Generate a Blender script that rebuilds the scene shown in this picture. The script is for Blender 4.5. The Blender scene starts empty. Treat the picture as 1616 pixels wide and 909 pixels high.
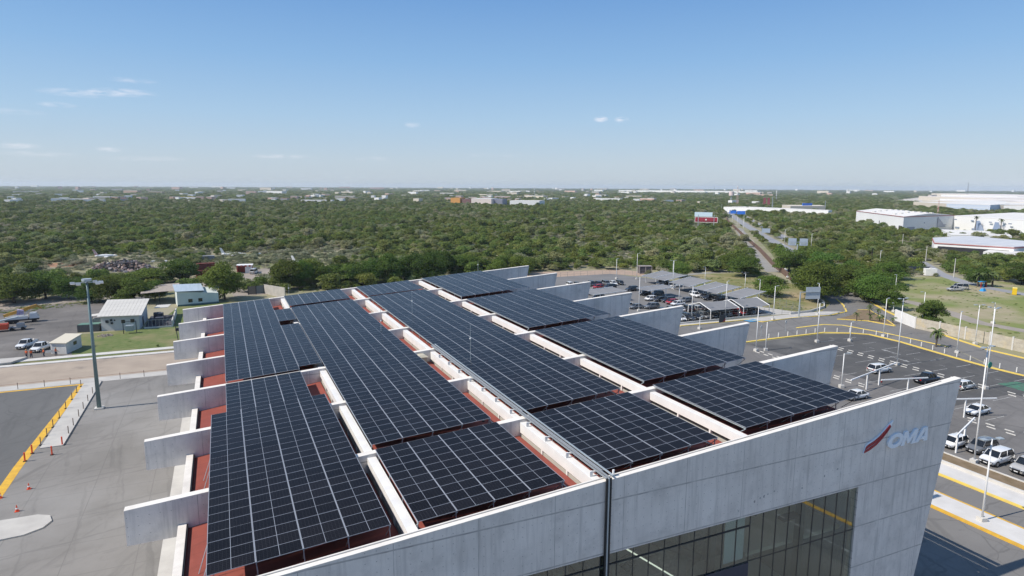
import bpy, bmesh, math, random
import numpy as np
from mathutils import Vector, Matrix, noise as mnoise
R = math.radians
random.seed(7)
rng = np.random.default_rng(7)
sc = bpy.context.scene
COL = sc.collection

# ------------------------------------------------------------------ camera
cd = bpy.data.cameras.new("camera"); cam = bpy.data.objects.new("camera", cd); COL.objects.link(cam)
cd.sensor_width = 36.0; cd.lens = 22.563; cd.clip_start = 0.5; cd.clip_end = 60000
yaw, pitch, roll = R(24.302239), R(8.98410815), R(0.28591966)
fw = Vector((math.sin(yaw)*math.cos(pitch), math.cos(yaw)*math.cos(pitch), -math.sin(pitch)))
rt = Vector((math.cos(yaw), -math.sin(yaw), 0)); up = rt.cross(fw)
rt2 = rt*math.cos(roll)+up*math.sin(roll); up2 = -rt*math.sin(roll)+up*math.cos(roll)
m = Matrix((rt2, up2, -fw)).transposed().to_4x4(); m.translation = Vector((0, 0, 34))
cam.matrix_world = m
sc.camera = cam

# ------------------------------------------------------------------ sky and sun
SUN_EL, SUN_AZ = R(47), R(176.5)        # azimuth measured from +X towards +Y: light comes from -X, a little from +Y
SV = Vector((math.cos(SUN_AZ)*math.cos(SUN_EL), math.sin(SUN_AZ)*math.cos(SUN_EL), math.sin(SUN_EL)))
w = bpy.data.worlds.new("World"); sc.world = w; w.use_nodes = True
nt = w.node_tree; N = nt.nodes; Lk = nt.links
for n in list(N): N.remove(n)
wo = N.new("ShaderNodeOutputWorld"); bg = N.new("ShaderNodeBackground"); sky = N.new("ShaderNodeTexSky")
sky.sky_type = 'NISHITA'; sky.sun_disc = False
sky.sun_elevation = SUN_EL; sky.sun_rotation = math.atan2(SV.x, SV.y)
sky.altitude = 400; sky.air_density = 1.15; sky.dust_density = 0.6; sky.ozone_density = 2.2
bg.inputs[1].default_value = 0.1
# a few thin clouds low in the sky, given by direction
tc = N.new("ShaderNodeTexCoord")
def cloud_dir(px, py):
    return (fw + rt2*((px-808)/1012.84) + up2*(-(py-454.5)/1012.84)).normalized()
prev = sky.outputs[0]
# clear blue sky paling to a milky horizon, by height only
sx_ = N.new("ShaderNodeSeparateXYZ"); Lk.new(tc.outputs['Generated'], sx_.inputs[0])
ramp = N.new("ShaderNodeValToRGB"); Lk.new(sx_.outputs[2], ramp.inputs[0]); cr = ramp.color_ramp
for i_, (p_, c_) in enumerate(((0.0, (.50, .59, .69)), (.035, (.48, .59, .71)), (.10, (.37, .55, .76)), (.18, (.245, .45, .74)), (.27, (.15, .335, .67)), (.45, (.13, .27, .56)), (1.0, (.13, .25, .48)))):
    e_ = cr.elements[i_] if i_ < 2 else cr.elements.new(p_)
    e_.position = p_; e_.color = (*c_, 1)
vm_ = N.new("ShaderNodeVectorMath"); vm_.operation = 'SCALE'; vm_.inputs['Scale'].default_value = .85/.1; Lk.new(ramp.outputs[0], vm_.inputs[0])
mg_ = N.new("ShaderNodeMixRGB"); mg_.inputs[0].default_value = .85; Lk.new(prev, mg_.inputs[1]); Lk.new(vm_.outputs[0], mg_.inputs[2]); prev = mg_.outputs[0]
mp = N.new("ShaderNodeMapping"); mp.inputs['Scale'].default_value = (60, 60, 260)
Lk.new(tc.outputs['Generated'], mp.inputs['Vector'])
nz = N.new("ShaderNodeTexNoise"); nz.inputs['Scale'].default_value = 1.0; nz.inputs['Detail'].default_value = 5
Lk.new(mp.outputs[0], nz.inputs['Vector'])
acc = None
def mathn(op, a, b=None):
    n = N.new("ShaderNodeMath"); n.operation = op
    for i, v in enumerate((a, b)):
        if v is None: continue
        if isinstance(v, (int, float)): n.inputs[i].default_value = v
        else: Lk.new(v, n.inputs[i])
    return n.outputs[0]
for (px, py, sw, sh, st) in ((948, 188, 12, 5, 1.5), (981, 189, 12, 5, 1.0), (195, 146, 42, 6, .8), (125, 147, 48, 6, .7), (90, 165, 24, 4, .55),
                              (208, 127, 32, 4, .5), (25, 230, 28, 4, .8), (20, 176, 40, 4, .45), (170, 236, 18, 4, .6), (651, 197, 13, 5, .7), (440, 247, 60, 4, .5), (60, 243, 45, 4, .4),
                              (590, 251, 30, 4, .35), (230, 250, 60, 4, .35), (780, 245, 60, 4, .2)):
    d = cloud_dir(px, py)
    rx = Vector((d.y, -d.x, 0)).normalized(); ry = d.cross(rx)
    def dotn(v, s):
        n = N.new("ShaderNodeVectorMath"); n.operation = 'DOT_PRODUCT'
        Lk.new(tc.outputs['Generated'], n.inputs[0]); n.inputs[1].default_value = v*s
        return n.outputs['Value']
    ax = dotn(rx, 1012.84/sw); ay = dotn(ry, 1012.84/sh)
    r2 = mathn('ADD', mathn('MULTIPLY', ax, ax), mathn('MULTIPLY', ay, ay))
    front = mathn('GREATER_THAN', dotn(d, 1), 0.5)
    g = mathn('MULTIPLY', mathn('MULTIPLY', mathn('MAXIMUM', mathn('SUBTRACT', 1.0, r2), 0.0), st), front)
    acc = g if acc is None else mathn('ADD', acc, g)
cn = mathn('MULTIPLY', acc, mathn('MAXIMUM', mathn('SUBTRACT', mathn('MULTIPLY', nz.outputs[0], 4.0), 1.45), 0.0))
cn = mathn('MINIMUM', mathn('MULTIPLY', cn, 0.40), 0.6)
mx = N.new("ShaderNodeMixRGB"); mx.inputs[2].default_value = (8.6, 8.2, 8.6, 1)
Lk.new(cn, mx.inputs[0]); Lk.new(prev, mx.inputs[1])
Lk.new(mx.outputs[0], bg.inputs[0]); Lk.new(bg.outputs[0], wo.inputs[0])
sd = bpy.data.lights.new("sun", 'SUN'); sd.energy = 4.1; sd.angle = R(0.5); sd.color = (1.0, 0.93, 0.84)
sun = bpy.data.objects.new("sun", sd); COL.objects.link(sun)
sun.rotation_euler = (-SV).to_track_quat('-Z', 'Y').to_euler(); sun.location = (0, 0, 80)
sc.view_settings.view_transform = 'Standard'; sc.view_settings.look = 'None'
sc.view_settings.exposure = 0.32; sc.view_settings.gamma = 1.0; sc.view_settings.use_curve_mapping = False
sc.cycles.max_bounces = 5; sc.cycles.diffuse_bounces = 3; sc.cycles.glossy_bounces = 3; sc.cycles.transmission_bounces = 3
sc.cycles.transparent_max_bounces = 6; sc.cycles.volume_bounces = 1; sc.cycles.caustics_reflective = False; sc.cycles.caustics_refractive = False
sc.cycles.use_denoising = True

# ------------------------------------------------------------------ materials
MATS = {}
def mat(name, c1, c2=None, scale=1.0, rough=.85, metal=0.0, spec=.3, detail=5, lo=.35, hi=.65, bump=0.0, bscale=None, stretch=None, c3=None, scale3=None, lo3=.55, hi3=.75, rnd=0.0, coat=0.0, trans=0.0):
    if name in MATS: return MATS[name]
    M = bpy.data.materials.new(name); M.use_nodes = True; nt = M.node_tree; n = nt.nodes; l = nt.links
    b = n['Principled BSDF']
    b.inputs['Roughness'].default_value = rough; b.inputs['Metallic'].default_value = metal; b.inputs['Specular IOR Level'].default_value = spec
    b.inputs['Coat Weight'].default_value = coat
    b.inputs['Base Color'].default_value = (*c1, 1)
    col = None
    t = n.new("ShaderNodeTexCoord"); vec = t.outputs['Object']
    if stretch:
        mpp = n.new("ShaderNodeMapping"); mpp.inputs['Scale'].default_value = stretch; l.new(vec, mpp.inputs[0]); vec = mpp.outputs[0]
    def layer(prev, colr, s, a, bb, src=None):
        z = n.new("ShaderNodeTexNoise"); z.inputs['Scale'].default_value = s; z.inputs['Detail'].default_value = detail; z.inputs['Roughness'].default_value = .6
        l.new(src or vec, z.inputs['Vector'])
        r = n.new("ShaderNodeMapRange"); r.inputs[1].default_value = a; r.inputs[2].default_value = bb; l.new(z.outputs[0], r.inputs[0])
        mm = n.new("ShaderNodeMixRGB"); l.new(r.outputs[0], mm.inputs[0])
        if isinstance(prev, tuple): mm.inputs[1].default_value = (*prev, 1)
        else: l.new(prev, mm.inputs[1])
        mm.inputs[2].default_value = (*colr, 1)
        return mm.outputs[0]
    if c2: col = layer(c1, c2, scale, lo, hi)
    if c3: col = layer(col or c1, c3, scale3 or scale*.2, lo3, hi3)
    if rnd:
        oi = n.new("ShaderNodeObjectInfo"); hs = n.new("ShaderNodeHueSaturation")
        r = n.new("ShaderNodeMapRange"); r.inputs[3].default_value = 1-rnd; r.inputs[4].default_value = 1+rnd
        l.new(oi.outputs['Random'], r.inputs[0]); l.new(r.outputs[0], hs.inputs['Value'])
        if col is None: hs.inputs['Color'].default_value = (*c1, 1)
        else: l.new(col, hs.inputs['Color'])
        col = hs.outputs[0]
    if col is not None: l.new(col, b.inputs['Base Color'])
    if bump:
        z = n.new("ShaderNodeTexNoise"); z.inputs['Scale'].default_value = bscale or scale*6; z.inputs['Detail'].default_value = 4; l.new(vec, z.inputs['Vector'])
        bp = n.new("ShaderNodeBump"); bp.inputs['Strength'].default_value = bump; bp.inputs['Distance'].default_value = .05
        l.new(z.outputs[0], bp.inputs['Height']); l.new(bp.outputs[0], b.inputs['Normal'])
    MATS[name] = M
    M['_col'] = 1
    return M

def add_dots_and_joints(M, gx=.6, gz=.6, jx=4.8, jz=2.0, dark=.55):
    """form-tie holes and pour joints of cast concrete, on the X-Z face of a wall"""
    nt = M.node_tree; n = nt.nodes; l = nt.links; b = n['Principled BSDF']
    src = b.inputs['Base Color'].links[0].from_socket
    t = n.new("ShaderNodeTexCoord"); s = n.new("ShaderNodeSeparateXYZ"); l.new(t.outputs['Object'], s.inputs[0])
    def mth(op, a, bv=None, cv=None):
        q = n.new("ShaderNodeMath"); q.operation = op
        for i, v in enumerate((a, bv, cv)):
            if v is None: continue
            if isinstance(v, (int, float)): q.inputs[i].default_value = v
            else: l.new(v, q.inputs[i])
        return q.outputs[0]
    def cell(c, g): return mth('SUBTRACT', mth('FRACT', mth('DIVIDE', c, g)), .5)
    dx = mth('MULTIPLY', cell(s.outputs[0], gx), gx); dz = mth('MULTIPLY', cell(s.outputs[2], gz), gz)
    d = mth('ADD', mth('MULTIPLY', dx, dx), mth('MULTIPLY', dz, dz))
    hole = mth('LESS_THAN', d, .028**2)
    # only some holes stay visible
    z = n.new("ShaderNodeTexNoise"); z.inputs['Scale'].default_value = .33; l.new(t.outputs['Object'], z.inputs['Vector'])
    hole = mth('MULTIPLY', hole, mth('MULTIPLY', mth('GREATER_THAN', z.outputs[0], .42), .75))
    z2 = n.new("ShaderNodeTexNoise"); z2.inputs['Scale'].default_value = 1.2; l.new(t.outputs['Object'], z2.inputs['Vector'])
    jx_ = mth('LESS_THAN', mth('ABSOLUTE', mth('MULTIPLY', cell(mth('ADD', s.outputs[0], mth('MULTIPLY', z2.outputs[0], .02)), jx), jx)), .02)
    jz_ = mth('LESS_THAN', mth('ABSOLUTE', mth('MULTIPLY', cell(mth('ADD', mth('ADD', s.outputs[2], .15), mth('MULTIPLY', z2.outputs[0], .06)), jz*1.7), jz*1.7)), .045)
    j = mth('MULTIPLY', mth('MAXIMUM', jx_, jz_), mth('MULTIPLY', z2.outputs[0], 1.25))
    # vertical streaks
    mp_ = n.new("ShaderNodeMapping"); mp_.inputs['Scale'].default_value = (2.2, 2.2, .12); l.new(t.outputs['Object'], mp_.inputs[0])
    z3 = n.new("ShaderNodeTexNoise"); z3.inputs['Scale'].default_value = 1; z3.inputs['Detail'].default_value = 6; z3.inputs['Roughness'].default_value = .7; l.new(mp_.outputs[0], z3.inputs['Vector'])
    r = n.new("ShaderNodeMapRange"); r.inputs[1].default_value = .50; r.inputs[2].default_value = .80; r.inputs[4].default_value = .62; l.new(z3.outputs[0], r.inputs[0])
    zp = n.new("ShaderNodeTexNoise"); zp.inputs['Scale'].default_value = .55; zp.inputs['Detail'].default_value = 9; zp.inputs['Roughness'].default_value = .68; l.new(t.outputs['Object'], zp.inputs['Vector'])
    rp = n.new("ShaderNodeMapRange"); rp.inputs[1].default_value = .50; rp.inputs[2].default_value = .78; rp.inputs[4].default_value = .5; l.new(zp.outputs[0], rp.inputs[0])
    f = mth('MAXIMUM', mth('MAXIMUM', mth('MAXIMUM', hole, j), r.outputs[0]), rp.outputs[0])
    mm = n.new("ShaderNodeMixRGB"); mm.blend_type = 'MIX'; l.new(f, mm.inputs[0]); l.new(src, mm.inputs[1]); mm.inputs[2].default_value = (.27, .26, .25, 1)
    l.new(mm.outputs[0], b.inputs['Base Color'])
    return M

concrete = add_dots_and_joints(mat("cast_concrete", (.76, .715, .67), (.66, .62, .58), .5, rough=.9, c3=(.80, .765, .72), scale3=.16, bump=.25, bscale=9))
coping = mat("pale_coping", (.78, .74, .68), (.68, .64, .58), 1.2, rough=.9, c3=(.55, .52, .48), scale3=.35, lo3=.62, hi3=.8)
white_paint = mat("white_paint", (.80, .79, .76), (.72, .71, .69), .8, rough=.6)
white_steel = mat("white_steel", (.78, .78, .77), rough=.45, rnd=.05)
galv = mat("galvanised_steel", (.45, .50, .52), (.36, .41, .44), .6, rough=.5, metal=.3)
red_roof = mat("red_membrane", (.285, .075, .055), (.24, .062, .046), .7, rough=.85, c3=(.33, .10, .08), scale3=.25, lo3=.62, hi3=.8)
dark_steel = mat("dark_steel", (.03, .035, .04), rough=.5)
black_rubber = mat("black_rubber", (.02, .02, .02), rough=.8)
alu = mat("aluminium", (.42, .43, .455), rough=.4, metal=.3, spec=.5)
apron_m = mat("apron_concrete", (.235, .222, .205), (.185, .175, .16), .11, rough=.92, detail=9, c3=(.30, .29, .275), scale3=.035, lo3=.45, hi3=.7, bump=.3, bscale=3)
asphalt_m = mat("old_asphalt", (.17, .166, .16), (.135, .132, .128), .12, rough=.93, detail=9, c3=(.20, .195, .185), scale3=.03, bump=.4, bscale=6)
road_m = mat("road_asphalt", (.20, .192, .18), (.165, .158, .15), .1, rough=.93, detail=8, c3=(.235, .23, .225), scale3=.04, bump=.3, bscale=6)
dark_asphalt_m = mat("dark_asphalt", (.075, .074, .073), (.10, .098, .094), .16, rough=.93, detail=10, c3=(.165, .16, .15), scale3=.05, lo3=.56, hi3=.72, bump=.4, bscale=6)
left_dark_m = mat("sealed_concrete", (.115, .115, .112), (.15, .148, .142), .08, rough=.9, detail=8, stretch=(1, .35, 1))
dirt_m = mat("pale_dirt", (.40, .33, .26), (.33, .27, .215), .2, rough=1, detail=9, c3=(.17, .15, .13), scale3=.07, lo3=.62, hi3=.72)
walk_m = mat("pale_walk", (.50, .48, .44), (.42, .40, .37), .4, rough=.95, detail=8)
kerb_m = mat("pale_kerb", (.62, .60, .56), (.52, .50, .46), .5, rough=.9)
yellow_m = mat("yellow_paint", (.72, .43, .045), (.55, .32, .05), 1.1, rough=.8, detail=9, c3=(.30, .22, .10), scale3=2.5, lo3=.6, hi3=.75)
yellow_m2 = mat("bright_yellow_paint", (.80, .58, .10), (.68, .50, .13), 1.1, rough=.8, detail=9)
mark_m = mat("worn_white_marking", (.52, .52, .50), (.22, .22, .21), 2.0, rough=.85, detail=8)
grass_m = mat("short_grass", (.12, .15, .045), (.16, .16, .065), .45, rough=1, detail=10, c3=(.24, .19, .10), scale3=.09, lo3=.52, hi3=.72, bump=.8, bscale=4)
green_grass_m = mat("green_grass", (.10, .145, .038), (.16, .18, .065), .8, rough=1, detail=10, c3=(.23, .20, .10), scale3=.12, lo3=.48, hi3=.68, bump=.9, bscale=4)
soil_m = mat("brown_soil", (.17, .125, .07), (.23, .17, .11), .9, rough=1, detail=9)
ground_m = mat("scrubland_ground", (.22, .215, .11), (.31, .28, .20), .035, rough=1, detail=12, c3=(.27, .24, .18), scale3=.012, lo3=.55, hi3=.72, bump=.6, bscale=1)

def add_wear(M, grid=None, crack=.25, marks=True, amt=.55, dark=(.06, .058, .056)):
    """joints, cracks, tyre arcs and oil spots on paved ground"""
    nt = M.node_tree; n = nt.nodes; l = nt.links; b = n['Principled BSDF']; src = b.inputs['Base Color'].links[0].from_socket
    t = n.new("ShaderNodeTexCoord")
    def mth(op, a, bv=None):
        q = n.new("ShaderNodeMath"); q.operation = op
        for i, v in enumerate((a, bv)):
            if v is None: continue
            if isinstance(v, (int, float)): q.inputs[i].default_value = v
            else: l.new(v, q.inputs[i])
        return q.outputs[0]
    fs = []
    wz = n.new("ShaderNodeTexNoise"); wz.inputs['Scale'].default_value = .35; wz.inputs['Detail'].default_value = 4; l.new(t.outputs['Object'], wz.inputs['Vector'])
    wm = n.new("ShaderNodeMixRGB"); wm.blend_type = 'ADD'; wm.inputs[0].default_value = 1.6; l.new(t.outputs['Object'], wm.inputs[1]); l.new(wz.outputs[1], wm.inputs[2])
    if crack:
        v = n.new("ShaderNodeTexVoronoi"); v.feature = 'DISTANCE_TO_EDGE'; v.inputs['Scale'].default_value = .13; l.new(wm.outputs[0], v.inputs['Vector'])
        fs.append(mth('MULTIPLY', mth('LESS_THAN', v.outputs['Distance'], .006), crack))
    if grid:
        s = n.new("ShaderNodeSeparateXYZ"); l.new(t.outputs['Object'], s.inputs[0])
        for k in (0, 1):
            c = mth('ABSOLUTE', mth('SUBTRACT', mth('FRACT', mth('DIVIDE', s.outputs[k], grid)), .5)); fs.append(mth('MULTIPLY', mth('LESS_THAN', c, .045/grid), .28))
    if marks:
        for rot_, st_ in ((.5, (.9, .035, 1)), (1.35, (1.4, .03, 1)), (-.1, (1.1, .04, 1))):
            mp_ = n.new("ShaderNodeMapping"); mp_.vector_type = 'POINT'; mp_.inputs['Rotation'].default_value = (0, 0, rot_)
            l.new(wm.outputs[0], mp_.inputs[0]); mq_ = n.new("ShaderNodeMapping"); mq_.inputs['Scale'].default_value = st_; l.new(mp_.outputs[0], mq_.inputs[0])
            z = n.new("ShaderNodeTexNoise"); z.inputs['Scale'].default_value = 1; z.inputs['Detail'].default_value = 4; l.new(mq_.outputs[0], z.inputs['Vector'])
            r = n.new("ShaderNodeMapRange"); r.inputs[1].default_value = .58; r.inputs[2].default_value = .72; r.inputs[4].default_value = .30; l.new(z.outputs[0], r.inputs[0]); fs.append(r.outputs[0])
        z = n.new("ShaderNodeTexNoise"); z.inputs['Scale'].default_value = .7; z.inputs['Detail'].default_value = 8; z.inputs['Roughness'].default_value = .7; l.new(t.outputs['Object'], z.inputs['Vector'])
        r = n.new("ShaderNodeMapRange"); r.inputs[1].default_value = .60; r.inputs[2].default_value = .78; r.inputs[4].default_value = .5; l.new(z.outputs[0], r.inputs[0]); fs.append(r.outputs[0])
    f = fs[0]
    for q in fs[1:]: f = mth('MAXIMUM', f, q)
    f = mth('MULTIPLY', f, amt*1.6)
    mm = n.new("ShaderNodeMixRGB"); l.new(f, mm.inputs[0]); l.new(src, mm.inputs[1]); mm.inputs[2].default_value = (*dark, 1); l.new(mm.outputs[0], b.inputs['Base Color'])
add_wear(apron_m, grid=6.0, crack=0); add_wear(left_dark_m, crack=.3); add_wear(road_m, crack=.35); add_wear(dark_asphalt_m, crack=.6, dark=(.17, .16, .15), amt=.4); add_wear(asphalt_m)
add_wear(red_roof, grid=1.9, crack=0, dark=(.13, .045, .035), amt=.5)

# ------------------------------------------------------------------ mesh helpers
class MB:
    def __init__(s): s.v = []; s.f = []; s.m = []
    def quad(s, pts, m=0):
        b = len(s.v); s.v += [tuple(p) for p in pts]; s.f.append(tuple(range(b, b+len(pts)))); s.m.append(m); return s
    def hexa(s, p, m=0):                       # p: 4 bottom (ccw) + 4 top
        b = len(s.v); s.v += [tuple(q) for q in p]
        for f in ((3, 2, 1, 0), (4, 5, 6, 7), (0, 1, 5, 4), (1, 2, 6, 5), (2, 3, 7, 6), (3, 0, 4, 7)):
            s.f.append(tuple(b+i for i in f)); s.m.append(m)
        return s
    def box(s, x0, x1, y0, y1, z0, z1, m=0):
        return s.hexa([(x0, y0, z0), (x1, y0, z0), (x1, y1, z0), (x0, y1, z0), (x0, y0, z1), (x1, y0, z1), (x1, y1, z1), (x0, y1, z1)], m)
    def prism(s, poly, z0, z1, m=0, mt=None):
        n = len(poly); b = len(s.v)
        a = sum(poly[i][0]*poly[(i+1) % n][1]-poly[(i+1) % n][0]*poly[i][1] for i in range(n))
        if a < 0: poly = poly[::-1]
        s.v += [(x, y, z0) for x, y in poly]+[(x, y, z1) for x, y in poly]
        s.f.append(tuple(range(b+n-1, b-1, -1))); s.m.append(m)
        s.f.append(tuple(range(b+n, b+2*n))); s.m.append(m if mt is None else mt)
        for i in range(n):
            j = (i+1) % n; s.f.append((b+i, b+j, b+n+j, b+n+i)); s.m.append(m)
        return s
    def xz(s, poly, y0, y1, m=0):              # polygon in XZ extruded along Y
        n = len(poly); b = len(s.v)
        a = sum(poly[i][0]*poly[(i+1) % n][1]-poly[(i+1) % n][0]*poly[i][1] for i in range(n))
        if a < 0: poly = poly[::-1]
        s.v += [(x, y0, z) for x, z in poly]+[(x, y1, z) for x, z in poly]
        s.f.append(tuple(range(b, b+n))); s.m.append(m)
        s.f.append(tuple(range(b+2*n-1, b+n-1, -1))); s.m.append(m)
        for i in range(n):
            j = (i+1) % n; s.f.append((b+j, b+i, b+n+i, b+n+j)); s.m.append(m)
        return s
    def tube(s, p0, p1, r0, r1=None, n=8, m=0, caps=True):
        r1 = r0 if r1 is None else r1
        p0 = Vector(p0); p1 = Vector(p1); d = (p1-p0).normalized()
        a = d.orthogonal().normalized(); c = d.cross(a); b = len(s.v)
        for p, r in ((p0, r0), (p1, r1)):
            for i in range(n):
                t = 2*math.pi*i/n; s.v.append(tuple(p+(a*math.cos(t)+c*math.sin(t))*r))
        for i in range(n):
            j = (i+1) % n; s.f.append((b+i, b+j, b+n+j, b+n+i)); s.m.append(m)
        if caps:
            s.f.append(tuple(range(b+n-1, b-1, -1))); s.m.append(m); s.f.append(tuple(range(b+n, b+2*n))); s.m.append(m)
        return s
    def bar(s, p0, p1, w, h, m=0):             # rectangular beam between two points
        p0 = Vector(p0); p1 = Vector(p1); d = (p1-p0).normalized()
        u = Vector((0, 0, 1)) if abs(d.z) < .95 else Vector((0, 1, 0))
        a = d.cross(u).normalized()*w/2; c = a.cross(d).normalized()*h/2
        return s.hexa([p0-a-c, p0+a-c, p1+a-c, p1-a-c, p0-a+c, p0+a+c, p1+a+c, p1-a+c], m)
    def mesh(s, name, mats, smooth=False):
        me = bpy.data.meshes.new(name); me.from_pydata(s.v, [], s.f)
        for q in (mats if isinstance(mats, (list, tuple)) else [mats]): me.materials.append(q)
        if len(me.materials) > 1: me.polygons.foreach_set('material_index', s.m)
        if smooth: me.polygons.foreach_set('use_smooth', [True]*len(s.f))
        me.update(); return me
    def build(s, name, mats, parent=None, smooth=False, loc=None):
        return link(name, s.mesh(name, mats, smooth), parent, loc)
def link(name, data, parent=None, loc=None, rot=None):
    o = bpy.data.objects.new(name, data); COL.objects.link(o)
    if parent: o.parent = parent
    if loc is not None: o.location = loc
    if rot is not None: o.rotation_euler = rot
    return o
def tag(o, label=None, cat=None, group=None, kind=None):
    if label: o['label'] = label
    if cat: o['category'] = cat
    if group: o['group'] = group
    if kind: o['kind'] = kind
    return o
def empty(name, loc=(0, 0, 0), rz=0, label=None, cat=None, group=None):
    o = bpy.data.objects.new(name, None); COL.objects.link(o); o.location = loc; o.rotation_euler = (0, 0, rz)
    o.empty_display_size = .3
    return tag(o, label, cat, group)
def dup(root, loc, rz=0, label=None, group=None, scale=None, cat=None):
    r = root.copy(); COL.objects.link(r); r.location = loc; r.rotation_euler = (0, 0, rz)
    if scale is not None: r.scale = scale if isinstance(scale, tuple) else (scale,)*3
    if label: r['label'] = label
    if group: r['group'] = group
    if cat: r['category'] = cat
    for ch in list(root.children):
        c = ch.copy(); COL.objects.link(c); c.parent = r
        for g in ch.children:
            d = g.copy(); COL.objects.link(d); d.parent = c
    return r
def sheet(name, poly, z, material, kind='structure', thick=None):
    """a flat ground sheet, subdivision free"""
    mb = MB()
    if thick: mb.prism(poly, z-thick, z)
    else:
        a = sum(poly[i][0]*poly[(i+1) % len(poly)][1]-poly[(i+1) % len(poly)][0]*poly[i][1] for i in range(len(poly)))
        mb.quad([(x, y, z) for x, y in (poly if a > 0 else poly[::-1])])
    o = mb.build(name, material); o['kind'] = kind; return o
def rect(x0, x1, y0, y1): return [(x0, y0), (x1, y0), (x1, y1), (x0, y1)]
def band(pts, w):
    """closed outline of a strip of width w along a polyline"""
    L = []; Rr = []
    for i, p in enumerate(pts):
        a = Vector(pts[max(i-1, 0)]); b = Vector(pts[min(i+1, len(pts)-1)]); d = (b-a).normalized(); nrm = Vector((-d.y, d.x))*w/2
        L.append((p[0]+nrm.x, p[1]+nrm.y)); Rr.append((p[0]-nrm.x, p[1]-nrm.y))
    return L, Rr
def strip(name, pts, w, z, material, thick=None, kind='structure', parent=None):
    L, Rr = band(pts, w); mb = MB()
    for i in range(len(pts)-1):
        q = [Rr[i], Rr[i+1], L[i+1], L[i]]
        if thick: mb.prism(q, z-thick, z)
        else: mb.quad([(x, y, z) for x, y in q])
    o = mb.build(name, material, parent)
    if not parent: o['kind'] = kind
    return o
# ------------------------------------------------------------------ ground
g = MB(); NR = 96; RAD = 12500
g.v = [(RAD*math.cos(2*math.pi*i/NR), RAD*math.sin(2*math.pi*i/NR), 0) for i in range(NR)]; g.f = [tuple(range(NR))]; g.m = [0]
o = g.build("ground", ground_m); o['kind'] = 'structure'

# apron side (left)
sheet("apron", rect(-140, 50, -60, 128), .010, apron_m)
sheet("sealed_apron", rect(-140, -24.3, -60, 127.4), .016, left_dark_m)
strip("yellow_apron_line", [(-23.9, 20), (-24.35, 92), (-24.1, 104), (-23.5, 127.4)], .95, .022, yellow_m)
strip("yellow_edge_line", [(-90, 128.3), (-23.2, 127.4)], .6, .026, yellow_m)
sheet("far_walk", rect(-140, 20, 128, 131), .03, walk_m)
sheet("dirt_strip", rect(-140, 20, 131, 145.2), .012, dirt_m)
sheet("concrete_path", rect(-140, 20, 145.2, 146.7), .12, kerb_m, thick=.12)
sheet("verge", rect(-140, 20, 146.7, 148.6), .016, grass_m)
sheet("service_walk", rect(-140, 20, 148.6, 150.6), .10, kerb_m, thick=.10)
sheet("yard", [(-140, 150.6), (-29, 150.6), (-33, 171), (-27, 187), (-25, 205), (-20, 226), (-60, 214), (-140, 200)], .014, mat("yard_asphalt", (.13, .12, .11), (.20, .185, .17), .08, rough=.95, detail=9, c3=(.08, .077, .073), scale3=.06, lo3=.5, hi3=.75))
sheet("lawn", [(-29, 150.6), (20, 150.6), (20, 205), (-12, 204), (-17, 173), (-33, 171.3)], .018, green_grass_m)
strip("dirt_road", [(-140, 202), (-75, 212), (-48, 226), (-20, 238), (0, 250), (9, 262), (22, 262)], 15, .022, mat("dirt_road_surface", (.34, .29, .24), (.27, .235, .20), .12, rough=1, detail=8))
sheet("gate_yard", [(2, 214), (13, 214), (30, 262), (18, 285), (0, 268)], .026, MATS["dirt_road_surface"])
sheet("soil_bank", [(-78, 320), (-52, 318), (-55, 338), (-80, 334)], .03, mat("red_soil", (.36, .20, .12), (.28, .17, .11), .3, rough=1))
sheet("dirt_field", rect(-8, 70, 286, 345), .02, mat("dry_field", (.17, .19, .08), (.28, .26, .17), .06, rough=1, detail=9))
mb = MB(); pts = [(-40, 72.6), (-24, 72.2), (-19.5, 72.6), (-18.1, 73.5), (-17.6, 74.8), (-18.0, 76.1), (-19.2, 76.8), (-24, 76.9), (-40, 76.4)]
mb.prism(pts, 0, .15); o = mb.build("traffic_island", walk_m); o['kind'] = 'structure'
# raised pale walkway with posts, drain edge on its right side
mb = MB(); mb.box(-23.3, -20.75, 97.3, 128, 0, .12, 0); mb.box(-20.75, -20.55, 97.3, 128, 0, .05, 1)
o = mb.build("raised_walk", [walk_m, dark_steel]); o['kind'] = 'structure'
sheet("building_skirt", rect(-7.0, -3.7, 20, 112), .08, walk_m, thick=.08)
mb = MB(); mb.prism([(-70, 143), (-38.2, 147.2), (-36.4, 150.9), (-70, 152)], .12, .5)
o = mb.build("concrete_ramp", walk_m); o['kind'] = 'structure'

# landside (right)
sheet("landside_road", rect(50, 105, -60, 128), .010, road_m)
sheet("median", rect(68.5, 71.9, -60, 60), .14, mat("white_walk", (.62, .60, .57), (.54, .52, .49), .4, rough=.95, detail=8), thick=.14)
strip("yellow_kerb", [(68.2, -60), (68.2, 60)], .5, .15, yellow_m, thick=.15)
strip("yellow_kerb", [(72.05, -60), (72.05, 60)], .25, .15, yellow_m, thick=.15)
sheet("sidewalk", rect(77.1, 80.3, -60, 60), .13, MATS["white_walk"], thick=.13)
strip("yellow_kerb", [(76.9, -60), (76.9, 60)], .45, .15, yellow_m2, thick=.15)
sheet("planter_wall", rect(80.3, 80.6, -60, 60), .45, kerb_m, thick=.45)
sheet("planter_bed", rect(80.6, 83.2, -60, 60), .3, soil_m, thick=.3)
sheet("planter_wall", rect(83.2, 83.4, -60, 60), .42, kerb_m, thick=.42)
sheet("car_park", rect(83.4, 119.4, -60, 104.8), .016, mat("car_park_asphalt", (.15, .142, .135), (.19, .18, .17), .14, rough=.93, detail=10, c3=(.105, .10, .096), scale3=.05, lo3=.5, hi3=.75, bump=.3, bscale=6))
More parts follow.
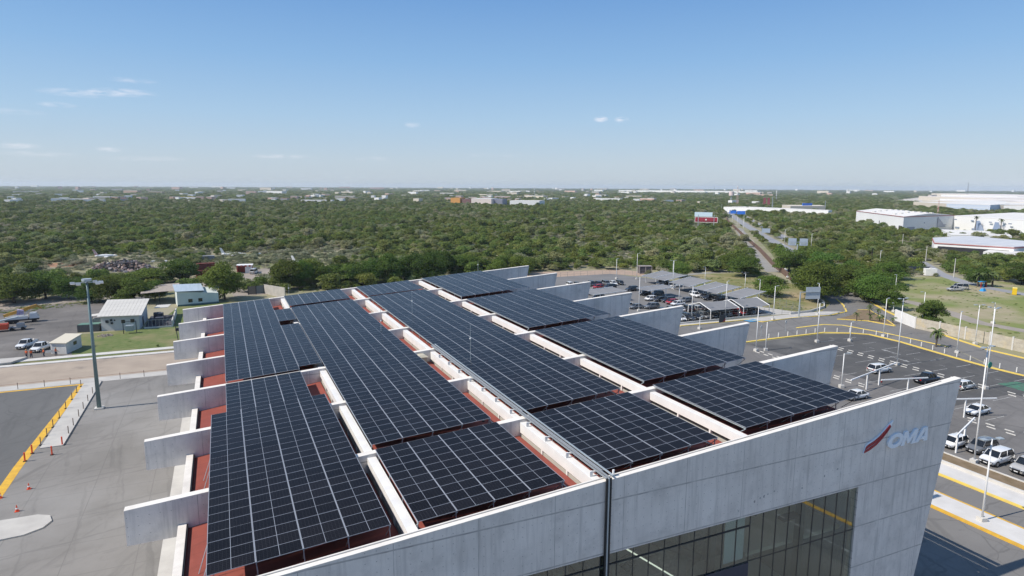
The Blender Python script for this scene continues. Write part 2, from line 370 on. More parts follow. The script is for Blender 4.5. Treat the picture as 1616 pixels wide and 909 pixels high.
sheet("overflow_car_park", [(104, 60), (119.4, 60), (119.4, -60), (133.2, -60), (132.8, 66), (133.2, 72), (134.4, 79), (137, 92), (137, 100), (134.5, 102), (127, 104.8), (104, 104.8)], .022, dark_asphalt_m)
def kerb(pts, w=.45, z=.17, m_=yellow_m2): return strip("yellow_kerb", pts, w, z, m_, thick=z)
KIN = [(133.3, -60), (133, 66), (133.1, 71.4), (134.3, 79), (137, 92), (137.2, 99.6), (134.5, 102.3), (129.1, 105.3), (112, 105.5), (101, 105.3)]
kerb(KIN, .6)
KOUT = [(142.1, 84.6), (142, 98.6), (140.2, 109.2), (136.4, 111.7), (127.2, 111.6)]
kerb(KOUT, .6)
sheet("verge_strip", [(134.2, 72), (142.2, 84), (142, 98.6), (140.2, 109), (136.4, 111.6), (127, 111.6), (127, 106), (129.4, 105.6), (134.9, 102.6), (137.5, 99.8), (137.3, 92), (134.8, 79)], .12, road_m, thick=.12)
# approach road
sheet("approach_road", [(101, 105.5), (127, 105.5), (127, 112), (137, 112), (142, 108), (142.5, 84), (134, 70), (133.2, -60), (147.2, -60), (147.2, 72), (149.5, 82), (157.3, 101), (167.8, 117), (185, 140), (200, 158), (212, 172), (206, 178), (180, 152), (165, 133), (150, 124), (124, 124), (101, 124.5)], .018, road_m)
kerb([(147, -60), (147, 72.5), (147.6, 79.5), (151.9, 90.2), (157.3, 101.2), (167.8, 117.3), (178.6, 131.2), (198.4, 154.4)], .6)
kerb([(102, 124.6), (123.3, 123.9), (124.9, 120.3), (138, 121.1), (148, 119.6), (157, 121.5), (165, 128.9), (172, 137)], .4)
sheet("roadside_walk", [(101, 124.8), (123.5, 124.2), (125.2, 121), (148, 120), (156, 122), (150, 124.5), (126, 125), (101, 126.6)], .13, walk_m, thick=.13)
mb = MB(); isl = [(145.7, 115.3), (151.1, 110.5), (151.9, 103.6), (155.6, 108), (164.9, 120.5), (162.5, 122.2), (154, 117.5)]
mb.prism(isl, 0, .14); o = mb.build("traffic_island", soil_m); o['kind'] = 'structure'
kerb([(145.7, 115.3), (151.1, 110.5), (151.8, 103.6)], .45); kerb([(151.8, 103.6), (155.6, 108), (164.9, 120.5)], .3); kerb([(162.5, 122.2), (165.4, 121)], .3)
# middle car park
sheet("long_stay_car_park", [(96, 126.6), (134, 126.6), (142, 140), (150, 185), (140, 214), (100, 214)], .014, mat("mid_asphalt", (.20, .195, .19), (.165, .16, .155), .13, rough=.93, detail=8))
sheet("dirt_bank", [(100, 214), (139, 214), (150, 200), (158, 206), (150, 224), (98, 232)], .02, mat("pinkish_dirt", (.42, .31, .235), (.34, .26, .2), .3, rough=1, detail=8))
sheet("concrete_corner", [(134, 126.6), (145, 124), (140, 138)], .024, walk_m)
sheet("rough_grass", [(142, 130), (150, 123.5), (172, 138), (176, 150), (186, 168), (196, 186), (188, 196), (160, 200), (148, 176)], .012, mat("dry_grass", (.22, .20, .08), (.14, .16, .05), .12, rough=1, detail=10, c3=(.34, .27, .16), scale3=.07, lo3=.46, hi3=.66, bump=.8, bscale=4))
strip("service_road", [(156, 199), (176, 201.5), (197, 200)], 3.0, .02, mat("grey_track", (.30, .29, .27), (.25, .24, .22), .2, rough=1))
FAR_ROAD = [(206, 190), (222, 212), (256, 252), (352, 360), (517, 553), (660, 718), (800, 880)]
strip("perimeter_track", [(a-1.5, b+2.5) for a, b in FAR_ROAD[:4]]+[(400, 420)], 6.5, .03, MATS["grey_track"])
strip("grass_edge", [(193, 170), (216, 196), (262, 246), (355, 352), (520, 545)], 5.5, .024, grass_m)
strip("wall_path", [(195, 172), (217, 199), (245, 236), (310, 312), (460, 494)], 1.4, .04, kerb_m)
strip("approach_avenue", [(205, 165), (246, 210), (292, 268), (338, 326), (430, 440), (520, 548), (700, 765)], 7, .034, mat("far_asphalt", (.31, .31, .32), (.26, .26, .27), .05, rough=.9))
strip("avenue_second_lane", [(330, 300), (372, 348), (440, 432), (530, 540), (710, 756)], 6, .034, MATS["far_asphalt"])
# grass field and track right
sheet("grass_field", [(154.5, 60), (154.5, 94), (161, 105), (178, 126), (214, 165), (252, 160), (262, 150), (262, 60)], .016, mat("field_grass", (.15, .20, .05), (.22, .225, .08), .07, rough=1, detail=11, c3=(.34, .29, .19), scale3=.05, lo3=.44, hi3=.62, bump=.8, bscale=3))
add_wear(MATS["car_park_asphalt"], crack=.5, amt=.5)
add_wear(MATS["yard_asphalt"], crack=.3, amt=.5)
strip("bare_track", [(192, 140), (188, 122), (183, 110), (176, 98), (176, 84), (168, 70)], 4.5, .022, dirt_m and mat("pale_track", (.33, .29, .25), (.27, .24, .2), .3, rough=1, detail=9))
strip("field_road", [(300, 196), (262.2, 162.1), (248.4, 145.3), (240.8, 130.3), (237.1, 117), (233, 90)], 5, .024, MATS["far_asphalt"])

# markings on the car park
def arrow(x, y, dx, dy, name="painted_arrow"):
    d = Vector((dx, dy)).normalized(); n_ = Vector((-d.y, d.x)); p = Vector((x, y))
    pts = [p-n_*.12, p+d*3.4-n_*.12, p+d*3.4-n_*.5, p+d*4.8, p+d*3.4+n_*.5, p+d*3.4+n_*.12, p+n_*.12]
    return sheet(name, [(q.x, q.y) for q in pts], .03, mark_m)
arrow(126.5, 84.5, .1, 1); arrow(123.2, 84.6, -.1, -1)
mb = MB()
for k in range(14):
    y = 34+k*5.0
    mb.quad([(120.6, y, .031), (124.8, y, .031), (124.8, y+.14, .031), (120.6, y+.14, .031)])
    mb.quad([(127.6, y, .031), (132.0, y, .031), (132.0, y+.14, .031), (127.6, y+.14, .031)])
    mb.quad([(126.0, y+1.2, .031), (126.12, y+1.2, .031), (126.12, y+2.4, .031), (126.0, y+2.4, .031)])
    if k < 12:
        mb.quad([(101.6, y, .031), (106.3, y, .031), (106.3, y+.12, .031), (101.6, y+.12, .031)])
        mb.quad([(112.4, y, .031), (117.6, y, .031), (117.6, y+.12, .031), (112.4, y+.12, .031)])
o = mb.build("bay_markings", mark_m); o['kind'] = 'structure'
sheet("green_paint_patch", [(122.6, 58.6), (127.6, 58.2), (127.9, 63.8), (123.2, 64.4)], .034, mat("green_paint", (.06, .21, .13), (.09, .12, .10), 1.2, rough=.9, detail=9))
sheet("blue_paint_patch", rect(121.6, 125.2, 121.4, 124), .135, mat("blue_paint", (.06, .25, .48), (.13, .3, .45), 1.2, rough=.9))
mb = MB()
for k in range(10):                                   # dashes seen mirrored in the glass front
    mb.quad([(50.9+k*.17, 10+k*1.9, .02), (51.15+k*.17, 10+k*1.9, .02), (51.25+k*.17, 11.2+k*1.9, .02), (51.0+k*.17, 11.2+k*1.9, .02)])
o = mb.build("lane_dashes", mark_m)
strip("yellow_kerb", [(56.0, 12), (56.9, 21), (57.6, 29.5)], .4, .15, yellow_m, thick=.15); o['kind'] = 'structure'
# wheel stops: two facing rows between the bays
ws = MB(); ws.hexa([(-.08, -.62, 0), (.08, -.62, 0), (.08, .62, 0), (-.08, .62, 0), (-.05, -.6, .11), (.05, -.6, .11), (.05, .6, .11), (-.05, .6, .11)])
wsm = ws.mesh("wheel_stop", mat("dusty_white", (.58, .57, .54), (.42, .41, .39), 3, rough=.9))
def wstop(x, y, lab, rz=0):
    o = link("wheel_stop", wsm, None, (x, y, .02), (0, 0, rz+rng.normal()*.03)); tag(o, lab, "wheel stop", "concrete wheel stops painted white")
for k in range(27):
    y = 33.5+k*2.35
    if 60.5 < y < 64: continue
    for dx, nm in ((-.75, "near"), (.75, "far")):
        wstop(119.0+dx, y+(.9 if dx > 0 else 0), "white wheel stop in the %s row of the long double line across the car park" % nm)
for k in range(10):
    y = 31.5+k*2.55
    for dx, nm in ((-.6, "near"), (.6, "far")):
        wstop(99.8+dx, y+(.8 if dx > 0 else 0), "white wheel stop in the %s row by the bare carport frames" % nm)
for k in range(4):
    for dx in (-.6, .6): wstop(100.2+dx, 73.0+k*2.5+(.8 if dx > 0 else 0), "white wheel stop left of the sloping carport frame")
for k in range(3):
    for dx in (-.6, .6): wstop(101.0+dx, 93+k*2.3, "white wheel stop left of the tall lamp post behind the fins")
# bollards along the inner kerb
bm_ = MB(); bm_.tube((0, 0, 0), (0, 0, .95), .09, n=8); bm_.tube((0, 0, .95), (0, 0, .99), .09, .03, n=8)
bmesh_ = bm_.mesh("bollard", white_paint)
def along(pts, step):
    out = []; d0 = step/2
    for a, b in zip(pts, pts[1:]):
        a = Vector(a); b = Vector(b); L = (b-a).length
        while d0 < L:
            out.append(a+(b-a)*(d0/L)); d0 += step
        d0 -= L
    return out
for p in along([(111, 106.3), (129.3, 106.1), (135.3, 102.9), (138.2, 99.7), (138, 92), (135.3, 79), (134.1, 71.3), (134.2, 33)], 2.9):
    o = link("bollard", bmesh_, None, (p.x, p.y, .1)); tag(o, "short white post beside the yellow kerb of the car park", "bollard", "white posts along the car park kerb")
# ------------------------------------------------------------------ terminal building
TAN = .0697
def FT(x): return 15.04+TAN*x           # top of the concrete fins
def AP(x): return 15.24+TAN*x           # plane of the solar arrays
FY0, PITCH, FT_T = 30.88, 11.5403, .56
XL, XR = -6.4, 54.06
T = empty("terminal_building", (20, 30.88, 0), label="grey concrete airport terminal with projecting roof fins and a red roof", cat="building")
def tpart(mb, name, mats, parent=None, smooth=False):
    o = mb.build(name, mats, parent or T, smooth)
    o.matrix_parent_inverse = Matrix.Identity(4)
    if parent is None: o.location = (-20, -30.88, 0)
    return o
GL = 11.6
for k in range(8):
    y = FY0+PITCH*k
    # body of the fin (X-Z outline), a hanging band with a leg down to the ground on the landside
    if k == 0:
        out = [(XL, FT(XL)-.05), (XL, 12.3), (-3.6, 12.3), (-3.6, 0), (-3.0, 0), (-3.0, GL), (42.9, GL), (42.9, 0), (50.3, 0), (XR, FT(XR)-.05)]
    else:
        out = [(XL, FT(XL)-.05), (XL, 12.3), (-3.6, 12.3), (-3.6, 11.2), (43.6, 11.2), (43.6, 0), (50.3, 0), (XR, FT(XR)-.05)]
    mb = MB()
    ox = 0.0
    mb.xz(out, y, y+FT_T)
    f = tpart(mb, "concrete_fin", concrete)
    # pale weathered top
    mb = MB(); z0 = -.05
    mb.hexa([(XL-.004, y-.004, FT(XL)-.05), (XR+.004, y-.004, FT(XR)-.05), (XR+.004, y+FT_T+.004, FT(XR)-.05), (XL-.004, y+FT_T+.004, FT(XL)-.05),
             (XL-.004, y-.004, FT(XL)), (XR+.004, y-.004, FT(XR)), (XR+.004, y+FT_T+.004, FT(XR)), (XL-.004, y+FT_T+.004, FT(XL))])
    tpart(mb, "fin_coping", coping)
    if k == 0:
        mb = MB()
        for i in range(30):
            xa = .5+i*1.72
            mb.hexa([(xa, y+.34, FT(xa)+.002), (xa+1.7, y+.34, FT(xa+1.7)+.002), (xa+1.7, y+.40, FT(xa+1.7)+.002), (xa, y+.40, FT(xa)+.002),
                     (xa, y+.34, FT(xa)+.05), (xa+1.7, y+.34, FT(xa+1.7)+.05), (xa+1.7, y+.40, FT(xa+1.7)+.05), (xa, y+.40, FT(xa)+.05)])
        tpart(mb, "cable_run", mat("cable_grey", (.42, .41, .39), rough=.7))
# roofs bay by bay
NB = 7
SIDE = []
for k in range(NB):
    y0 = FY0+PITCH*k+FT_T; y1 = FY0+PITCH*(k+1)
    mb = MB()
    # left roof: rises towards the gutter
    mb.hexa([(-3.1, y0, 12.3), (8.2, y0, 12.3), (8.2, y1, 12.3), (-3.1, y1, 12.3), (-3.1, y0, 12.72), (8.2, y0, 14.3), (8.2, y1, 14.3), (-3.1, y1, 12.72)])
    tpart(mb, "roof_panel", red_roof)
    for (xa, xb, z) in ((8.85, 19.85, 15.12), (20.45, 31.85, 15.95), (32.45, 43.5, 16.75)):
        mb = MB(); mb.box(xa, xb, y0, y1, z-.35, z); tpart(mb, "roof_panel", red_roof)
    # left parapet
    mb = MB(); mb.box(-3.6, -3.12, y0, y1, 11.8, 13.06); tpart(mb, "parapet", coping)
    mb = MB(); mb.box(-3.12, -3.04, y0, y1, 12.72, 13.0); tpart(mb, "parapet_shade_strip", dark_steel)  # shade on the parapet's inner face, put in as a dark strip
    mb = MB(); mb.box(-3.5, -3.2, y0, y1, 0, 11.8); tpart(mb, "side_wall", white_paint)
    # roof monitors (white beams above clerestory windows)
    for (xa, xb, zt, zb, zl) in ((8.22, 8.82, 15.4, 14.82, 14.3), (19.88, 20.42, 16.2, 15.42, 15.12), (31.88, 32.42, 17.03, 16.4, 15.95)):
        bm2 = MB(); bm2.box(xa, xb, y0, y1, zb, zt); b_ = tpart(bm2, "roof_beam", white_paint)
        bm2 = MB(); bm2.box(xa+.22, xb-.12, y0, y1, zl-.3, zb); tpart(bm2, "clerestory_window", dark_steel, b_)
        for q in range(1, 3):
            bm2 = MB(); yy = y0+(y1-y0)*q/3; bm2.box(xa+.02, xa+.2, yy-.09, yy+.09, zl-.25, zb); tpart(bm2, "window_post", white_paint, b_)
        bm2 = MB(); bm2.box(xa+.10, xa+.2, y0, y1, zl-.28, zl+.12); tpart(bm2, "window_sill", mat("grey_sill", (.45, .43, .38), rough=.9), b_)
    # landside glass wall, each pane its own
    gm = MB(); gm.box(43.4, 43.5, y0, y1, 0, 16.4); SIDE.append((gm, y0))
# slotted entrance canopy low on the landside, between the fins
for k in range(NB):
    y0 = FY0+PITCH*k+FT_T+.05; y1 = FY0+PITCH*(k+1)-.05
    for (xa, xb) in ((43.7, 49.4), (49.75, 50.7), (51.0, 51.9), (52.3, 52.6)):
        mb = MB(); mb.box(xa, xb, y0, y1, 11.2, 11.45); tpart(mb, "entrance_canopy", concrete)
SIDE_DONE = 1
glass = bpy.data.materials.new("front_glass"); glass.use_nodes = True; nt = glass.node_tree; n = nt.nodes; l = nt.links
for q in list(n): n.remove(q)
ou = n.new("ShaderNodeOutputMaterial"); gl = n.new("ShaderNodeBsdfGlossy"); gl.inputs['Roughness'].default_value = .015; gl.inputs[0].default_value = (.75, .82, .80, 1)
tr = n.new("ShaderNodeBsdfTransparent"); tr.inputs[0].default_value = (.74, .80, .77, 1)
lw = n.new("ShaderNodeFresnel"); lw.inputs[0].default_value = 1.7; ms = n.new("ShaderNodeMixShader")
mrg = n.new("ShaderNodeMapRange"); mrg.inputs[1].default_value = 0; mrg.inputs[2].default_value = 1; mrg.inputs[3].default_value = .17; mrg.inputs[4].default_value = 1
gb_ = n.new('ShaderNodeNewGeometry'); inv_ = n.new('ShaderNodeMath'); inv_.operation = 'SUBTRACT'; inv_.inputs[0].default_value = 1; l.new(gb_.outputs['Backfacing'], inv_.inputs[1]); mu_ = n.new('ShaderNodeMath'); mu_.operation = 'MULTIPLY'; l.new(mrg.outputs[0], mu_.inputs[0]); l.new(inv_.outputs[0], mu_.inputs[1])
l.new(lw.outputs[0], mrg.inputs[0]); l.new(mu_.outputs[0], ms.inputs[0]); l.new(tr.outputs[0], ms.inputs[1]); l.new(gl.outputs[0], ms.inputs[2]); l.new(ms.outputs[0], ou.inputs[0])
for gm, _ in SIDE: tpart(gm, "side_glass", glass)
MX = [32.26+1.22*i for i in range(-26, 9)]
MX = [x for x in MX if x > -2.5] + [42.9]
LV = [(0.15, 4.1), (4.1, 8.1), (8.1, 10.8), (10.8, 11.6)]
LVR = [(0.15, 4.1), (4.1, 8.1), (8.1, 11.6)]
paneM = {}
for a, b in zip(MX, MX[1:]):
    for z0, z1 in (LV if a < 32.2 else LVR):
        if a < 12 and z1 < 9: continue
        if 25 < a < 32 and z1 <= 8.15: continue
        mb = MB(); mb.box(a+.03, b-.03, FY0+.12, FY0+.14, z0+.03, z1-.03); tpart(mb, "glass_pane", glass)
mb = MB()
for x in MX[:-1]: mb.box(x-.02, x+.02, FY0+.10, FY0+.2, .15, 11.6)
tpart(mb, "mullion", dark_steel)
mb = MB()
for z in (4.1, 8.1): mb.box(-3, 42.9, FY0+.105, FY0+.195, z-.025, z+.025)
mb.box(-3, 32.2, FY0+.065, FY0+.215, 10.77, 10.83)
tpart(mb, "transom", dark_steel)
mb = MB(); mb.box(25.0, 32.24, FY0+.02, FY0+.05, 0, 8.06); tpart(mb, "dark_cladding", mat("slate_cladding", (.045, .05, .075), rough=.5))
# interior seen through the glass
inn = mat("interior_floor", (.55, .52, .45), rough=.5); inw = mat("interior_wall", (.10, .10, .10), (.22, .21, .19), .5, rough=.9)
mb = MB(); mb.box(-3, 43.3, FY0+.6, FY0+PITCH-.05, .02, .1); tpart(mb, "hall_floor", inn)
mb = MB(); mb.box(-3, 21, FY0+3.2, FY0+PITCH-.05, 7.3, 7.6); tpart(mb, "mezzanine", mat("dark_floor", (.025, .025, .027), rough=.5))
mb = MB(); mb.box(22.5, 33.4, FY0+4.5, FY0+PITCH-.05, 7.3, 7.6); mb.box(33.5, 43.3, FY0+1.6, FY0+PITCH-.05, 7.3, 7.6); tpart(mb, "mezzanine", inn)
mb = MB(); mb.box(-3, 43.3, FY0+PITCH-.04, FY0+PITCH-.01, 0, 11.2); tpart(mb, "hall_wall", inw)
for x in (21.5, 27, 29.5, 38): 
    mb = MB(); mb.box(x, x+.5, FY0+.9, FY0+1.35, .1, 11.1); tpart(mb, "steel_column", mat("green_grey_steel", (.06, .09, .09), rough=.6))
mb = MB(); mb.bar((24.2, FY0+.5, 11.4), (28.6, FY0+.9, 8.9), .3, .45); tpart(mb, "inner_beam", dark_steel)
mb = MB(); mb.box(30.35, 32.1, FY0+.45, FY0+.5, 8.15, 11.5); tpart(mb, "white_blind", mat("blind", (.80, .88, .90), rough=.8))
mb = MB(); mb.tube((28.2, FY0+2.3, 8.9), (28.2, FY0+2.4, 8.9), 2.0, n=32); tpart(mb, "round_screen", mat("woven_screen", (.16, .16, .14), (.30, .29, .25), 5, rough=.9))
mb = MB()
for q in range(7):
    mb.box(12+q*1.3, 12.06+q*1.3, FY0+3.15, FY0+3.2, 7.6, 8.7)
mb.box(12, 21, FY0+3.14, FY0+3.2, 8.65, 8.72); mb.box(12, 21, FY0+3.14, FY0+3.2, 8.1, 8.14)
tpart(mb, "railing", dark_steel)
lm = bpy.data.materials.new("lit_tube"); lm.use_nodes = True; lb = lm.node_tree.nodes['Principled BSDF']; lb.inputs['Emission Color'].default_value = (1, .98, .86, 1); lb.inputs['Emission Strength'].default_value = 1.0; lb.inputs['Base Color'].default_value = (.8, .8, .75, 1)
mb = MB(); mb.bar((22.2, FY0+.5, 11.3), (26.6, FY0+.7, 7.9), .16, .08); tpart(mb, "strip_light", lm)
for k in range(6):
    mb = MB(); mb.box(33.6+k*1.6, 34.4+k*1.6, FY0+7.5+(k%2), FY0+8.3+(k%2), 7.6, 8.4+.3*(k%3)); tpart(mb, "counter", mat("counter_grey", (.20, .21, .23), rough=.5))
for k in range(5):
    mb = MB(); mb.bar((13+k*1.5, FY0+.8, 11.0), (13+k*1.5, FY0+11, 11.0), .12, .3); tpart(mb, "ceiling_truss", dark_steel)
for k in range(5):
    mb = MB(); mb.bar((33.5+k*2, FY0+.8, 11.0), (33.5+k*2, FY0+11, 11.0), .10, .25); tpart(mb, "ceiling_truss", MATS["green_grey_steel"])
for k in range(3):
    mb = MB(); mb.box(34.5+k*2.9, 36.2+k*2.9, FY0+3+k*1.1, FY0+3.3+k*1.1, 10.2, 10.28); tpart(mb, "strip_light", lm)
mb = MB()
for k in range(12): mb.hexa([(22.0+k*.28, FY0+4, 3.6+k*.33), (22.3+k*.28, FY0+4, 3.6+k*.33), (22.3+k*.28, FY0+6, 3.6+k*.33), (22.0+k*.28, FY0+6, 3.6+k*.33), (22.0+k*.28, FY0+4, 3.75+k*.33), (22.3+k*.28, FY0+4, 3.75+k*.33), (22.3+k*.28, FY0+6, 3.75+k*.33), (22.0+k*.28, FY0+6, 3.75+k*.33)])
tpart(mb, "staircase", dark_steel)["kind"] = "stuff"
for k in range(9):
    mb = MB(); a_ = 12.5+k*.95; mb.box(a_, a_+.5, FY0+1.2+(k*7 % 5)*.5, FY0+1.8+(k*7 % 5)*.5, 8.0+(k % 3)*.5, 8.6+(k % 4)*.5); tpart(mb, "stored_furniture", mat("beige_cloth", (.35, .32, .26), rough=.9) if k % 3 == 0 else dark_steel)
for k in range(4):
    mb = MB(); mb.bar((20.6, FY0+.6, 8.6+k*.55), (24.4, FY0+2.4, 8.0+k*.55), .06, .06); tpart(mb, "stair_rail", dark_steel)
mb = MB(); mb.box(20.9, 21.3, FY0+.6, FY0+1.0, 7, 11.4); tpart(mb, "steel_column", dark_steel)
mb = MB(); mb.box(-3, 43.3, FY0+PITCH-.3, FY0+PITCH-.06, 7.6, 11.2); tpart(mb, "inner_partition", inw)
mb = MB(); mb.box(36.4, 38.0, FY0+.9, FY0+1.5, 9.7, 9.95); tpart(mb, "hanging_panel", dark_steel)
# stains and repair marks on the front wall
stm = mat("stain_grey", (.30, .29, .28), (.42, .41, .40), 4, rough=.95)
for (x, z, w_, h_) in ((32.4, 12.6, .16, .20), (32.9, 12.75, .13, .16), (33.25, 12.8, .16, .22), (33.6, 12.9, .12, .15), (34.2, 13.0, .14, .14), (31.0, 12.2, .10, .12), (36.9, 12.7, .14, .16), (39.1, 13.2, .13, .2), (40.4, 13.5, .16, .14)):
    mb = MB(); mb.xz([(x+w_*.5*math.cos(t_*.785)*(.8+.3*((t_*5) % 3)/2), z+h_*.5*math.sin(t_*.785)) for t_ in range(8)], FY0-.004, FY0-.001); tpart(mb, "wall_stain", stm)
# things lying on the roof
pipe_m = mat("roof_pipe", (.45, .44, .42), rough=.6)
for k in range(NB):
    y0 = FY0+PITCH*k+FT_T
    for (x, z) in ((18.9, 15.22), (30.6, 16.05)):
        mb = MB(); mb.bar((x, y0+.3, z), (x, y0+PITCH-.9, z), .07, .07); tpart(mb, "roof_pipe", pipe_m)
        mb = MB(); mb.tube((x-.45, y0+1.4+2*(k % 3), z-.1), (x-.45, y0+1.4+2*(k % 3), z-.02), .13, n=10); tpart(mb, "roof_drain", dark_steel)
# sign on the end of the front wall: three raised letters and a swoosh
letm = mat("letter_white", (.78, .84, .90), rough=.4); redm = mat("sign_red", (.30, .015, .03), rough=.4)
SG = empty("wall_sign", (46.5, FY0-.02, 14.2), label="raised OMA letters with dark red swoosh on the end of the front wall", cat="sign")
def spart(mb, name, m_):
    o = mb.build(name, m_, SG); o.location = (-46.5, -(FY0-.02), -14.2); return o
sh = .30
def let(poly, name="letter", m_=letm, y0=-.16, y1=0, x0=0, z0=14.2):
    mb = MB(); mb.xz([(x0+x+z*sh, z0+z) for x, z in poly], FY0+y0, FY0+y1-.004); return spart(mb, name, m_)
H_ = 1.12
def oval(cx, cz, rx, rz, n=28): return [(cx+rx*math.cos(2*math.pi*i/n), cz+rz*math.sin(2*math.pi*i/n)) for i in range(n)]
mb = MB(); Oo = oval(.85, H_/2, .86, H_/2+.02); Oi = oval(.85, H_/2, .46, H_/2-.26); n_ = len(Oo); x0, z0 = 45.45, 14.2
P_ = lambda q, y: (x0+q[0]+q[1]*sh, y, z0+q[1])
for i in range(n_):
    j = (i+1) % n_; ya, yb = FY0-.16, FY0-.004
    mb.quad([P_(Oo[i], ya), P_(Oo[j], ya), P_(Oi[j], ya), P_(Oi[i], ya)])
    mb.quad([P_(Oo[j], ya), P_(Oo[i], ya), P_(Oo[i], yb), P_(Oo[j], yb)]); mb.quad([P_(Oi[i], ya), P_(Oi[j], ya), P_(Oi[j], yb), P_(Oi[i], yb)])
spart(mb, "letter", letm)
let([(0, 0), (0, H_), (.42, H_), (.80, .50), (1.18, H_), (1.62, H_), (1.62, 0), (1.24, 0), (1.24, .62), (.92, .12), (.70, .12), (.38, .62), (.38, 0)], x0=47.12)
mb = MB(); x0 = 48.75
Af = [[(0, 0), (.42, 0), (.56, .24), (.43, .5), (.78, H_)], [(.0, 0)]]
let([(-.12, 0), (.33, 0), (.78, .86), (.78, H_), (.52, H_)], x0=48.85); let([(.785, 0+.86), (.785, H_), (1.02, H_), (1.42, 0), (.98, 0), (.93, .16), (.80, .86)], x0=48.85)
let([(.52, .17), (.62, .40), (.89, .40), (.93, .17)], x0=48.85, y0=-.15)
outer = [(42.95, 14.28), (43.6, 14.42), (44.3, 14.72), (44.9, 15.12), (45.4, 15.55), (45.8, 15.98), (46.06, 16.42)]
inner = [(45.97, 16.42), (45.6, 16.22), (45.1, 15.85), (44.55, 15.48), (43.95, 15.2), (43.35, 15.03), (43.2, 14.9)]
def ribbon(A, Bp, name, m_, y0, y1):
    mb = MB()
    n2 = len(A)
    for i in range(n2-1): mb.xz([A[i], A[i+1], Bp[i+1], Bp[i]], FY0+y0, FY0+y1)
    return spart(mb, name, m_)
inr = inner[::-1]
ribbon(outer, inr, "swoosh_back", letm, -.10, -.006)
mid1 = [tuple(np.array(a)*.93+np.array(b)*.07) for a, b in zip(outer, inr)]; mid2 = [tuple(np.array(a)*.62+np.array(b)*.38) for a, b in zip(outer, inr)]
mid3 = [tuple(np.array(a)*.52+np.array(b)*.48) for a, b in zip(outer, inr)]; mid4 = [tuple(np.array(a)*.16+np.array(b)*.84) for a, b in zip(outer, inr)]
ribbon(mid1[:-1], mid2[:-1], "swoosh_stripe", redm, -.14, -.101); ribbon(mid3[:-1], mid4[:-1], "swoosh_stripe", redm, -.14, -.101)

# conduits along the middle gutter and down the front wall
cg = mat("conduit_grey", (.33, .35, .36), rough=.45, metal=.3); ck = mat("black_pipe", (.02, .022, .025), rough=.5)
CT = empty("cable_tray", (20.3, FY0, 16.8), label="grey conduits and clear rail along the middle gutter, down the front wall", cat="conduit")
def cpart(mb, name, m_):
    o = mb.build(name, m_, CT); o.location = (-20.3, -FY0, -16.8); return o
for dx, m_ in ((0.0, cg), (.16, cg), (.42, galv)):
    mb = MB(); mb.bar((20.28+dx, FY0-.06, 16.62+dx*.3), (20.28+dx, 66.5, 16.62+dx*.3), .09, .08); cpart(mb, "conduit", m_)
for dx, m_ in ((-.02, ck), (.12, galv), (.26, ck)):
    mb = MB(); mb.bar((20.26+dx, FY0-.10, 16.66), (20.26+dx, FY0-.10, 0), .10, .09); cpart(mb, "down_pipe", m_)
for y in np.arange(32.2, 64, 3.05):
    mb = MB(); mb.box(19.92, 20.12, y, y+.12, 16.2, 16.55); mb.box(20.12, 20.8, y, y+.1, 16.45, 16.53); cpart(mb, "tray_bracket", white_paint)
# lightning rods standing on the roofs
for (x, y, z, h, lb) in ((21.9, 58.5, 16.5, 4.0, "thin lightning rod with a small collar, nearest, in the middle array"), (17.0, 76.5, 15.2, 4.0, "thin lightning rod at the right edge of the second array"),
                     (23.0, 84.0, 16, 4.0, "thin lightning rod in the middle array's far half"), (9.6, 112.2, 15.7, 2.0, "short white rod on the last fin at the far left gutter"), (43.6, 112.2, 18, 2.2, "short white rod on the last fin near its landside end")):
    t_ = empty("lightning_rod", (x, y, z), label=lb, cat="lightning rod")
    mb = MB(); mb.tube((0, 0, 0), (0, 0, h), .03, .015, n=6); mb.build("rod", galv, t_)
    mb = MB(); mb.tube((0, 0, h*.62), (0, 0, h*.62+.12), .10, n=8); mb.build("collar", white_steel, t_)
t_ = empty("roof_vent", (18.75, 65.2, 15.12), label="beige capped roof vent beside the middle gutter beam", cat="vent")
mb = MB(); mb.box(-.45, .45, -.6, .6, 0, .8); mb.build("vent_box", mat("beige_metal", (.50, .46, .36), rough=.7), t_)
mb = MB(); mb.hexa([(-.6, -.75, .8), (.6, -.75, .8), (.6, .75, .8), (-.6, .75, .8), (-.3, -.5, 1.0), (.3, -.5, 1.0), (.3, .5, 1.0), (-.3, .5, 1.0)]); mb.build("vent_cap", MATS["beige_metal"], t_)
t_ = empty("wall_spigot", (20.95, FY0+.3, FT(20.95)), label="short white vent pipe on the front wall by the conduits", cat="pipe")
mb = MB(); mb.tube((0, 0, 0), (0, 0, .42), .07, n=10); mb.build("pipe", white_paint, t_)

# ------------------------------------------------------------------ solar arrays
pw, ph = 2.285, 1.05
cell = bpy.data.materials.new("solar_cells"); cell.use_nodes = True; nt = cell.node_tree; n = nt.nodes; l = nt.links; b = n['Principled BSDF']
t = n.new("ShaderNodeTexCoord"); mp2 = n.new("ShaderNodeMapping"); l.new(t.outputs['Object'], mp2.inputs[0]); s = n.new("ShaderNodeSeparateXYZ"); l.new(mp2.outputs[0], s.inputs[0])
def mth(op, a, bv=None):
    q = n.new("ShaderNodeMath"); q.operation = op
    for i, v in enumerate((a, bv)):
        if v is None: continue
        if isinstance(v, (int, float)): q.inputs[i].default_value = v
        else: l.new(v, q.inputs[i])
    return q.outputs[0]
cx = mth('ABSOLUTE', mth('SUBTRACT', mth('FRACT', mth('DIVIDE', s.outputs[0], .0935*2)), .5)); cy = mth('ABSOLUTE', mth('SUBTRACT', mth('FRACT', mth('DIVIDE', s.outputs[1], .1705)), .5))
ln = mth('MAXIMUM', mth('GREATER_THAN', cx, .46), mth('GREATER_THAN', cy, .455))
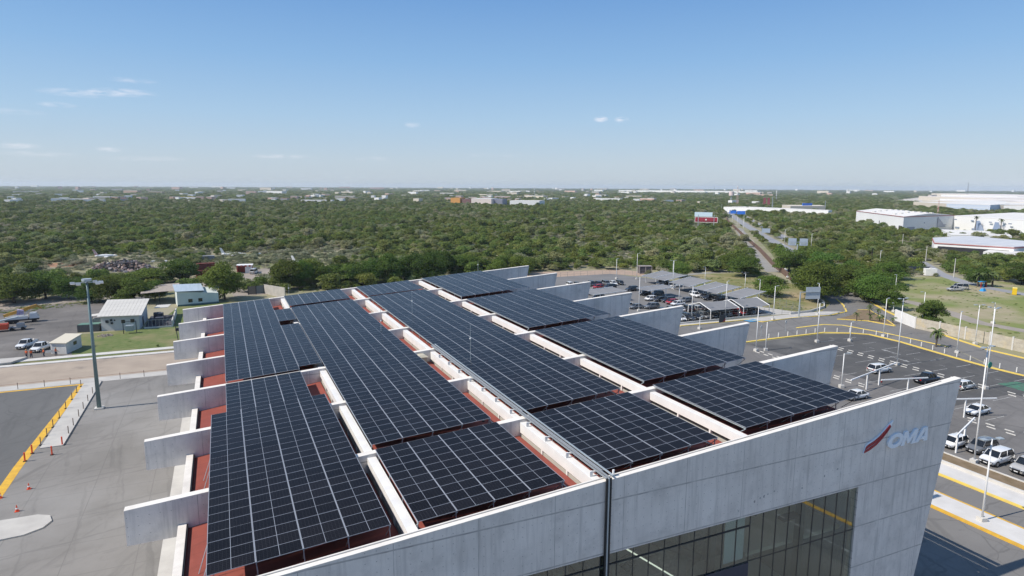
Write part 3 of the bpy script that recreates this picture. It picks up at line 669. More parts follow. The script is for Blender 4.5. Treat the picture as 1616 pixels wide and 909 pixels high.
oi = n.new("ShaderNodeObjectInfo")
mc = n.new("ShaderNodeMixRGB"); mc.inputs[1].default_value = (.0085, .0072, .0078, 1); mc.inputs[2].default_value = (.021, .0205, .022, 1); l.new(ln, mc.inputs[0])
hs = n.new("ShaderNodeHueSaturation"); mr = n.new("ShaderNodeMapRange"); mr.inputs[3].default_value = .8; mr.inputs[4].default_value = 1.25; l.new(oi.outputs['Random'], mr.inputs[0]); l.new(mr.outputs[0], hs.inputs['Value']); l.new(mc.outputs[0], hs.inputs['Color'])
l.new(hs.outputs[0], b.inputs['Base Color']); b.inputs['Roughness'].default_value = .25; b.inputs['Specular IOR Level'].default_value = .09; b.inputs['Specular Tint'].default_value = (1, .90, .80, 1)
def panel_mesh():
    mb = MB(); h = .035; fx, fy = .030, .012
    w_, d_ = pw, ph
    O = [(0, 0), (w_, 0), (w_, d_), (0, d_)]; I = [(fx, fy), (w_-fx, fy), (w_-fx, d_-fy), (fx, d_-fy)]
    for i in range(4):
        j = (i+1) % 4
        mb.quad([(*O[i], h), (*O[j], h), (*I[j], h), (*I[i], h)], 0)
        mb.quad([(*O[i], 0), (*O[j], 0), (*O[j], h), (*O[i], h)], 0)
    mb.quad([(*q, h-.003) for q in I], 1)
    mb.quad([(*q, 0) for q in O[::-1]], 2)
    mb.quad([(w_/2-.011, fy, h-.001), (w_/2+.011, fy, h-.001), (w_/2+.011, d_-fy, h-.001), (w_/2-.011, d_-fy, h-.001)], 0)
    return mb.mesh("solar_panel", [alu, cell, mat("panel_back", (.05, .05, .055), rough=.8)])
PMESH = panel_mesh(); TILT = math.atan(TAN)
ARR = [("C1", 8.79, 4, 31.85, 10, "front array of four columns in the second strip, behind the front wall"),
       ("R1", 20.54, 4, 31.82, 10, "front array of four columns right of the conduits"),
       ("RR1", 32.39, 5, 32.1, 10, "front array of five columns at the building's right edge"),
       ("RR2", 32.40, 5, 44.0, 20, "second array of the right-edge strip, five columns wide"),
       ("RR3", 32.40, 5, 66.9, 20, "third array of the right-edge strip, behind two longer fins"),
       ("RR4", 32.45, 5, 90.4, 20, "farthest array of the right-edge strip, at the last fin"),
       ("C2", 8.73, 4, 43.43, 53.4, "very long four-column array over several fins in the second strip"),
       ("L3", -.57, 3, 66.0, 42, "long three-column array at the far left edge of the roof"),
       ("L2", -.57, 3, 56.55, 8, "short three-column array behind the big left front array"),
       ("L1", -1.73, 4, 32.3, 22.9, "big left front array of four columns shifted outwards"),
       ("C3", 8.66, 4, 101.7, 9, "small flat array at the far end of the second strip"),
       ("R2", 20.53, 4, 43.48, 53.5, "very long four-column array in the third strip, right of the middle gutter"),
       ("R3", 20.6, 4, 101.3, 9.4, "small array at the far end of the third strip"),
       ("L4", 6.33, 1, 67.0, 20, "single-column array beside the long left array"),
       ("L5", 6.33, 1, 91.2, 8, "short single column of panels beyond the dark notch")]
for (cd_, x0, nc, y0, rows, lab) in ARR:
    nr = int(round(rows)); pit = 1.065*rows/nr
    a = empty("solar_array", (x0, y0, AP(x0)), label="dark blue solar array: "+lab if False else lab, cat="solar array", group="solar arrays on the terminal roof")
    a.rotation_euler = (0, -TILT, 0)
    for c in range(nc):
        for r in range(nr):
            p = bpy.data.objects.new("solar_panel", PMESH); COL.objects.link(p); p.parent = a
            p.location = (c*2.2995, r*pit, rng.normal()*.002); p.rotation_euler = (rng.normal()*.004, rng.normal()*.003, 0)
            if pit < 1.052: p.scale = (1, pit/1.065*1.0, 1)
    W_ = nc*2.2995; D_ = nr*pit
    mb = MB()
    yy = .35
    while yy < D_:
        mb.box(.05, W_-.05, yy-.02, yy+.02, -.07, -.012); yy += pit*2
    mb.build("rail", alu, a)["kind"] = "stuff"
    for i in range(nc+1):
        mb = MB(); xx = min(max(i*2.2995, .06), W_-.06)
        mb.box(xx-.03, xx+.03, .05, D_-.05, -.13, -.072); mb.build("beam", galv, a)
    mb = MB(); base = {True: 1}
    roofz = lambda X: (12.72+(X+3.1)*.14 if X < 8.2 else 15.12 if X < 20 else 15.95 if X < 32 else 16.75)
    yy = .3
    while yy < D_:
        for i in range(nc+1):
            xx = min(max(i*2.2995, .06), W_-.06); X = x0+xx
            fy = (y0+yy-FY0) % PITCH
            if fy < .6: continue
            if (8.15 < X < 8.85) or (19.8 < X < 20.5) or (31.8 < X < 32.5) or X > 43.4: continue
            h_ = AP(X)-roofz(X)
            mb.box(xx-.025, xx+.025, yy-.025, yy+.025, -h_-.0, -.131)
        yy += pit*3
    mb.build("post", galv, a)["kind"] = "stuff"
    mb = MB()
    for i in range(nc+1):
        xx = min(max(i*2.2995, .06), W_-.06); X = x0+xx
        mb.bar((xx, .1, -.15), (xx, .1+min(1.5, AP(X)-roofz(X)), -min(1.5, AP(X)-roofz(X))+.06), .04, .04)
    mb.build("brace", galv, a)["kind"] = "stuff"
# little clamps that catch the light under the near edge of the front arrays are the rail ends above

# red roof ladder brackets left
for i, y in enumerate((34.2, 36.6, 47.0, 49.0)):
    t_ = empty("roof_strut", (-2.3, y, 12.86), label="thin grey strut from the red roof to the left array, %s" % ("nearest the camera", "second from the camera", "third from the camera", "farthest one")[i], cat="strut")
    mb = MB(); mb.tube((0, 0, 0), (.75, 1.0, 1.9), .025, n=6); mb.build("strut", galv, t_)
# ------------------------------------------------------------------ lamp posts and signs on the landside
lamp_cache = {}
def lamp(x, y, h, label, heads=1, rz=0, base=True, name="lamp_post"):
    t_ = empty(name, (x, y, 0), rz, label, "lamp post", "white lamp posts of the car parks and roads")
    key = (round(h, 1), heads)
    if key not in lamp_cache:
        a = MB(); a.tube((0, 0, 0), (0, 0, h), .105, .065, n=8)
        b_ = MB(); b_.box(-.35, .35, -.35, .35, 0, .55)
        hd = MB()
        if heads == 1: hd.bar((0, 0, h-.05), (.9, 0, h+.06), .07, .07); hd.box(.55, 1.15, -.16, .16, h, h+.1)
        elif heads == 2:
            hd.bar((-.9, 0, h-.05), (.9, 0, h-.05), .07, .07)
            for s_ in (-1, 1): hd.box(s_*.95-.3, s_*.95+.3, -.25, .25, h-.05, h+.06)
        else:
            for q in range(heads):
                an = q*2*math.pi/heads; hd.bar((0, 0, h-.1), (.8*math.cos(an), .8*math.sin(an), h), .07, .07)
                hd.box(.8*math.cos(an)-.25, .8*math.cos(an)+.25, .8*math.sin(an)-.2, .8*math.sin(an)+.2, h-.02, h+.1)
        lamp_cache[key] = (a.mesh("lamp_pole", white_steel, True), b_.mesh("lamp_base", kerb_m), hd.mesh("lamp_head", galv))
    A_, B_, C_ = lamp_cache[key]
    link("pole", A_, t_); link("lamp_head", C_, t_)
    if base: link("base", B_, t_)
    return t_
for (x, y, h, nh, lb) in (
    (133.5, 200.8, 7.6, 1, "lamp post at the far left corner of the middle car park"), (140, 197, 9.7, 1, "lamp post in front of the dark cage at the back of the middle car park"),
    (104.1, 145, 9.6, 1, "lamp post rising just behind the fourth fin's end"), (138.5, 173.9, 9.6, 1, "lamp post beside the white cars under the far right canopy"),
    (122.9, 151.2, 5.5, 2, "short lamp post by the red car in the middle car park"), (152.5, 191.8, 7.1, 1, "lamp post at the right rear edge of the middle car park"),
    (109.4, 129.3, 9.0, 1, "lamp post in front of the row of dark cars, left end"), (153.8, 175.7, 6.5, 1, "lamp post in the rough grass right of the canopies, behind"),
    (119.8, 128.4, 9.7, 1, "lamp post in front of the row of dark cars, right half"), (154.8, 157.7, 6.4, 1, "lamp post in the rough grass before the round tree"),
    (146.8, 143.5, 6.8, 1, "lamp post just right of the last canopy"), (129.1, 121, 9.0, 1, "lamp post beside the blue painted kerb"),
    (104.3, 120.2, 3.0, 1, "very short lamp post on the road behind the sixth fin"), (100.9, 98.6, 9.4, 1, "tall lamp post in the car park behind the second fin's tip"),
    (103.2, 98.2, 6.2, 1, "lower lamp post standing beside a taller one near the entrance kerb"), (145.3, 121.3, 8.8, 1, "lamp post beside the back of the road sign"),
    (119.5, 99.2, 8.9, 1, "tall lamp post in the dark car park nearest the curved kerb"), (138.2, 96.9, 9.0, 1, "lamp post on the narrow verge between the two yellow kerbs"),
    (127.2, 97.0, 4.3, 1, "low lamp post in the corner of the curved kerb"),
    (169.3, 116.5, 2.6, 1, "low lamp post beside the right kerb of the approach road"), (197.5, 135.9, 6.6, 1, "lamp post among the roadside trees"),
    (138.6, 80.7, 8.7, 1, "lamp post standing on the yellow kerb opposite the wall"), (150.3, 83.9, 8.9, 2, "twin-headed lamp post in front of the panel wall"),
    (157.3, 100.5, 8.8, 1, "lamp post by the small tree at the start of the wall"), (118.0, 63.4, 14.2, 3, "tall lamp post with a green sign in the double line of wheel stops"),
    (84.2, 45.5, 15.0, 2, "tallest lamp post, in the planter in front of the parked pickup"), (118.3, 79.6, 13.2, 2, "tall lamp post behind the white SUV"),
    (95.7, 73.8, 6.1, 1, "slim lamp post beside the tip of the front fin"), (69.8, 36.3, 9.0, 2, "lamp post with two square heads on the median near the corner"),
    (292, 251, 9.4, 1, "distant lamp post beside the avenue, first"), (310, 286, 9.2, 1, "distant lamp post beside the avenue, second"),
    (369.7, 381.9, 10.3, 1, "far lamp post on the avenue, nearest of three"), (399.4, 420.2, 9.6, 1, "far lamp post on the avenue, middle of three"), (429, 457.9, 9, 1, "far lamp post on the avenue, farthest of three"),
    (414, 428, 10, 1, "far lamp post between the two lanes of the avenue"), (264, 190, 7, 1, "lamp post with no tree near it on the right field road"), (178.4, 96.0, 5.5, 1, "lamp post in the grass behind the panel wall")):
    lamp(x, y, h, lb, nh, rz=rng.uniform(-.4, .4) + (R(180) if x > 140 and x < 200 else 0))
# green round sign on the tall lamp post
t_ = empty("round_sign", (117.9, 63.2, 4.4), label="small round green sign fixed to the tall lamp post", cat="sign")
mb = MB(); mb.tube((-.05, -.14, 0), (-.05, -.20, 0), .55, n=20); mb.build("sign_plate", mat("sign_green", (.04, .33, .22), rough=.5), t_)
# big sign seen from behind on a bent post
t_ = empty("road_sign", (138.4, 121.2, 0), label="grey back of a large road sign on a bent steel post", cat="road sign")
mb = MB(); mb.tube((0, 0, 0), (0, 0, 6.9), .2, .16, n=10); mb.build("post", galv, t_)
mb = MB(); mb.bar((0, 0, 6.8), (5.2, -1.6, 6.8), .18, .18); mb.build("arm", galv, t_)
for i in range(3):
    mb = MB(); a_ = 1.6+i*1.3
    p0 = Vector((a_, -a_*.31+.12, 0)); p1 = Vector((a_+1.28, -(a_+1.28)*.31+.12, 0))
    mb.hexa([p0+Vector((0, 0, 4.9)), p1+Vector((0, 0, 4.9)), p1+Vector((0, .05, 4.9)), p0+Vector((0, .05, 4.9)), p0+Vector((0, 0, 8.1)), p1+Vector((0, 0, 8.1)), p1+Vector((0, .05, 8.1)), p0+Vector((0, .05, 8.1))])
    mb.build("sign_panel", mat("sign_back", (.48, .53, .56), rough=.45), t_)
def small_sign(x, y, label, h=2.3):
    t_ = empty("small_sign", (x, y, 0), R(20), label, "road sign")
    mb = MB(); mb.tube((0, 0, 0), (0, 0, h), .04, n=6); mb.build("post", galv, t_)
    mb = MB(); mb.tube((0, -.03, h), (0, .03, h), .38, n=16); mb.build("sign_plate", MATS["sign_back"], t_)
small_sign(152.5, 118.6, "round sign at the roadside below the large trees")
small_sign(112.2, 108.4, "round sign behind the white posts, left")
small_sign(121.8, 110.2, "round sign behind the white posts, right")
t_ = empty("notice_board", (103.8, 107.8, 0), R(10), "dark notice board on two legs by the start of the yellow kerb", "sign")
mb = MB(); mb.box(-1.1, 1.1, -.04, .04, .5, 2.2); mb.build("board", mat("board_dark", (.05, .055, .06), rough=.5), t_)
for s_ in (-.9, .9):
    mb = MB(); mb.box(s_-.05, s_+.05, -.05, .05, 0, 2.3); mb.build("leg", dark_steel, t_)
t_ = empty("notice_board", (113.2, 122.3, 0), R(10), "dark board with red corner behind the fifth fin", "sign")
mb = MB(); mb.box(-1.2, 1.2, -.04, .04, .6, 2.4); mb.build("board", MATS["board_dark"], t_)
mb = MB(); mb.quad([(.2, -.05, .6), (1.2, -.05, .6), (1.2, -.05, 1.6)]); mb.build("red_corner", mat("sign_red2", (.4, .03, .03), rough=.5), t_)

# ------------------------------------------------------------------ carports
fab = mat("shade_fabric", (.23, .232, .238), (.195, .198, .205), .4, rough=.9)
def canopy(x0, x1, y0, y1, zl, zr, label, cols=3, peak=None, axis='x', post_h=None):
    """fabric canopy; profile across X (axis x) rising zl->peak->zr, rafters white"""
    t_ = empty("shade_canopy", (x0, y0, 0), label=label, cat="carport", group="grey fabric shade canopies over the parked cars")
    W_, D_ = x1-x0, y1-y0
    if axis == 'x':
        prof = [(0, zl), (W_/2, peak), (W_, zr)] if peak else [(0, zl), (W_, zr)]
        P3 = lambda a, z, b: (a, b, z)
        L_ = D_
    else:
        prof = [(0, zl), (D_/2, peak), (D_, zr)] if peak else [(0, zl), (D_, zr)]
        P3 = lambda a, z, b: (b, a, z)
        L_ = W_
    for i in range(len(prof)-1):
        mb = MB(); nseg = 6
        for q in range(nseg):
            for e in range(4):
                def pt(u, v):
                    a = prof[i][0]+(prof[i+1][0]-prof[i][0])*u; z = prof[i][1]+(prof[i+1][1]-prof[i][1])*u
                    sag = -.16*math.sin(math.pi*u)*math.sin(math.pi*((v*cols) % 1.0 if v < 1 else 0))
                    return P3(a, z+sag, v*L_)
                mb.quad([pt(e/4, q/nseg), pt((e+1)/4, q/nseg), pt((e+1)/4, (q+1)/nseg), pt(e/4, (q+1)/nseg)])
        mb.build("fabric_sheet", fab, t_)
    for c in range(cols+1):
        v = c/cols*L_
        for i in range(len(prof)-1):
            mb = MB(); mb.bar(P3(prof[i][0], prof[i][1]+.07, v), P3(prof[i+1][0], prof[i+1][1]+.07, v), .13, .16); mb.build("rafter", white_steel, t_)
        for q in ([prof[0], prof[-1]] if peak else [(prof[0][0]*.8+prof[1][0]*.2, prof[0][1]*.8+prof[1][1]*.2), (prof[0][0]*.35+prof[1][0]*.65, prof[0][1]*.35+prof[1][1]*.65)]):
            mb = MB(); a = P3(q[0], 0, v); b_ = P3(q[0], q[1], v); mb.box(a[0]-.07, a[0]+.07, a[1]-.07, a[1]+.07, 0, q[1]); mb.build("column", white_steel, t_)
    return t_
canopy(114, 123.6, 127.4, 136.2, 2.55, 2.55, "gable canopy over the row of dark cars, left one", peak=3.9, axis='y', cols=1)
canopy(124.9, 134, 127.2, 136.6, 2.55, 2.55, "gable canopy over the row of dark cars, right one", peak=4.0, axis='y', cols=1)
canopy(134.5, 144.2, 138.5, 145.6, 2.5, 4.0, "sloping canopy at the right edge of the middle car park, nearest", cols=1)
canopy(134.5, 144, 148.2, 159.0, 2.5, 4.0, "sloping canopy at the right edge of the middle car park, second", cols=2)
canopy(135.5, 144.5, 162.0, 172.0, 2.5, 4.0, "sloping canopy at the right edge of the middle car park, third", cols=1)
canopy(136.5, 146, 176, 189, 2.5, 3.9, "sloping canopy at the right edge of the middle car park, farthest", cols=2)
canopy(118, 128.5, 160, 166, 2.5, 3.1, "low canopy in the centre of the middle car park", cols=1)
canopy(98.5, 110.5, 160, 168, 2.5, 3.1, "canopy at the left of the middle car park behind the third fin", cols=1)
def bare_frame(pts, z0, z1, posts, label):
    t_ = empty("carport_frame", (pts[0][0], pts[0][1], 0), label=label, cat="carport frame", group="bare white carport frames without fabric")
    o_ = Vector((pts[0][0], pts[0][1], 0))
    mb = MB(); mb.bar(Vector((*pts[0], z0))-o_, Vector((*pts[1], z1))-o_, .16, .18); mb.build("beam", white_steel, t_)
    for (x, y) in posts:
        tt = (Vector((x, y))-Vector(pts[0])).length/(Vector(pts[1])-Vector(pts[0])).length
        mb = MB(); mb.box(x-o_.x-.09, x-o_.x+.09, y-o_.y-.09, y-o_.y+.09, 0, z0+(z1-z0)*tt); mb.build("column", white_steel, t_)
bare_frame([(85.0, 48.3), (92.2, 50.4)], 2.5, 3.1, [(85.4, 48.4), (88.6, 49.4)], "bare white frame over the grey car by the front wall's edge")
bare_frame([(98.3, 56.9), (104.4, 54.4)], 2.9, 3.0, [(100.1, 56.2)], "bare white frame with one column beside the white sedan")
bare_frame([(93.2, 70.2), (108.8, 73.4)], 2.7, 3.1, [(98.8, 71.4), (103.0, 72.2)], "sloping bare white frame behind the front wall's end")
bare_frame([(97.3, 67.8), (105.4, 65.4)], 2.9, 3.0, [(102, 66.4)], "bare white frame with a red tag on its end")
t_ = empty("safety_tag", (97.35, 67.8, 2.6), label="small red tag hanging on the end of a carport frame", cat="tag")
mb = MB(); mb.tube((0, 0, 0), (0, -.05, 0), .18, n=10); mb.build("disc", MATS["sign_red2"], t_)

# ------------------------------------------------------------------ cars
tyre = black_rubber; rimm = mat("wheel_rim", (.45, .46, .47), rough=.35, metal=.7); winm = mat("car_window", (.012, .014, .017), rough=.06, spec=.7)
lampm = mat("head_lamp", (.65, .68, .70), rough=.15, spec=.8); tailm = mat("tail_lamp", (.35, .01, .01), rough=.2); trim = mat("black_trim", (.02, .02, .022), rough=.5)
CC = dict(white=(.72, .72, .71), black=(.012, .012, .014), grey=(.14, .145, .15), silver=(.42, .41, .39), red=(.33, .01, .015), navy=(.012, .018, .035), beige=(.45, .38, .28))
def paint(c): return mat("paint_"+c, CC[c], rough=.28, spec=.6, coat=.6)
PROTO = {}
def car_proto(kind, color):
    """x forward; returns list of (name, mesh)"""
    if (kind, color) in PROTO: return PROTO[(kind, color)]
    body = paint(color)
    if kind == "sedan": L, W, H, zb, hood, cab = 4.5, 1.78, 1.45, .90, .93, (-1.75, -1.0, .45, 1.25)
    elif kind == "hatch": L, W, H, zb, hood, cab = 4.0, 1.74, 1.52, .93, .95, (-1.95, -1.55, .55, 1.25)
    elif kind == "suv": L, W, H, zb, hood, cab = 4.6, 1.86, 1.70, 1.02, 1.05, (-2.2, -1.8, .55, 1.25)
    elif kind == "van": L, W, H, zb, hood, cab = 5.0, 1.95, 2.1, 1.15, 1.15, (-2.45, -2.35, 1.05, 1.9)
    else: L, W, H, zb, hood, cab = 5.3, 1.85, 1.78, 1.02, 1.08, (-.75, -.55, .75, 1.35)
    h = L/2; w2 = W/2; out = []
    # lower body lofted along x
    st = [(-h, .55, .62, .78), (-h+.06, .36, .86, .90), (-h+.35, .27, .97, .985)]
    deck = zb if kind != "sedan" else zb+.02
    xs = [(-h, .62, zb*.80, .80), (-h+.05, .40, deck*.96, .93), (-h+.45, .26, deck, 1.0), (cab[0], .25, zb, 1.0), (0, .25, zb, 1.0), (cab[3], .25, zb+.01, 1.0), (h-.75, .26, hood*.93, .985), (h-.22, .30, hood*.80, .90), (h-.02, .42, hood*.68, .78)]
    mb = MB(); ring = []
    for (x, z0, zt, ws_) in xs:
        ww = w2*ws_
        pts = [(-ww*.86, z0), (-ww, z0+.18), (-ww, (z0+zt)/2+.04), (-ww*.95, zt-.03), (-ww*.80, zt), (ww*.80, zt), (ww*.95, zt-.03), (ww, (z0+zt)/2+.04), (ww, z0+.18), (ww*.86, z0)]
        ring.append([(x, y, z) for y, z in pts])
    nr_ = len(ring[0]); b = len(mb.v)
    for r_ in ring: mb.v += r_
    for i in range(len(ring)-1):
        for j in range(nr_):
            k = (j+1) % nr_; mb.f.append((i*nr_+j, i*nr_+k, (i+1)*nr_+k, (i+1)*nr_+j)); mb.m.append(0)
    mb.f.append(tuple(range(nr_))); mb.m.append(0); mb.f.append(tuple(range(len(ring)*nr_-1, (len(ring)-1)*nr_-1, -1))); mb.m.append(0)
    # roof + pillars
    a0, a1, a2, a3 = cab; wb = w2*.90; wr = w2*.74
    base = {'rl': (a0, wb), 'fl': (a3, wb)}; roof = [(a1, wr), (a2, wr)]
    zr = H
    mb.hexa([(a1-.04, -wr, zr-.06), (a2+.06, -wr, zr-.06), (a2+.06, wr, zr-.06), (a1-.04, wr, zr-.06), (a1+.12, -wr*.88, zr), (a2-.08, -wr*.88, zr), (a2-.08, wr*.88, zr), (a1+.12, wr*.88, zr)])
    for s_ in (-1, 1):
        for (xb, xt) in ((a0+.05, a1), (a3-.02, a2+.03), ((a0+a3)/2-.1, (a1+a2)/2-.05)):
            mb.bar((xb, s_*wb*1.0, zb-.02), (xt, s_*wr*1.01, zr-.04), .07, .07)
    if kind == "pickup":
        mb.box(-h+.06, a0, -w2*.97, -w2*.86, .9, 1.12); mb.box(-h+.06, a0, w2*.86, w2*.97, .9, 1.12); mb.box(-h+.04, -h+.12, -w2*.9, w2*.9, .85, 1.12)
    out.append(("body", mb.mesh("car_body", body, True)))
    if kind == "pickup":
        mb = MB(); mb.box(-h+.13, a0-.02, -w2*.855, w2*.855, .95, 1.03); out.append(("load_bed", mb.mesh("load_bed", trim)))
    mb = MB(); mb.hexa([(a0, -wb, zb-.02), (a3, -wb, zb-.02), (a3, wb, zb-.02), (a0, wb, zb-.02), (a1, -wr, zr-.05), (a2, -wr, zr-.05), (a2, wr, zr-.05), (a1, wr, zr-.05)])
    out.append(("window", mb.mesh("car_glass", winm)))
    R_ = .33 if kind in ("sedan", "hatch") else .38
    wm = MB(); wm.tube((0, -.11, 0), (0, .11, 0), R_, n=16, m=0); wm.tube((0, -.12, 0), (0, .12, 0), R_*.62, n=12, m=1)
    wme = wm.mesh("wheel", [tyre, rimm])
    for sx in (h-.85, -h+.85):
        for s_ in (-1, 1): out.append(("wheel", wme, (sx, s_*(w2-.10), R_)))
    hz_ = hood*.68
    for s_ in (-1, 1):
        mb = MB(); mb.hexa([(h-.30, s_*w2*.52, hz_-.06), (h+.005, s_*w2*.48, hz_-.06), (h-.10, s_*w2*.80, hz_-.06), (h-.34, s_*w2*.90, hz_-.06), (h-.36, s_*w2*.52, hz_+.09), (h-.06, s_*w2*.5, hz_+.07), (h-.16, s_*w2*.80, hz_+.09), (h-.36, s_*w2*.88, hz_+.1)])
        out.append(("headlight", mb.mesh("headlight", lampm)))
        mb = MB(); mb.box(-h-.01, -h+.14, s_*w2*.72-.12, s_*w2*.72+.12, zb*.72, zb*.72+.2); out.append(("tail_light", mb.mesh("tail_light", tailm)))
        mb = MB(); mb.box(a3-.35, a3-.2, s_*w2*1.02-.1, s_*w2*1.02+.1, zb+.02, zb+.15); out.append(("mirror", mb.mesh("mirror", body)))
    mb = MB(); mb.box(h-.12, h+.02, -w2*.44, w2*.44, hz_-.28, hz_-.04); out.append(("grille", mb.mesh("grille", trim)))
    mb = MB(); mb.box(h-.02, h+.03, -.2, .2, .42, .53); mb.box(-h-.02, -h+.02, -.2, .2, .55, .66); out.append(("number_plate", mb.mesh("plate", white_steel)))
    PROTO[(kind, color)] = out
    return out
def car(kind, color, x, y, ang, label, group=None, cat=None, s=1.0):
    t_ = empty({"pickup": "parked_pickup", "van": "parked_van"}.get(kind, "parked_car"), (x, y, .03), R(ang), label, cat or {"pickup": "pickup truck", "van": "van"}.get(kind, "car"), group)
    t_.scale = (s,)*3
    for it in car_proto(kind, color): link(it[0], it[1], t_, it[2] if len(it) > 2 else None)
    return t_
G1 = "cars in the car park beside the terminal"
car("suv", "white", 110.5, 77.6, -4, "white SUV alone in the bays behind the tall lamp post", G1)
car("pickup", "navy", 112.6, 70.0, -2, "dark blue pickup partly hidden by the tip of the front wall", G1)
car("hatch", "white", 114.9, 65.0, -3, "white hatchback right of the wall's tip, seen from behind", G1)
car("sedan", "white", 103.5, 56.4, 181, "white sedan beside the bare carport frame", G1)
car("sedan", "white", 92.8, 68.8, 180, "white car with a sunroof behind the coping of the front wall", G1)
car("suv", "navy", 107.4, 41.6, 182, "blue-grey car cut off by the right edge of the picture", G1)
car("hatch", "white", 87.4, 49.9, 181, "white car beside the terminal wall's edge, first in the planter row", "cars parked nose to the planter")
car("suv", "black", 86.6, 52.6, 181, "black car squeezed between the wall's edge and the white one", "cars parked nose to the planter")
car("suv", "grey", 89.0, 47.4, 181, "dark grey car second from the terminal in the planter row", "cars parked nose to the planter")
car("suv", "white", 87.0, 44.5, 181, "white SUV with a dark grille behind the tallest lamp post", "cars parked nose to the planter", s=1.04)
car("pickup", "silver", 87.9, 41.4, 181, "silver double-cab pickup facing the planter", "cars parked nose to the planter", s=1.03)
car("suv", "navy", 87.0, 38.3, 181, "dark car at the right edge in the planter row", "cars parked nose to the planter")
car("hatch", "black", 97.2, 82.0, 188, "black car half hidden behind the front fin's tip, highest", "black cars peeping out behind a fin")
car("hatch", "black", 93.5, 77.0, 188, "black car half hidden behind the front fin's tip, lowest", "black cars peeping out behind a fin")
G2 = "dark cars under the gable canopies"
cols_ = ["white", "black", "black", "grey", "black", "navy", "grey", "red", "red", "black", "black"]
for i, c_ in enumerate(cols_):
    car("suv" if i % 2 else "hatch", c_, 106.6+i*2.55, 130.4, 268+rng.uniform(-2, 2), "%s car, number %s from the left in the row under the gable canopies" % (c_, ["one", "two", "three", "four", "five", "six", "seven", "eight", "nine", "ten", "eleven"][i]), G2)
G3 = "cars in the middle car park"
for (k_, c_, x, y, a, lb) in (("suv", "white", 134.2, 157.5, 262, "white SUV at the mouth of the second sloping canopy"), ("hatch", "black", 135.8, 154.6, 180, "black car right behind the white SUV under the second canopy"),
    ("suv", "black", 134.8, 151.6, 180, "black SUV in the middle under the second canopy"), ("suv", "black", 136.0, 148.8, 180, "large black car nearest under the second canopy"), ("sedan", "black", 137.8, 145.4, 180, "black car at the joint of the two nearest sloping canopies"),
    ("hatch", "navy", 139.8, 141.6, 180, "dark car under the nearest sloping canopy"),
    ("hatch", "white", 117.3, 157.6, 182, "white car first in the row of four left of the red one"), ("hatch", "black", 119.0, 155.4, 182, "black car between the white and the red one"), ("suv", "black", 120.6, 153.3, 182, "black SUV touching the red car's side"),
    ("hatch", "red", 119.6, 150.4, 182, "bright red car in the middle car park"), ("sedan", "white", 119.5, 147.6, 182, "white car just below the red one"), ("hatch", "grey", 125.6, 151.2, 182, "grey car right of the red one"),
    ("suv", "white", 140.5, 182.1, 180, "white SUV under the farthest sloping canopy"), ("sedan", "white", 140.8, 176.2, 180, "white sedan between the third and the farthest canopy"), ("suv", "black", 141.4, 179.0, 180, "black SUV between two white cars under the farthest canopy"),
    ("hatch", "black", 142.4, 184.8, 180, "black car deepest under the farthest canopy"),
    ("hatch", "red", 114.8, 183.6, 180, "dark red tailed car at the left in the far left of the middle car park"), ("suv", "black", 118.3, 181.8, 180, "black car beside the dark red one"), ("suv", "black", 122.6, 175.0, 180, "black SUV alone right of a canopy column"),
    ("sedan", "grey", 105.6, 148.3, 180, "grey car just behind the rubble-pale lamp base"), ("hatch", "white", 103.8, 150.8, 180, "white car showing between the fins and the pale lamp base"), ("suv", "grey", 109.8, 146.8, 180, "grey SUV in the open lane near the fins"),
    ("hatch", "black", 121.5, 166.5, 180, "black car at the end of the low central canopy"), ("hatch", "grey", 125.5, 165.0, 180, "grey car at the end of the low central canopy"), ("suv", "black", 129.6, 133.4, 268, "black car tucked under the right gable canopy's far side"), ("sedan", "white", 131.8, 140.5, 180, "white car glimpsed between gable and sloping canopies"),
    ("sedan", "black", 106.8, 173.5, 180, "black car under the canopy by the third fin, first"), ("hatch", "black", 104.0, 165.8, 180, "black car under the canopy by the third fin, second")):
    car(k_, c_, x, y, a, lb, G3)
for i, (k_, c_) in enumerate((("suv", "white"), ("hatch", "black"), ("sedan", "silver"), ("suv", "black"), ("hatch", "navy"), ("suv", "grey"), ("sedan", "white"), ("hatch", "black"))):
    car(k_, c_, 108+i*2.7, 190.5-i*.3, 262+rng.uniform(-3, 3), "%s car, %s from the left in the open row before the dirt bank" % (c_, ["first", "second", "third", "fourth", "fifth", "sixth", "seventh", "eighth"][i]), G3)
for i, (k_, c_) in enumerate((("hatch", "black"), ("suv", "grey"), ("sedan", "white"), ("suv", "black"), ("hatch", "silver"), ("suv", "navy"))):
    car(k_, c_, 108.5+i*2.8, 140.6-i*.2, 85+rng.uniform(-3, 3), "%s car, %s from the left in the row behind the gable canopies" % (c_, ["first", "second", "third", "fourth", "fifth", "sixth"][i]), G3)
# framed dark box at the back, pale lamp rubble, fence of the middle car park
t_ = empty("equipment_cage", (150.2, 209.6, 0), R(-18), "dark steel framed cage at the back of the middle car park", "cage")
for (a_, b_) in ((0, 0), (5.0, 0), (0, 2.2), (5.0, 2.2), (2.5, 0)):
    mb = MB(); mb.box(a_-.1, a_+.1, b_-.1, b_+.1, 0, 3.0); mb.build("frame_post", mat("cage_frame", (.38, .33, .31), rough=.7), t_)
mb = MB(); mb.box(-.1, 5.1, -.1, 2.3, 2.9, 3.05); mb.build("cage_roof", MATS["cage_frame"], t_)
mb = MB(); mb.box(.15, 4.85, .1, 2.1, .1, 2.8); mb.build("machine", mat("machine_dark", (.06, .055, .06), (.12, .11, .12), 1.5, rough=.8), t_)
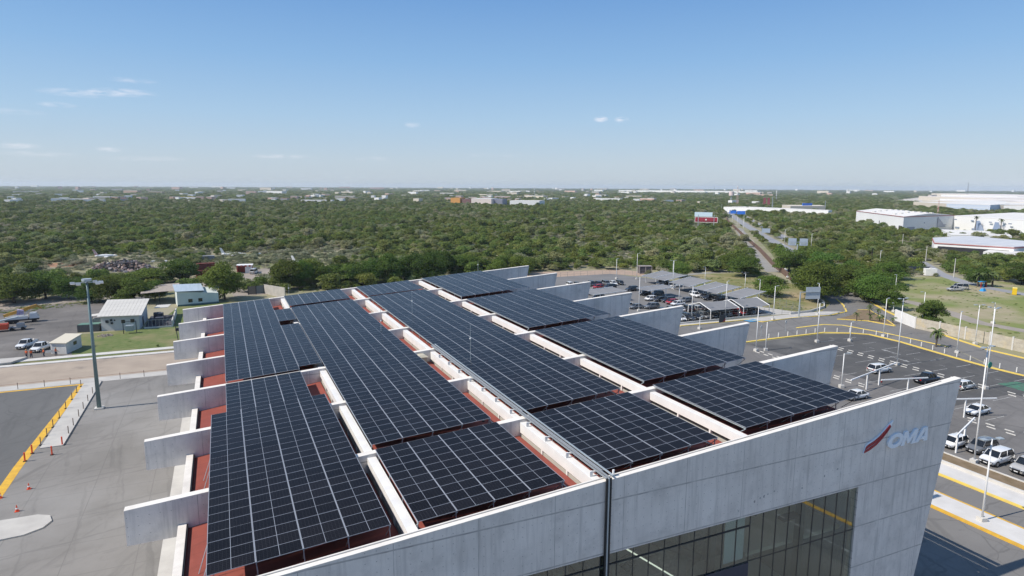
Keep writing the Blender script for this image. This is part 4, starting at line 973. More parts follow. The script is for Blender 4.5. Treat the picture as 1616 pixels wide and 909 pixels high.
# chain link fence round the middle car park
fm = mat("fence_grey", (.25, .26, .25), rough=.7)
def wire_fence(pts, h, label, step=3.0, rails=3, m_=fm, name="wire_fence", r=.035):
    t_ = empty(name, (*pts[0], 0), label=label, cat="fence"); o_ = Vector((*pts[0], 0))
    for p in along([pts[0]]+list(pts[1:]), step):
        mb = MB(); mb.tube(Vector((p.x, p.y, 0))-o_, Vector((p.x, p.y, h))-o_, r*1.4, n=5); mb.build("post", m_, t_)
    for k in range(rails):
        z = h*(k+1)/rails-.03
        for a, b in zip(pts, pts[1:]):
            mb = MB(); mb.bar(Vector((*a, z))-o_, Vector((*b, z))-o_, r, r); mb.build("wire", m_, t_)
wire_fence([(99.9, 126.8), (133, 126.4), (144.5, 125), (150, 150), (154, 176), (157, 205)], 2.2, "thin grey fence round the middle car park", rails=4)
mb = MB(); mb.box(99.9, 134, 126.3, 126.6, 0, .45); o = mb.build("fence_plinth", kerb_m); tag(o, "low pale plinth in front of the row of dark cars", "low wall")
wire_fence([(103, 212.5), (128, 213.5), (140, 210), (150, 206)], 1.8, "thin fence along the pinkish dirt bank", rails=2)
# curved retaining wall at road bend
strip("retaining_wall", [(139, 124.6), (147, 124.9), (156, 128), (163, 134), (168, 141)], .25, .7, kerb_m, thick=.7, kind='thing')
o = bpy.data.objects["retaining_wall"]; tag(o, "low curved pale wall along the road bend", "low wall")

# ------------------------------------------------------------------ boundary wall of pale panels (right)
panel_m = mat("wall_panel", (.50, .46, .38), (.40, .36, .29), 1.1, rough=.9, c3=(.55, .46, .30), scale3=.4, lo3=.5, hi3=.7, bump=.2, bscale=6)
t_ = empty("boundary_wall", (153.9, 96, 0), label="pale concrete panel wall between posts along the approach road", cat="wall")
WP = [(154.1, 100.0), (153.9, 94.0), (153.4, 87.9), (152.9, 82.4), (152.3, 77.6), (151.8, 73.0), (151.4, 68.2), (151.2, 63)]
for i, (a, b_) in enumerate(zip(WP, WP[1:])):
    a = Vector(a)-Vector((153.9, 96)); b_ = Vector(b_)-Vector((153.9, 96))
    for k in range(3):
        z0 = .02+k*.9
        mb = MB(); d = (b_-a).normalized(); nn = Vector((-d.y, d.x))*.05
        p = [a+d*.1-nn, b_-d*.1-nn, b_-d*.1+nn, a+d*.1+nn]
        mb.hexa([(q.x, q.y, z0) for q in p]+[(q.x, q.y, z0+.88) for q in p]); mb.build("panel", panel_m, t_)
    mb = MB(); mb.box(a.x-.16, a.x+.16, a.y-.16, a.y+.16, 0, 2.95); mb.build("post", kerb_m, t_)
t_ = empty("boundary_wall", (155, 100, 0), label="whitewashed stretch of wall behind the small tree", cat="wall")
mb = MB(); mb.hexa([(-1, 0, 0), (3.8, 8.8, 0), (4.0, 8.7, 0), (-.8, -.1, 0), (-1, 0, 2.7), (3.8, 8.8, 2.9), (4.0, 8.7, 2.9), (-.8, -.1, 2.7)]); mb.build("wall_panel", white_paint, t_)
# ------------------------------------------------------------------ apron side objects
lightgreen = mat("blue_green_steel", (.15, .215, .225), (.12, .18, .19), .5, rough=.5, metal=.2)
t_ = empty("floodlight_mast", (-18.8, 112, 0), label="tall blue-grey floodlight mast on the apron", cat="floodlight mast")
mb = MB(); mb.box(-.6, .6, -.6, .6, 0, .25); mb.build("mast_base", kerb_m, t_)
mb = MB(); mb.tube((0, 0, .25), (0, 0, 20.0), .31, .14, n=14); mb.build("mast_pole", lightgreen, t_, True)
mb = MB(); mb.bar((-1.7, 0, 19.6), (1.7, 0, 19.6), .12, .12); mb.bar((0, -1.2, 19.7), (0, 1.2, 19.7), .12, .12); mb.tube((0, 0, 19.8), (0, 0, 20.15), .65, n=14); mb.build("mast_head", galv, t_)
for i, (a_, b_) in enumerate(((-1.8, 0), (1.8, 0), (-.9, -1.1), (.9, 1.0), (1.5, -.8))):
    mb = MB(); mb.hexa([(a_-.28, b_-.25, 19.45), (a_+.28, b_-.25, 19.45), (a_+.28, b_+.25, 19.3), (a_-.28, b_+.25, 19.3), (a_-.28, b_-.25, 19.8), (a_+.28, b_-.25, 19.8), (a_+.28, b_+.25, 19.6), (a_-.28, b_+.25, 19.6)])
    mb.build("floodlight", white_steel, t_)
orange = mat("cone_orange", (.70, .09, .035), rough=.6); conew = mat("cone_white", (.8, .8, .78), rough=.5)
def cone(x, y, label):
    t_ = empty("traffic_cone", (x, y, .02), label=label, cat="traffic cone", group="orange traffic cones on the apron")
    mb = MB(); mb.box(-.2, .2, -.2, .2, 0, .04); mb.tube((0, 0, .04), (0, 0, .28), .15, .115, n=12); mb.tube((0, 0, .42), (0, 0, .72), .08, .03, n=12); mb.build("cone_body", orange, t_)
    mb = MB(); mb.tube((0, 0, .28), (0, 0, .42), .115, .08, n=12); mb.build("reflective_band", conew, t_)
cone(-21.4, 78.7, "orange cone with white band nearest the rounded traffic island"); cone(-21.6, 84.3, "orange cone standing alone on the grey concrete"); cone(-23.9, 83.0, "orange cone on the yellow line")
postm = mat("post_orange_faded", (.42, .15, .09), rough=.8); postd = mat("post_brown", (.14, .10, .08), rough=.8)
def delin(x, y, label, bright=False, h=1.15):
    t_ = empty("delineator_post", (x, y, .03), label=label, cat="post", group="delineator posts round the raised walk")
    mb = MB(); mb.box(-.18, .18, -.18, .18, 0, .06); mb.build("base", black_rubber, t_)
    mb = MB(); mb.tube((0, 0, .06), (0, 0, h), .055 if not bright else .09, n=8); mb.build("post", orange if bright else postd, t_)
for i, y in enumerate((101.8, 105.1, 109, 112.6, 116.4, 120.6)): delin(-20.95, y, "thin brown post on the right edge of the raised walk")
for i, y in enumerate((98.6, 102, 105.6, 109.6, 114, 118.6, 122.4, 126)): delin(-23.45, y, "thin brown post along the yellow line")
for (x, y, l_) in ((-20.9, 97.6, "bright orange post at the near corner of the raised walk"), (-21.4, 94.4, "bright orange post standing in front of the raised walk"), (-23.8, 95.9, "bright orange post beside the yellow line, farther one"), (-24.0, 93.4, "bright orange post beside the yellow line, nearer one")): delin(x, y, l_, True)
t_ = empty("post_and_tape_fence", (-60, 128.5, 0), label="low brown posts joined by faded tape along the far walk", cat="fence")
for i, x in enumerate(np.arange(-55, -4, 3.7)):
    mb = MB(); mb.tube((x+60, 0, 0), (x+60, 0, 1.15), .05, n=6); mb.build("post", postd, t_)
for z in (.95,):
    mb = MB(); mb.bar((5, 0, z), (56, 0, z), .012, .035); mb.build("tape", postm, t_)
# little chains between posts near the walk
# pickups, hut, workers
G4 = "white pickups parked beside the hut"
car("pickup", "white", -39.0, 162.3, 252, "white pickup farther left, behind the workers", G4)
car("pickup", "white", -35.6, 158.0, 252, "white pickup next to the small hut", G4)
hutm = mat("hut_wall", (.62, .61, .58), (.55, .54, .52), 1, rough=.8); hutr = mat("cream_roof", (.60, .55, .44), rough=.8)
t_ = empty("small_hut", (-33.1, 153.7, 0), label="small white hut with a sloping cream roof", cat="hut")
def hexz(pts, z0, zs): return [(x, y, z0) for x, y in pts]+[(x, y, z) for (x, y), z in zip(pts, zs)]
P = [(0, 0), (2.9, -1.4), (4.6, 4.2), (1.7, 5.6)]
mb = MB(); mb.hexa(hexz(P, 0, (2.25, 2.25, 2.75, 2.75))); mb.build("wall", hutm, t_)
P2 = [(-.2, -.25), (3.05, -1.75), (4.85, 4.35), (1.6, 5.85)]
mb = MB(); mb.hexa([(x, y, z) for (x, y), z in zip(P2, (2.26, 2.26, 2.78, 2.78))]+[(x, y, z+.1) for (x, y), z in zip(P2, (2.26, 2.26, 2.78, 2.78))]); mb.build("roof", hutr, t_)
mb = MB(); mb.hexa([(.25, -.16, .05), (.95, -.50, .05), (.97, -.46, .05), (.27, -.12, .05), (.25, -.16, 2.0), (.95, -.50, 2.0), (.97, -.46, 2.0), (.27, -.12, 2.0)]); mb.build("door", mat("hut_door", (.45, .46, .47), rough=.6), t_)
mb = MB(); mb.hexa([(3.75, 1.2, 1.2), (4.1, 2.3, 1.2), (4.07, 2.31, 1.2), (3.72, 1.21, 1.2), (3.75, 1.2, 1.9), (4.1, 2.3, 1.9), (4.07, 2.31, 1.9), (3.72, 1.21, 1.9)]); mb.build("window", winm, t_)
# workers
skinm = mat("skin", (.30, .17, .11), rough=.6); vestm = mat("orange_vest", (.80, .13, .035), rough=.7); trou = mat("dark_blue_trousers", (.03, .035, .06), rough=.9); helm = mat("helmet", (.6, .35, .1), rough=.4)
def skin_obj(name, chain, mat_, parent, sub=1):
    """chain: list of joints (pos, radius, parent index)"""
    me = bpy.data.meshes.new(name); me.from_pydata([c[0] for c in chain], [(i, c[2]) for i, c in enumerate(chain) if c[2] is not None], []); me.materials.append(mat_)
    o = bpy.data.objects.new(name, me); COL.objects.link(o); o.parent = parent
    o.modifiers.new("skin", 'SKIN'); me.skin_vertices or None
    for i, c in enumerate(chain): me.skin_vertices[0].data[i].radius = (c[1], c[1])
    me.skin_vertices[0].data[0].use_root = True
    s_ = o.modifiers.new("sub", 'SUBSURF'); s_.levels = sub; s_.render_levels = sub
    return o
def worker(x, y, rz, label, arm=.2, stride=.12):
    t_ = empty("person", (x, y, .1), R(rz), label, "person", "workers in orange vests beside the pickups")
    J = [((0, 0, .95), .13, None), ((0, 0, 1.15), .13, 0), ((0, 0, 1.40), .15, 1), ((0, 0, 1.52), .06, 2), ((0, .01, 1.60), .085, 3), ((0, .01, 1.70), .09, 4),
         ((-.10, 0, .88), .10, 0), ((-.11, stride, .50), .075, 6), ((-.12, stride*.3, .09), .05, 7), ((-.12, stride*.3+.15, .04), .045, 8),
         ((.10, 0, .88), .10, 0), ((.11, -stride*.4, .50), .075, 10), ((.12, -stride, .09), .05, 11), ((.12, -stride+.15, .04), .045, 12),
         ((-.20, 0, 1.40), .065, 2), ((-.27, .02, 1.13), .05, 14), ((-.26, arm, .92), .04, 15), ((-.26, arm+.05, .84), .035, 16),
         ((.20, 0, 1.40), .065, 2), ((.27, .02, 1.13), .05, 18), ((.24, arm+.05, .95), .04, 19), ((.22, arm+.10, .88), .035, 20)]
    skin_obj("body", J, skinm, t_)
    for s_ in (-1, 1):
        hx, hy, hz = (J[17][0] if s_ < 0 else J[21][0])
        for k in range(4):
            mb = MB(); mb.tube((hx+(k-1.5)*.018, hy, hz), (hx+(k-1.5)*.02, hy+.02, hz-.075-(.01 if k in (1, 2) else 0)), .009, n=5); mb.build("finger", skinm, t_)
        mb = MB(); mb.tube((hx-s_*.02, hy+.02, hz+.02), (hx-s_*.04, hy+.06, hz-.03), .01, n=5); mb.build("thumb", skinm, t_)
    skin_obj("vest", [((0, 0, .92), .155, None), ((0, 0, 1.15), .16, 0), ((0, 0, 1.40), .175, 1), ((-.17, 0, 1.41), .085, 2), ((-.25, .0, 1.22), .07, 3), ((.17, 0, 1.41), .085, 2), ((.25, 0, 1.22), .07, 5)], vestm, t_)
    skin_obj("trousers", [((0, 0, .93), .14, None), ((-.10, 0, .86), .115, 0), ((-.11, stride, .50), .09, 1), ((-.12, stride*.3, .13), .07, 2), ((.10, 0, .86), .115, 0), ((.11, -stride*.4, .50), .09, 4), ((.12, -stride, .13), .07, 5)], trou, t_)
    mb = MB(); mb.tube((0, .0, 1.72), (0, 0, 1.80), .115, .075, n=12); mb.box(-.07, .07, .05, .17, 1.715, 1.73); mb.build("helmet", helm, t_)
    mb = MB(); mb.box(-.012, .012, .09, .115, 1.63, 1.67); mb.box(-.045, -.02, .085, .095, 1.675, 1.69); mb.box(.02, .045, .085, .095, 1.675, 1.69); mb.box(-.03, .03, .088, .097, 1.595, 1.605); mb.build("face", mat("face_dark", (.10, .05, .04), rough=.7), t_)
worker(-36.6, 151.3, 160, "worker in an orange vest at the left of the group, beside another")
worker(-35.8, 151.0, 200, "worker in an orange vest touching the left one's shoulder", .25)
worker(-33.7, 150.9, 120, "worker in an orange vest holding one end of a white board", .42)
worker(-31.7, 150.8, -110, "worker in an orange vest nearest the hut, holding the other end of the board", .42)
t_ = empty("white_board", (-32.7, 150.85, 1.0), label="pale board carried between two workers by the hut", cat="board")
mb = MB(); mb.box(-.75, .75, -.03, .03, -.05, .4); mb.build("board", kerb_m, t_)

# crane truck, boom lift, conveyor
craney = mat("crane_yellow", (.50, .27, .05), rough=.6); whiteb = paint("white")
t_ = empty("crane_truck", (-46.6, 192.6, 0), R(8), "white truck with a raised yellow-brown crane boom", "crane truck")
mb = MB(); mb.box(-3.4, 3.4, -1.0, 1.0, .6, 1.0); mb.build("chassis", dark_steel, t_)
mb = MB(); mb.hexa([(1.5, -1.05, 1.0), (3.5, -1.05, 1.0), (3.5, 1.05, 1.0), (1.5, 1.05, 1.0), (1.6, -1, 2.3), (3.0, -1, 2.3), (3.0, 1, 2.3), (1.6, 1, 2.3)]); mb.build("cab", whiteb, t_)
mb = MB(); mb.box(-3.3, 1.2, -1.05, 1.05, 1.0, 1.7); mb.build("truck_body", whiteb, t_)
mb = MB(); mb.bar((-3.6, .2, 1.9), (3.2, .2, 4.0), .55, .7); mb.build("boom", craney, t_)
mb = MB(); mb.bar((3.1, .2, 4.0), (4.1, .2, 3.2), .3, .35); mb.build("boom_head", craney, t_)
mb = MB(); mb.bar((.4, .2, 1.6), (2.0, .2, 3.5), .15, .15); mb.build("boom_cylinder", galv, t_)
for sx in (-2.3, -1.2, 2.4):
    for s_ in (-1, 1):
        mb = MB(); mb.tube((sx, s_*.75, .5), (sx, s_*1.05, .5), .5, n=16); mb.build("wheel", black_rubber, t_)
t_ = empty("belt_loader", (-47.2, 182.6, 0), R(5), "long belt loader with a grey ramp and an orange body", "belt loader")
mb = MB(); mb.box(-3, .2, -1, 1, .5, 1.7); mb.build("loader_body", orange, t_)
mb = MB(); mb.bar((-6, 0, 1.6), (2.2, 0, 3.1), 1.1, .25); mb.build("conveyor", galv, t_)
mb = MB(); mb.box(.3, 3.6, -.9, .9, .55, .8); mb.box(1.8, 3.2, -.8, .8, .8, 1.6); mb.build("loader_frame", mat("loader_grey", (.35, .34, .33), rough=.6), t_)
for sx in (-2, .9, 3):
    for s_ in (-1, 1):
        mb = MB(); mb.tube((sx, s_*.7, .42), (sx, s_*.95, .42), .42, n=14); mb.build("wheel", black_rubber, t_)
t_ = empty("flag_cluster", (-45.9, 188.5, 2.6), label="purple and white bundle on top of the parked machinery", cat="bundle")
mb = MB(); mb.hexa([(-.7, -.3, 0), (.7, -.3, 0), (.7, .3, 0), (-.7, .3, 0), (-.5, -.2, 1.3), (.8, -.2, 1.1), (.7, .2, 1.2), (-.5, .2, 1.4)]); mb.build("bundle", mat("purple_cloth", (.25, .17, .33), (.6, .55, .6), 2.5, rough=.9), t_)
# white workshop with sloping roof
wallw = mat("workshop_wall", (.55, .56, .56), (.50, .51, .51), .6, rough=.8); roofw = mat("light_metal_roof", (.60, .58, .53), (.52, .50, .46), .5, rough=.85, spec=.1, stretch=(.3, 3, 1), c3=(.40, .38, .36), scale3=.4, lo3=.6, hi3=.8)
t_ = empty("workshop", (-27.2, 173.9, 0), label="white workshop with a large pale sloping metal roof", cat="building")
P = [(0, 0), (8.0, -1.7), (8.6, 10.5), (.3, 12.4)]
mb = MB(); mb.hexa(hexz(P, 0, (3.5, 3.5, 5.1, 5.1))); mb.build("wall", wallw, t_)
nrf = 12
for i in range(nrf):
    u0, u1 = i/nrf, (i+1)/nrf-.004
    A0 = Vector((-.6, -.7)).lerp(Vector((8.7, -2.5)), u0); A1 = Vector((-.6, -.7)).lerp(Vector((8.7, -2.5)), u1); B0 = Vector((-.2, 13.2)).lerp(Vector((9.3, 11.2)), u0); B1 = Vector((-.2, 13.2)).lerp(Vector((9.3, 11.2)), u1)
    mb = MB(); mb.hexa([(*A0, 3.52), (*A1, 3.52), (*B1, 5.25), (*B0, 5.25), (*A0, 3.60), (*A1, 3.60), (*B1, 5.33), (*B0, 5.33)]); mb.build("roof_sheet", roofw, t_)
def wall_box(t_, P0, P1, u0, u1, z0, z1, name, m_, out=.03):
    P0 = Vector(P0); P1 = Vector(P1); d = (P1-P0); nn = Vector((d.y, -d.x)).normalized()
    a = P0+d*u0+nn*out; b_ = P0+d*u1+nn*out; a2 = P0+d*u0-nn*.05; b2 = P0+d*u1-nn*.05
    mb = MB(); mb.hexa([(*a, z0), (*b_, z0), (*b2, z0), (*a2, z0), (*a, z1), (*b_, z1), (*b2, z1), (*a2, z1)]); return mb.build(name, m_, t_)
for u0, u1, z0, z1 in ((.12, .20, 1.9, 2.5), (.34, .38, 2.3, 2.6), (.53, .63, 1.7, 2.5), (.77, .88, 1.8, 2.6)): wall_box(t_, P[0], P[1], u0, u1, z0, z1, "window", winm)
for u0, z0 in ((.15, 1.9), (.25, 2.3), (.26, 1.6)): wall_box(t_, P[0], P[1], u0, u0+.05, z0, z0+.45, "air_conditioner", dark_steel, .3)
wall_box(t_, P[1], P[2], .35, .5, .05, 2.2, "door", dark_steel)
# low container and tanks left of the workshop
t_ = empty("skip_container", (-32.0, 174.0, 0), label="dark steel skip container left of the workshop", cat="container")
P = [(0, 0), (4.4, -.4), (4.8, 2.0), (.5, 2.5)]
mb = MB(); mb.hexa(hexz(P, 0, (1.7,)*4)); mb.build("skip_body", mat("skip_grey", (.10, .10, .10), (.15, .14, .14), 3, rough=.8, stretch=(4, 4, .3)), t_)
mb = MB(); mb.hexa([(x*.98+.05, y*.95+.05, 1.7) for x, y in P]+[(x*.98+.05, y*.95+.05, 1.78) for x, y in P]); mb.build("rim", mat("green_rim", (.12, .22, .17), rough=.7), t_)
t_ = empty("open_shelter", (-30.8, 181.5, 0), label="small shelter with a pale slanting roof beside the workshop", cat="shelter")
mb = MB(); mb.hexa([(0, 0, 2.2), (3.4, -.3, 2.6), (3.8, 2.2, 2.7), (.3, 2.6, 2.3), (0, 0, 2.28), (3.4, -.3, 2.68), (3.8, 2.2, 2.78), (.3, 2.6, 2.38)]); mb.build("roof", roofw, t_)
for (a_, b_) in ((.1, .1), (3.3, -.1), (3.6, 2.1), (.4, 2.4)):
    mb = MB(); mb.box(a_-.05, a_+.05, b_-.05, b_+.05, 0, 2.3); mb.build("leg", dark_steel, t_)
mb = MB(); mb.box(.6, 2.6, .6, 1.9, 0, 1.5); mb.build("generator", mat("tarp_green", (.20, .25, .23), (.3, .33, .32), 2, rough=.8), t_)
t_ = empty("transformer", (-20.8, 168.6, 0), label="grey transformer on a frame in the grass before the workshop", cat="transformer")
mb = MB(); mb.box(-.8, .8, -.5, .5, .6, 1.9); mb.build("tank", galv, t_)
for a_ in (-1.3, 1.3):
    mb = MB(); mb.box(a_-.07, a_+.07, -.07, .07, 0, 2.9); mb.build("leg", dark_steel, t_)
for k in range(5):
    mb = MB(); mb.box(-.7+k*.33, -.58+k*.33, -.62, -.5, .7, 1.8); mb.build("cooling_fin", galv, t_)
mb = MB(); mb.bar((-1.3, 0, 2.8), (1.3, 0, 2.8), .1, .1); mb.build("crossbar", dark_steel, t_)
t_ = empty("rubble_heap", (-25.0, 167.6, 0), label="small heap of pale rubble in the grass", cat="rubble")
mb = MB()
for k in range(14):
    x, y = rng.normal(0, .7), rng.normal(0, .35); r_ = rng.uniform(.2, .5); mb.hexa([(x-r_, y-r_, 0), (x+r_, y-r_*.8, 0), (x+r_*.9, y+r_, 0), (x-r_*.7, y+r_, 0), (x-r_*.5, y-r_*.5, r_), (x+r_*.5, y-r_*.4, r_*.8), (x+r_*.4, y+r_*.5, r_*1.1), (x-r_*.5, y+r_*.4, r_*.7)])
o = mb.build("stones", dirt_m, t_); o['kind'] = 'stuff'
# dark plant yard right of the workshop
t_ = empty("plant_yard", (-17.5, 172.5, 0), label="fenced yard of dark plant and pipes right of the workshop", cat="machinery")
mb = MB(); mb.box(-.8, 5.0, 0, 16, 0, .15); mb.build("yard_slab", mat("dark_slab", (.06, .06, .07), rough=.9), t_)
for k in range(7):
    mb = MB(); a_ = .2+rng.uniform(0, 2.4); b_ = 1.5+k*2; mb.box(a_, a_+rng.uniform(1, 2), b_, b_+1.4, .15, rng.uniform(1, 2.4)); mb.build("machine", mat("plant_dark", (.035, .04, .055), (.09, .09, .11), 2, rough=.6), t_)
mb = MB(); mb.hexa([(.5, 12, 2.8), (3.6, 12, 2.8), (4.2, 14.5, 3.1), (1.0, 14.5, 3.1), (.5, 12, 2.9), (3.6, 12, 2.9), (4.2, 14.5, 3.2), (1, 14.5, 3.2)]); mb.build("yard_roof", roofw, t_)
mb = MB(); mb.box(5.0, 5.25, 0, 17, 0, 1.6); mb.build("yard_wall", kerb_m, t_)
mb = MB(); mb.box(-.8, 5.2, -.15, .1, 0, .4); mb.build("front_kerb", kerb_m, t_)
for k in range(8):
    mb = MB(); mb.tube((-.6+k*.75, .05, .3), (-.6+k*.75, .05, 2.0), .03, n=5); mb.build("fence_post", galv, t_)
mb = MB(); mb.bar((-.7, .05, 2.0), (4.9, .05, 2.0), .05, .05); mb.build("fence_rail", galv, t_)
# dark cable pole near the building
t_ = empty("leaning_pole", (-9.6, 148.6, 0), label="thin dark leaning pole beside the terminal's fins", cat="pole")
mb = MB(); mb.tube((0, 0, 0), (-.9, 1.5, 7.5), .09, .07, n=6); mb.build("pole", dark_steel, t_)
mb = MB(); mb.box(-.6, .1, .6, 1.3, 3.6, 4.2); mb.build("junction_box", dark_steel, t_)
# pale green warehouse with lean-to roof
gw = mat("pale_green_wall", (.66, .71, .68), (.60, .65, .62), .4, rough=.8)
t_ = empty("green_shed", (-12.7, 201.2, 0), label="pale mint-green shed with two small windows", cat="building")
P = [(0, 0), (10.6, 2.2), (9.6, 9.5), (-1.0, 7.5)]
mb = MB(); mb.hexa(hexz(P, 0, (4.3, 3.0, 3.6, 5.2))); mb.build("wall", gw, t_)
mb = MB(); mb.hexa([(-.4, -.5, 4.32), (7.0, 1.0, 4.0), (6.0, 8.8, 5.0), (-1.4, 7.4, 5.3), (-.4, -.5, 4.42), (7, 1, 4.1), (6, 8.8, 5.1), (-1.4, 7.4, 5.4)]); mb.build("roof", mat("blue_white_roof", (.45, .52, .58), (.38, .45, .5), .5, rough=.5, stretch=(4, .3, 1)), t_)
for u0 in (.26, .50): wall_box(t_, P[0], P[1], u0, u0+.10, .9, 1.9, "window", winm)
mb = MB(); mb.hexa([(-.02, -.05, 0), (10.6, 2.12, 0), (10.6, 2.2, 0), (-.02, .05, 0), (-.02, -.05, .45), (10.6, 2.12, .45), (10.6, 2.2, .45), (-.02, .05, .45)]); mb.build("plinth", mat("green_plinth", (.10, .17, .17), rough=.8), t_)
t_ = empty("lean_to", (-22, 205, 0), label="long lean-to with a brownish corrugated roof beside the green shed", cat="shelter")
for i in range(9):
    mb = MB(); a_ = i*1.06; mb.hexa([(a_, i*.32, 3.7), (a_+1.04, i*.32+.3, 3.7), (a_+.6, 12.3+i*.28, 4.2), (a_-.44, 12+i*.28, 4.2), (a_, i*.32, 3.78), (a_+1.04, i*.32+.3, 3.78), (a_+.6, 12.3+i*.28, 4.28), (a_-.44, 12+i*.28, 4.28)])
    mb.build("roof_sheet", mat("brown_sheet", (.40, .34, .28), (.33, .28, .24), 1, rough=.7), t_)
for (a_, b_) in ((.2, .3), (4.5, 1.6), (9, 2.9)):
    mb = MB(); mb.box(a_-.08, a_+.08, b_-.08, b_+.08, 0, 3.75); mb.build("post", dark_steel, t_)
# gate and wall, containers, small shed, excavator
t_ = empty("steel_gate", (6.4, 215.0, 0), label="grey solid steel double gate across the dirt yard", cat="gate")
for k in range(2):
    mb = MB(); mb.hexa([(k*2.3, k*.6, .1), (k*2.3+2.2, k*.6+.55, .1), (k*2.3+2.2, k*.6+.62, .1), (k*2.3, k*.6+.07, .1), (k*2.3, k*.6, 2.6), (k*2.3+2.2, k*.6+.55, 2.6), (k*2.3+2.2, k*.6+.62, 2.6), (k*2.3, k*.6+.07, 2.6)])
    mb.build("gate_leaf", mat("gate_grey", (.17, .19, .19), rough=.7) if k else mat("gate_brown", (.20, .17, .14), rough=.8), t_)
for (a_, b_) in ((-.1, 0), (2.25, .55), (4.6, 1.2)):
    mb = MB(); mb.box(a_-.1, a_+.1, b_-.1, b_+.1, 0, 2.8); mb.build("gate_post", dark_steel, t_)
t_ = empty("yard_wall", (11.0, 216.3, 0), label="pale wall running from the gate down towards the roof", cat="wall")
mb = MB(); mb.hexa([(0, 0, 0), (5.2, -13, 0), (5.4, -12.9, 0), (.2, .1, 0), (0, 0, 2.9), (5.2, -13, 3.4), (5.4, -12.9, 3.4), (.2, .1, 2.9)]); mb.build("wall", mat("old_wall", (.47, .44, .40), (.38, .36, .33), .6, rough=.9), t_)
def cont(x, y, z, L, W, H, rz, col, label, nm="shipping_container"):
    t_ = empty(nm, (x, y, z), R(rz), label, "container")
    mb = MB(); mb.box(0, L, 0, W, .1, H); mb.build("container_body", col, t_)
    for k in range(int(L/.6)):
        mb = MB(); mb.box(.1+k*.6, .36+k*.6, -.04, 0.0-.003, .25, H-.15); mb.build("corrugation", col, t_)
    mb = MB(); mb.box(-.03, .0-.003, .1, W-.1, .2, H-.1); mb.build("door", col, t_)
rust = mat("rust_red", (.20, .05, .035), (.14, .045, .035), 1.0, rough=.9)
cont(-9.6, 262.5, 0, 6.1, 2.4, 2.6, 8, rust, "rusty red container, lower one beside the big tree"); cont(-9.2, 264, 2.65, 6.1, 2.4, 2.4, 8, rust, "rusty red container stacked on the other")
t_ = empty("fire_shed", (4.3, 269.6, 0), R(-6), "small red and white open shed with a vehicle inside", "shed")
mb = MB(); mb.box(0, .3, 0, 4, 0, 3); mb.box(0, 5.6, 3.8, 4, 0, 3); mb.build("wall", mat("shed_red", (.45, .09, .06), rough=.8), t_)
mb = MB(); mb.box(3.0, 5.6, 0, .2, 0, 3); mb.build("white_wall", white_paint, t_)
mb = MB(); mb.box(-.1, 5.8, -.4, 4.2, 3.0, 3.25); mb.build("roof", white_paint, t_)
for k in range(4):
    mb = MB(); mb.box(-.1+k*1.5, .65+k*1.5, -.45, -.40, 2.6, 3.25); mb.build("red_fascia", MATS["shed_red"], t_)
car("van", "white", 10.4, 267.0, 70, "white and dark vehicle parked against the small red shed", None)
t_ = empty("excavator", (-42.6, 238.4, 0), R(30), "yellow-brown excavator at the edge of the bushes", "excavator")
mb = MB(); mb.box(-1.6, 1.6, -1.2, -.7, 0, .8); mb.build("track", dark_steel, t_); mb = MB(); mb.box(-1.6, 1.6, .7, 1.2, 0, .8); mb.build("track", dark_steel, t_)
mb = MB(); mb.box(-1.7, 1.0, -1.1, 1.1, .9, 1.9); mb.build("engine_house", craney, t_)
mb = MB(); mb.box(.2, 1.2, .1, 1.1, 1.9, 2.9); mb.build("cab", winm, t_)
mb = MB(); mb.bar((1.0, -.3, 1.6), (3.2, -.3, 3.4), .3, .4); mb.bar((3.2, -.3, 3.4), (4.4, -.3, 1.4), .25, .3); mb.build("boom", craney, t_)
# wrecked aeroplanes, junk heap and old bus in the scrub
def wreck(x, y, rz, L, label, tailc):
    t_ = empty("wrecked_aeroplane", (x, y, 0), R(rz), label, "aeroplane wreck")
    mb = MB()
    for i in range(6):
        r0, r1 = (.35, .8, 1.0, 1.0, .9, .6, .25)[i], (.35, .8, 1.0, 1.0, .9, .6, .25)[i+1]
        mb.tube((i*L/6, 0, 1.1), ((i+1)*L/6, 0, 1.05), r0*.8, r1*.8, n=12, caps=(i in (0, 5)))
    mb.build("fuselage", white_paint, t_, True)
    mb = MB(); mb.xz([(-.8, 4.2), (0.1, 4.2), (1.7, 1.2), (.2, 1.1)], -.08, .08); mb.build("tail_fin", tailc, t_)
    mb = MB(); mb.prism([(.0, -2.2), (.9, -2.2), (1.5, 0), (.9, 2.2), (0, 2.2), (.4, 0)], 1.25, 1.35); mb.build("tailplane", white_paint, t_)
    mb = MB(); mb.prism([(L*.45, -6), (L*.52, -6), (L*.62, 0), (L*.52, 6), (L*.45, 6), (L*.40, 0)], .75, .87); mb.build("wing", white_paint, t_)
tr_ = mat("faded_red", (.45, .12, .10), (.7, .65, .62), .8, rough=.8)
wreck(-54.6, 350, 5, 9, "white wrecked aeroplane with a red-white upright tail, leftmost", tr_)
wreck(-.9, 338, -8, 11, "white wrecked aeroplane with its tail standing above the scrub, middle", white_paint)
wreck(27.0, 289, -30, 5, "small white upright tail of a wreck before the tree row", white_paint)
cont(-15.4, 316.5, 0, 11.5, 2.6, 2.7, -2, mat("old_grey_bus", (.22, .23, .24), (.3, .3, .31), 1, rough=.7), "long grey derelict bus body lying in the scrub", "derelict_bus")
t_ = empty("junk_heap", (-37, 297, 0), label="long heap of dark scrap and rubble in the scrub", cat="scrap heap")
mb = MB(); 
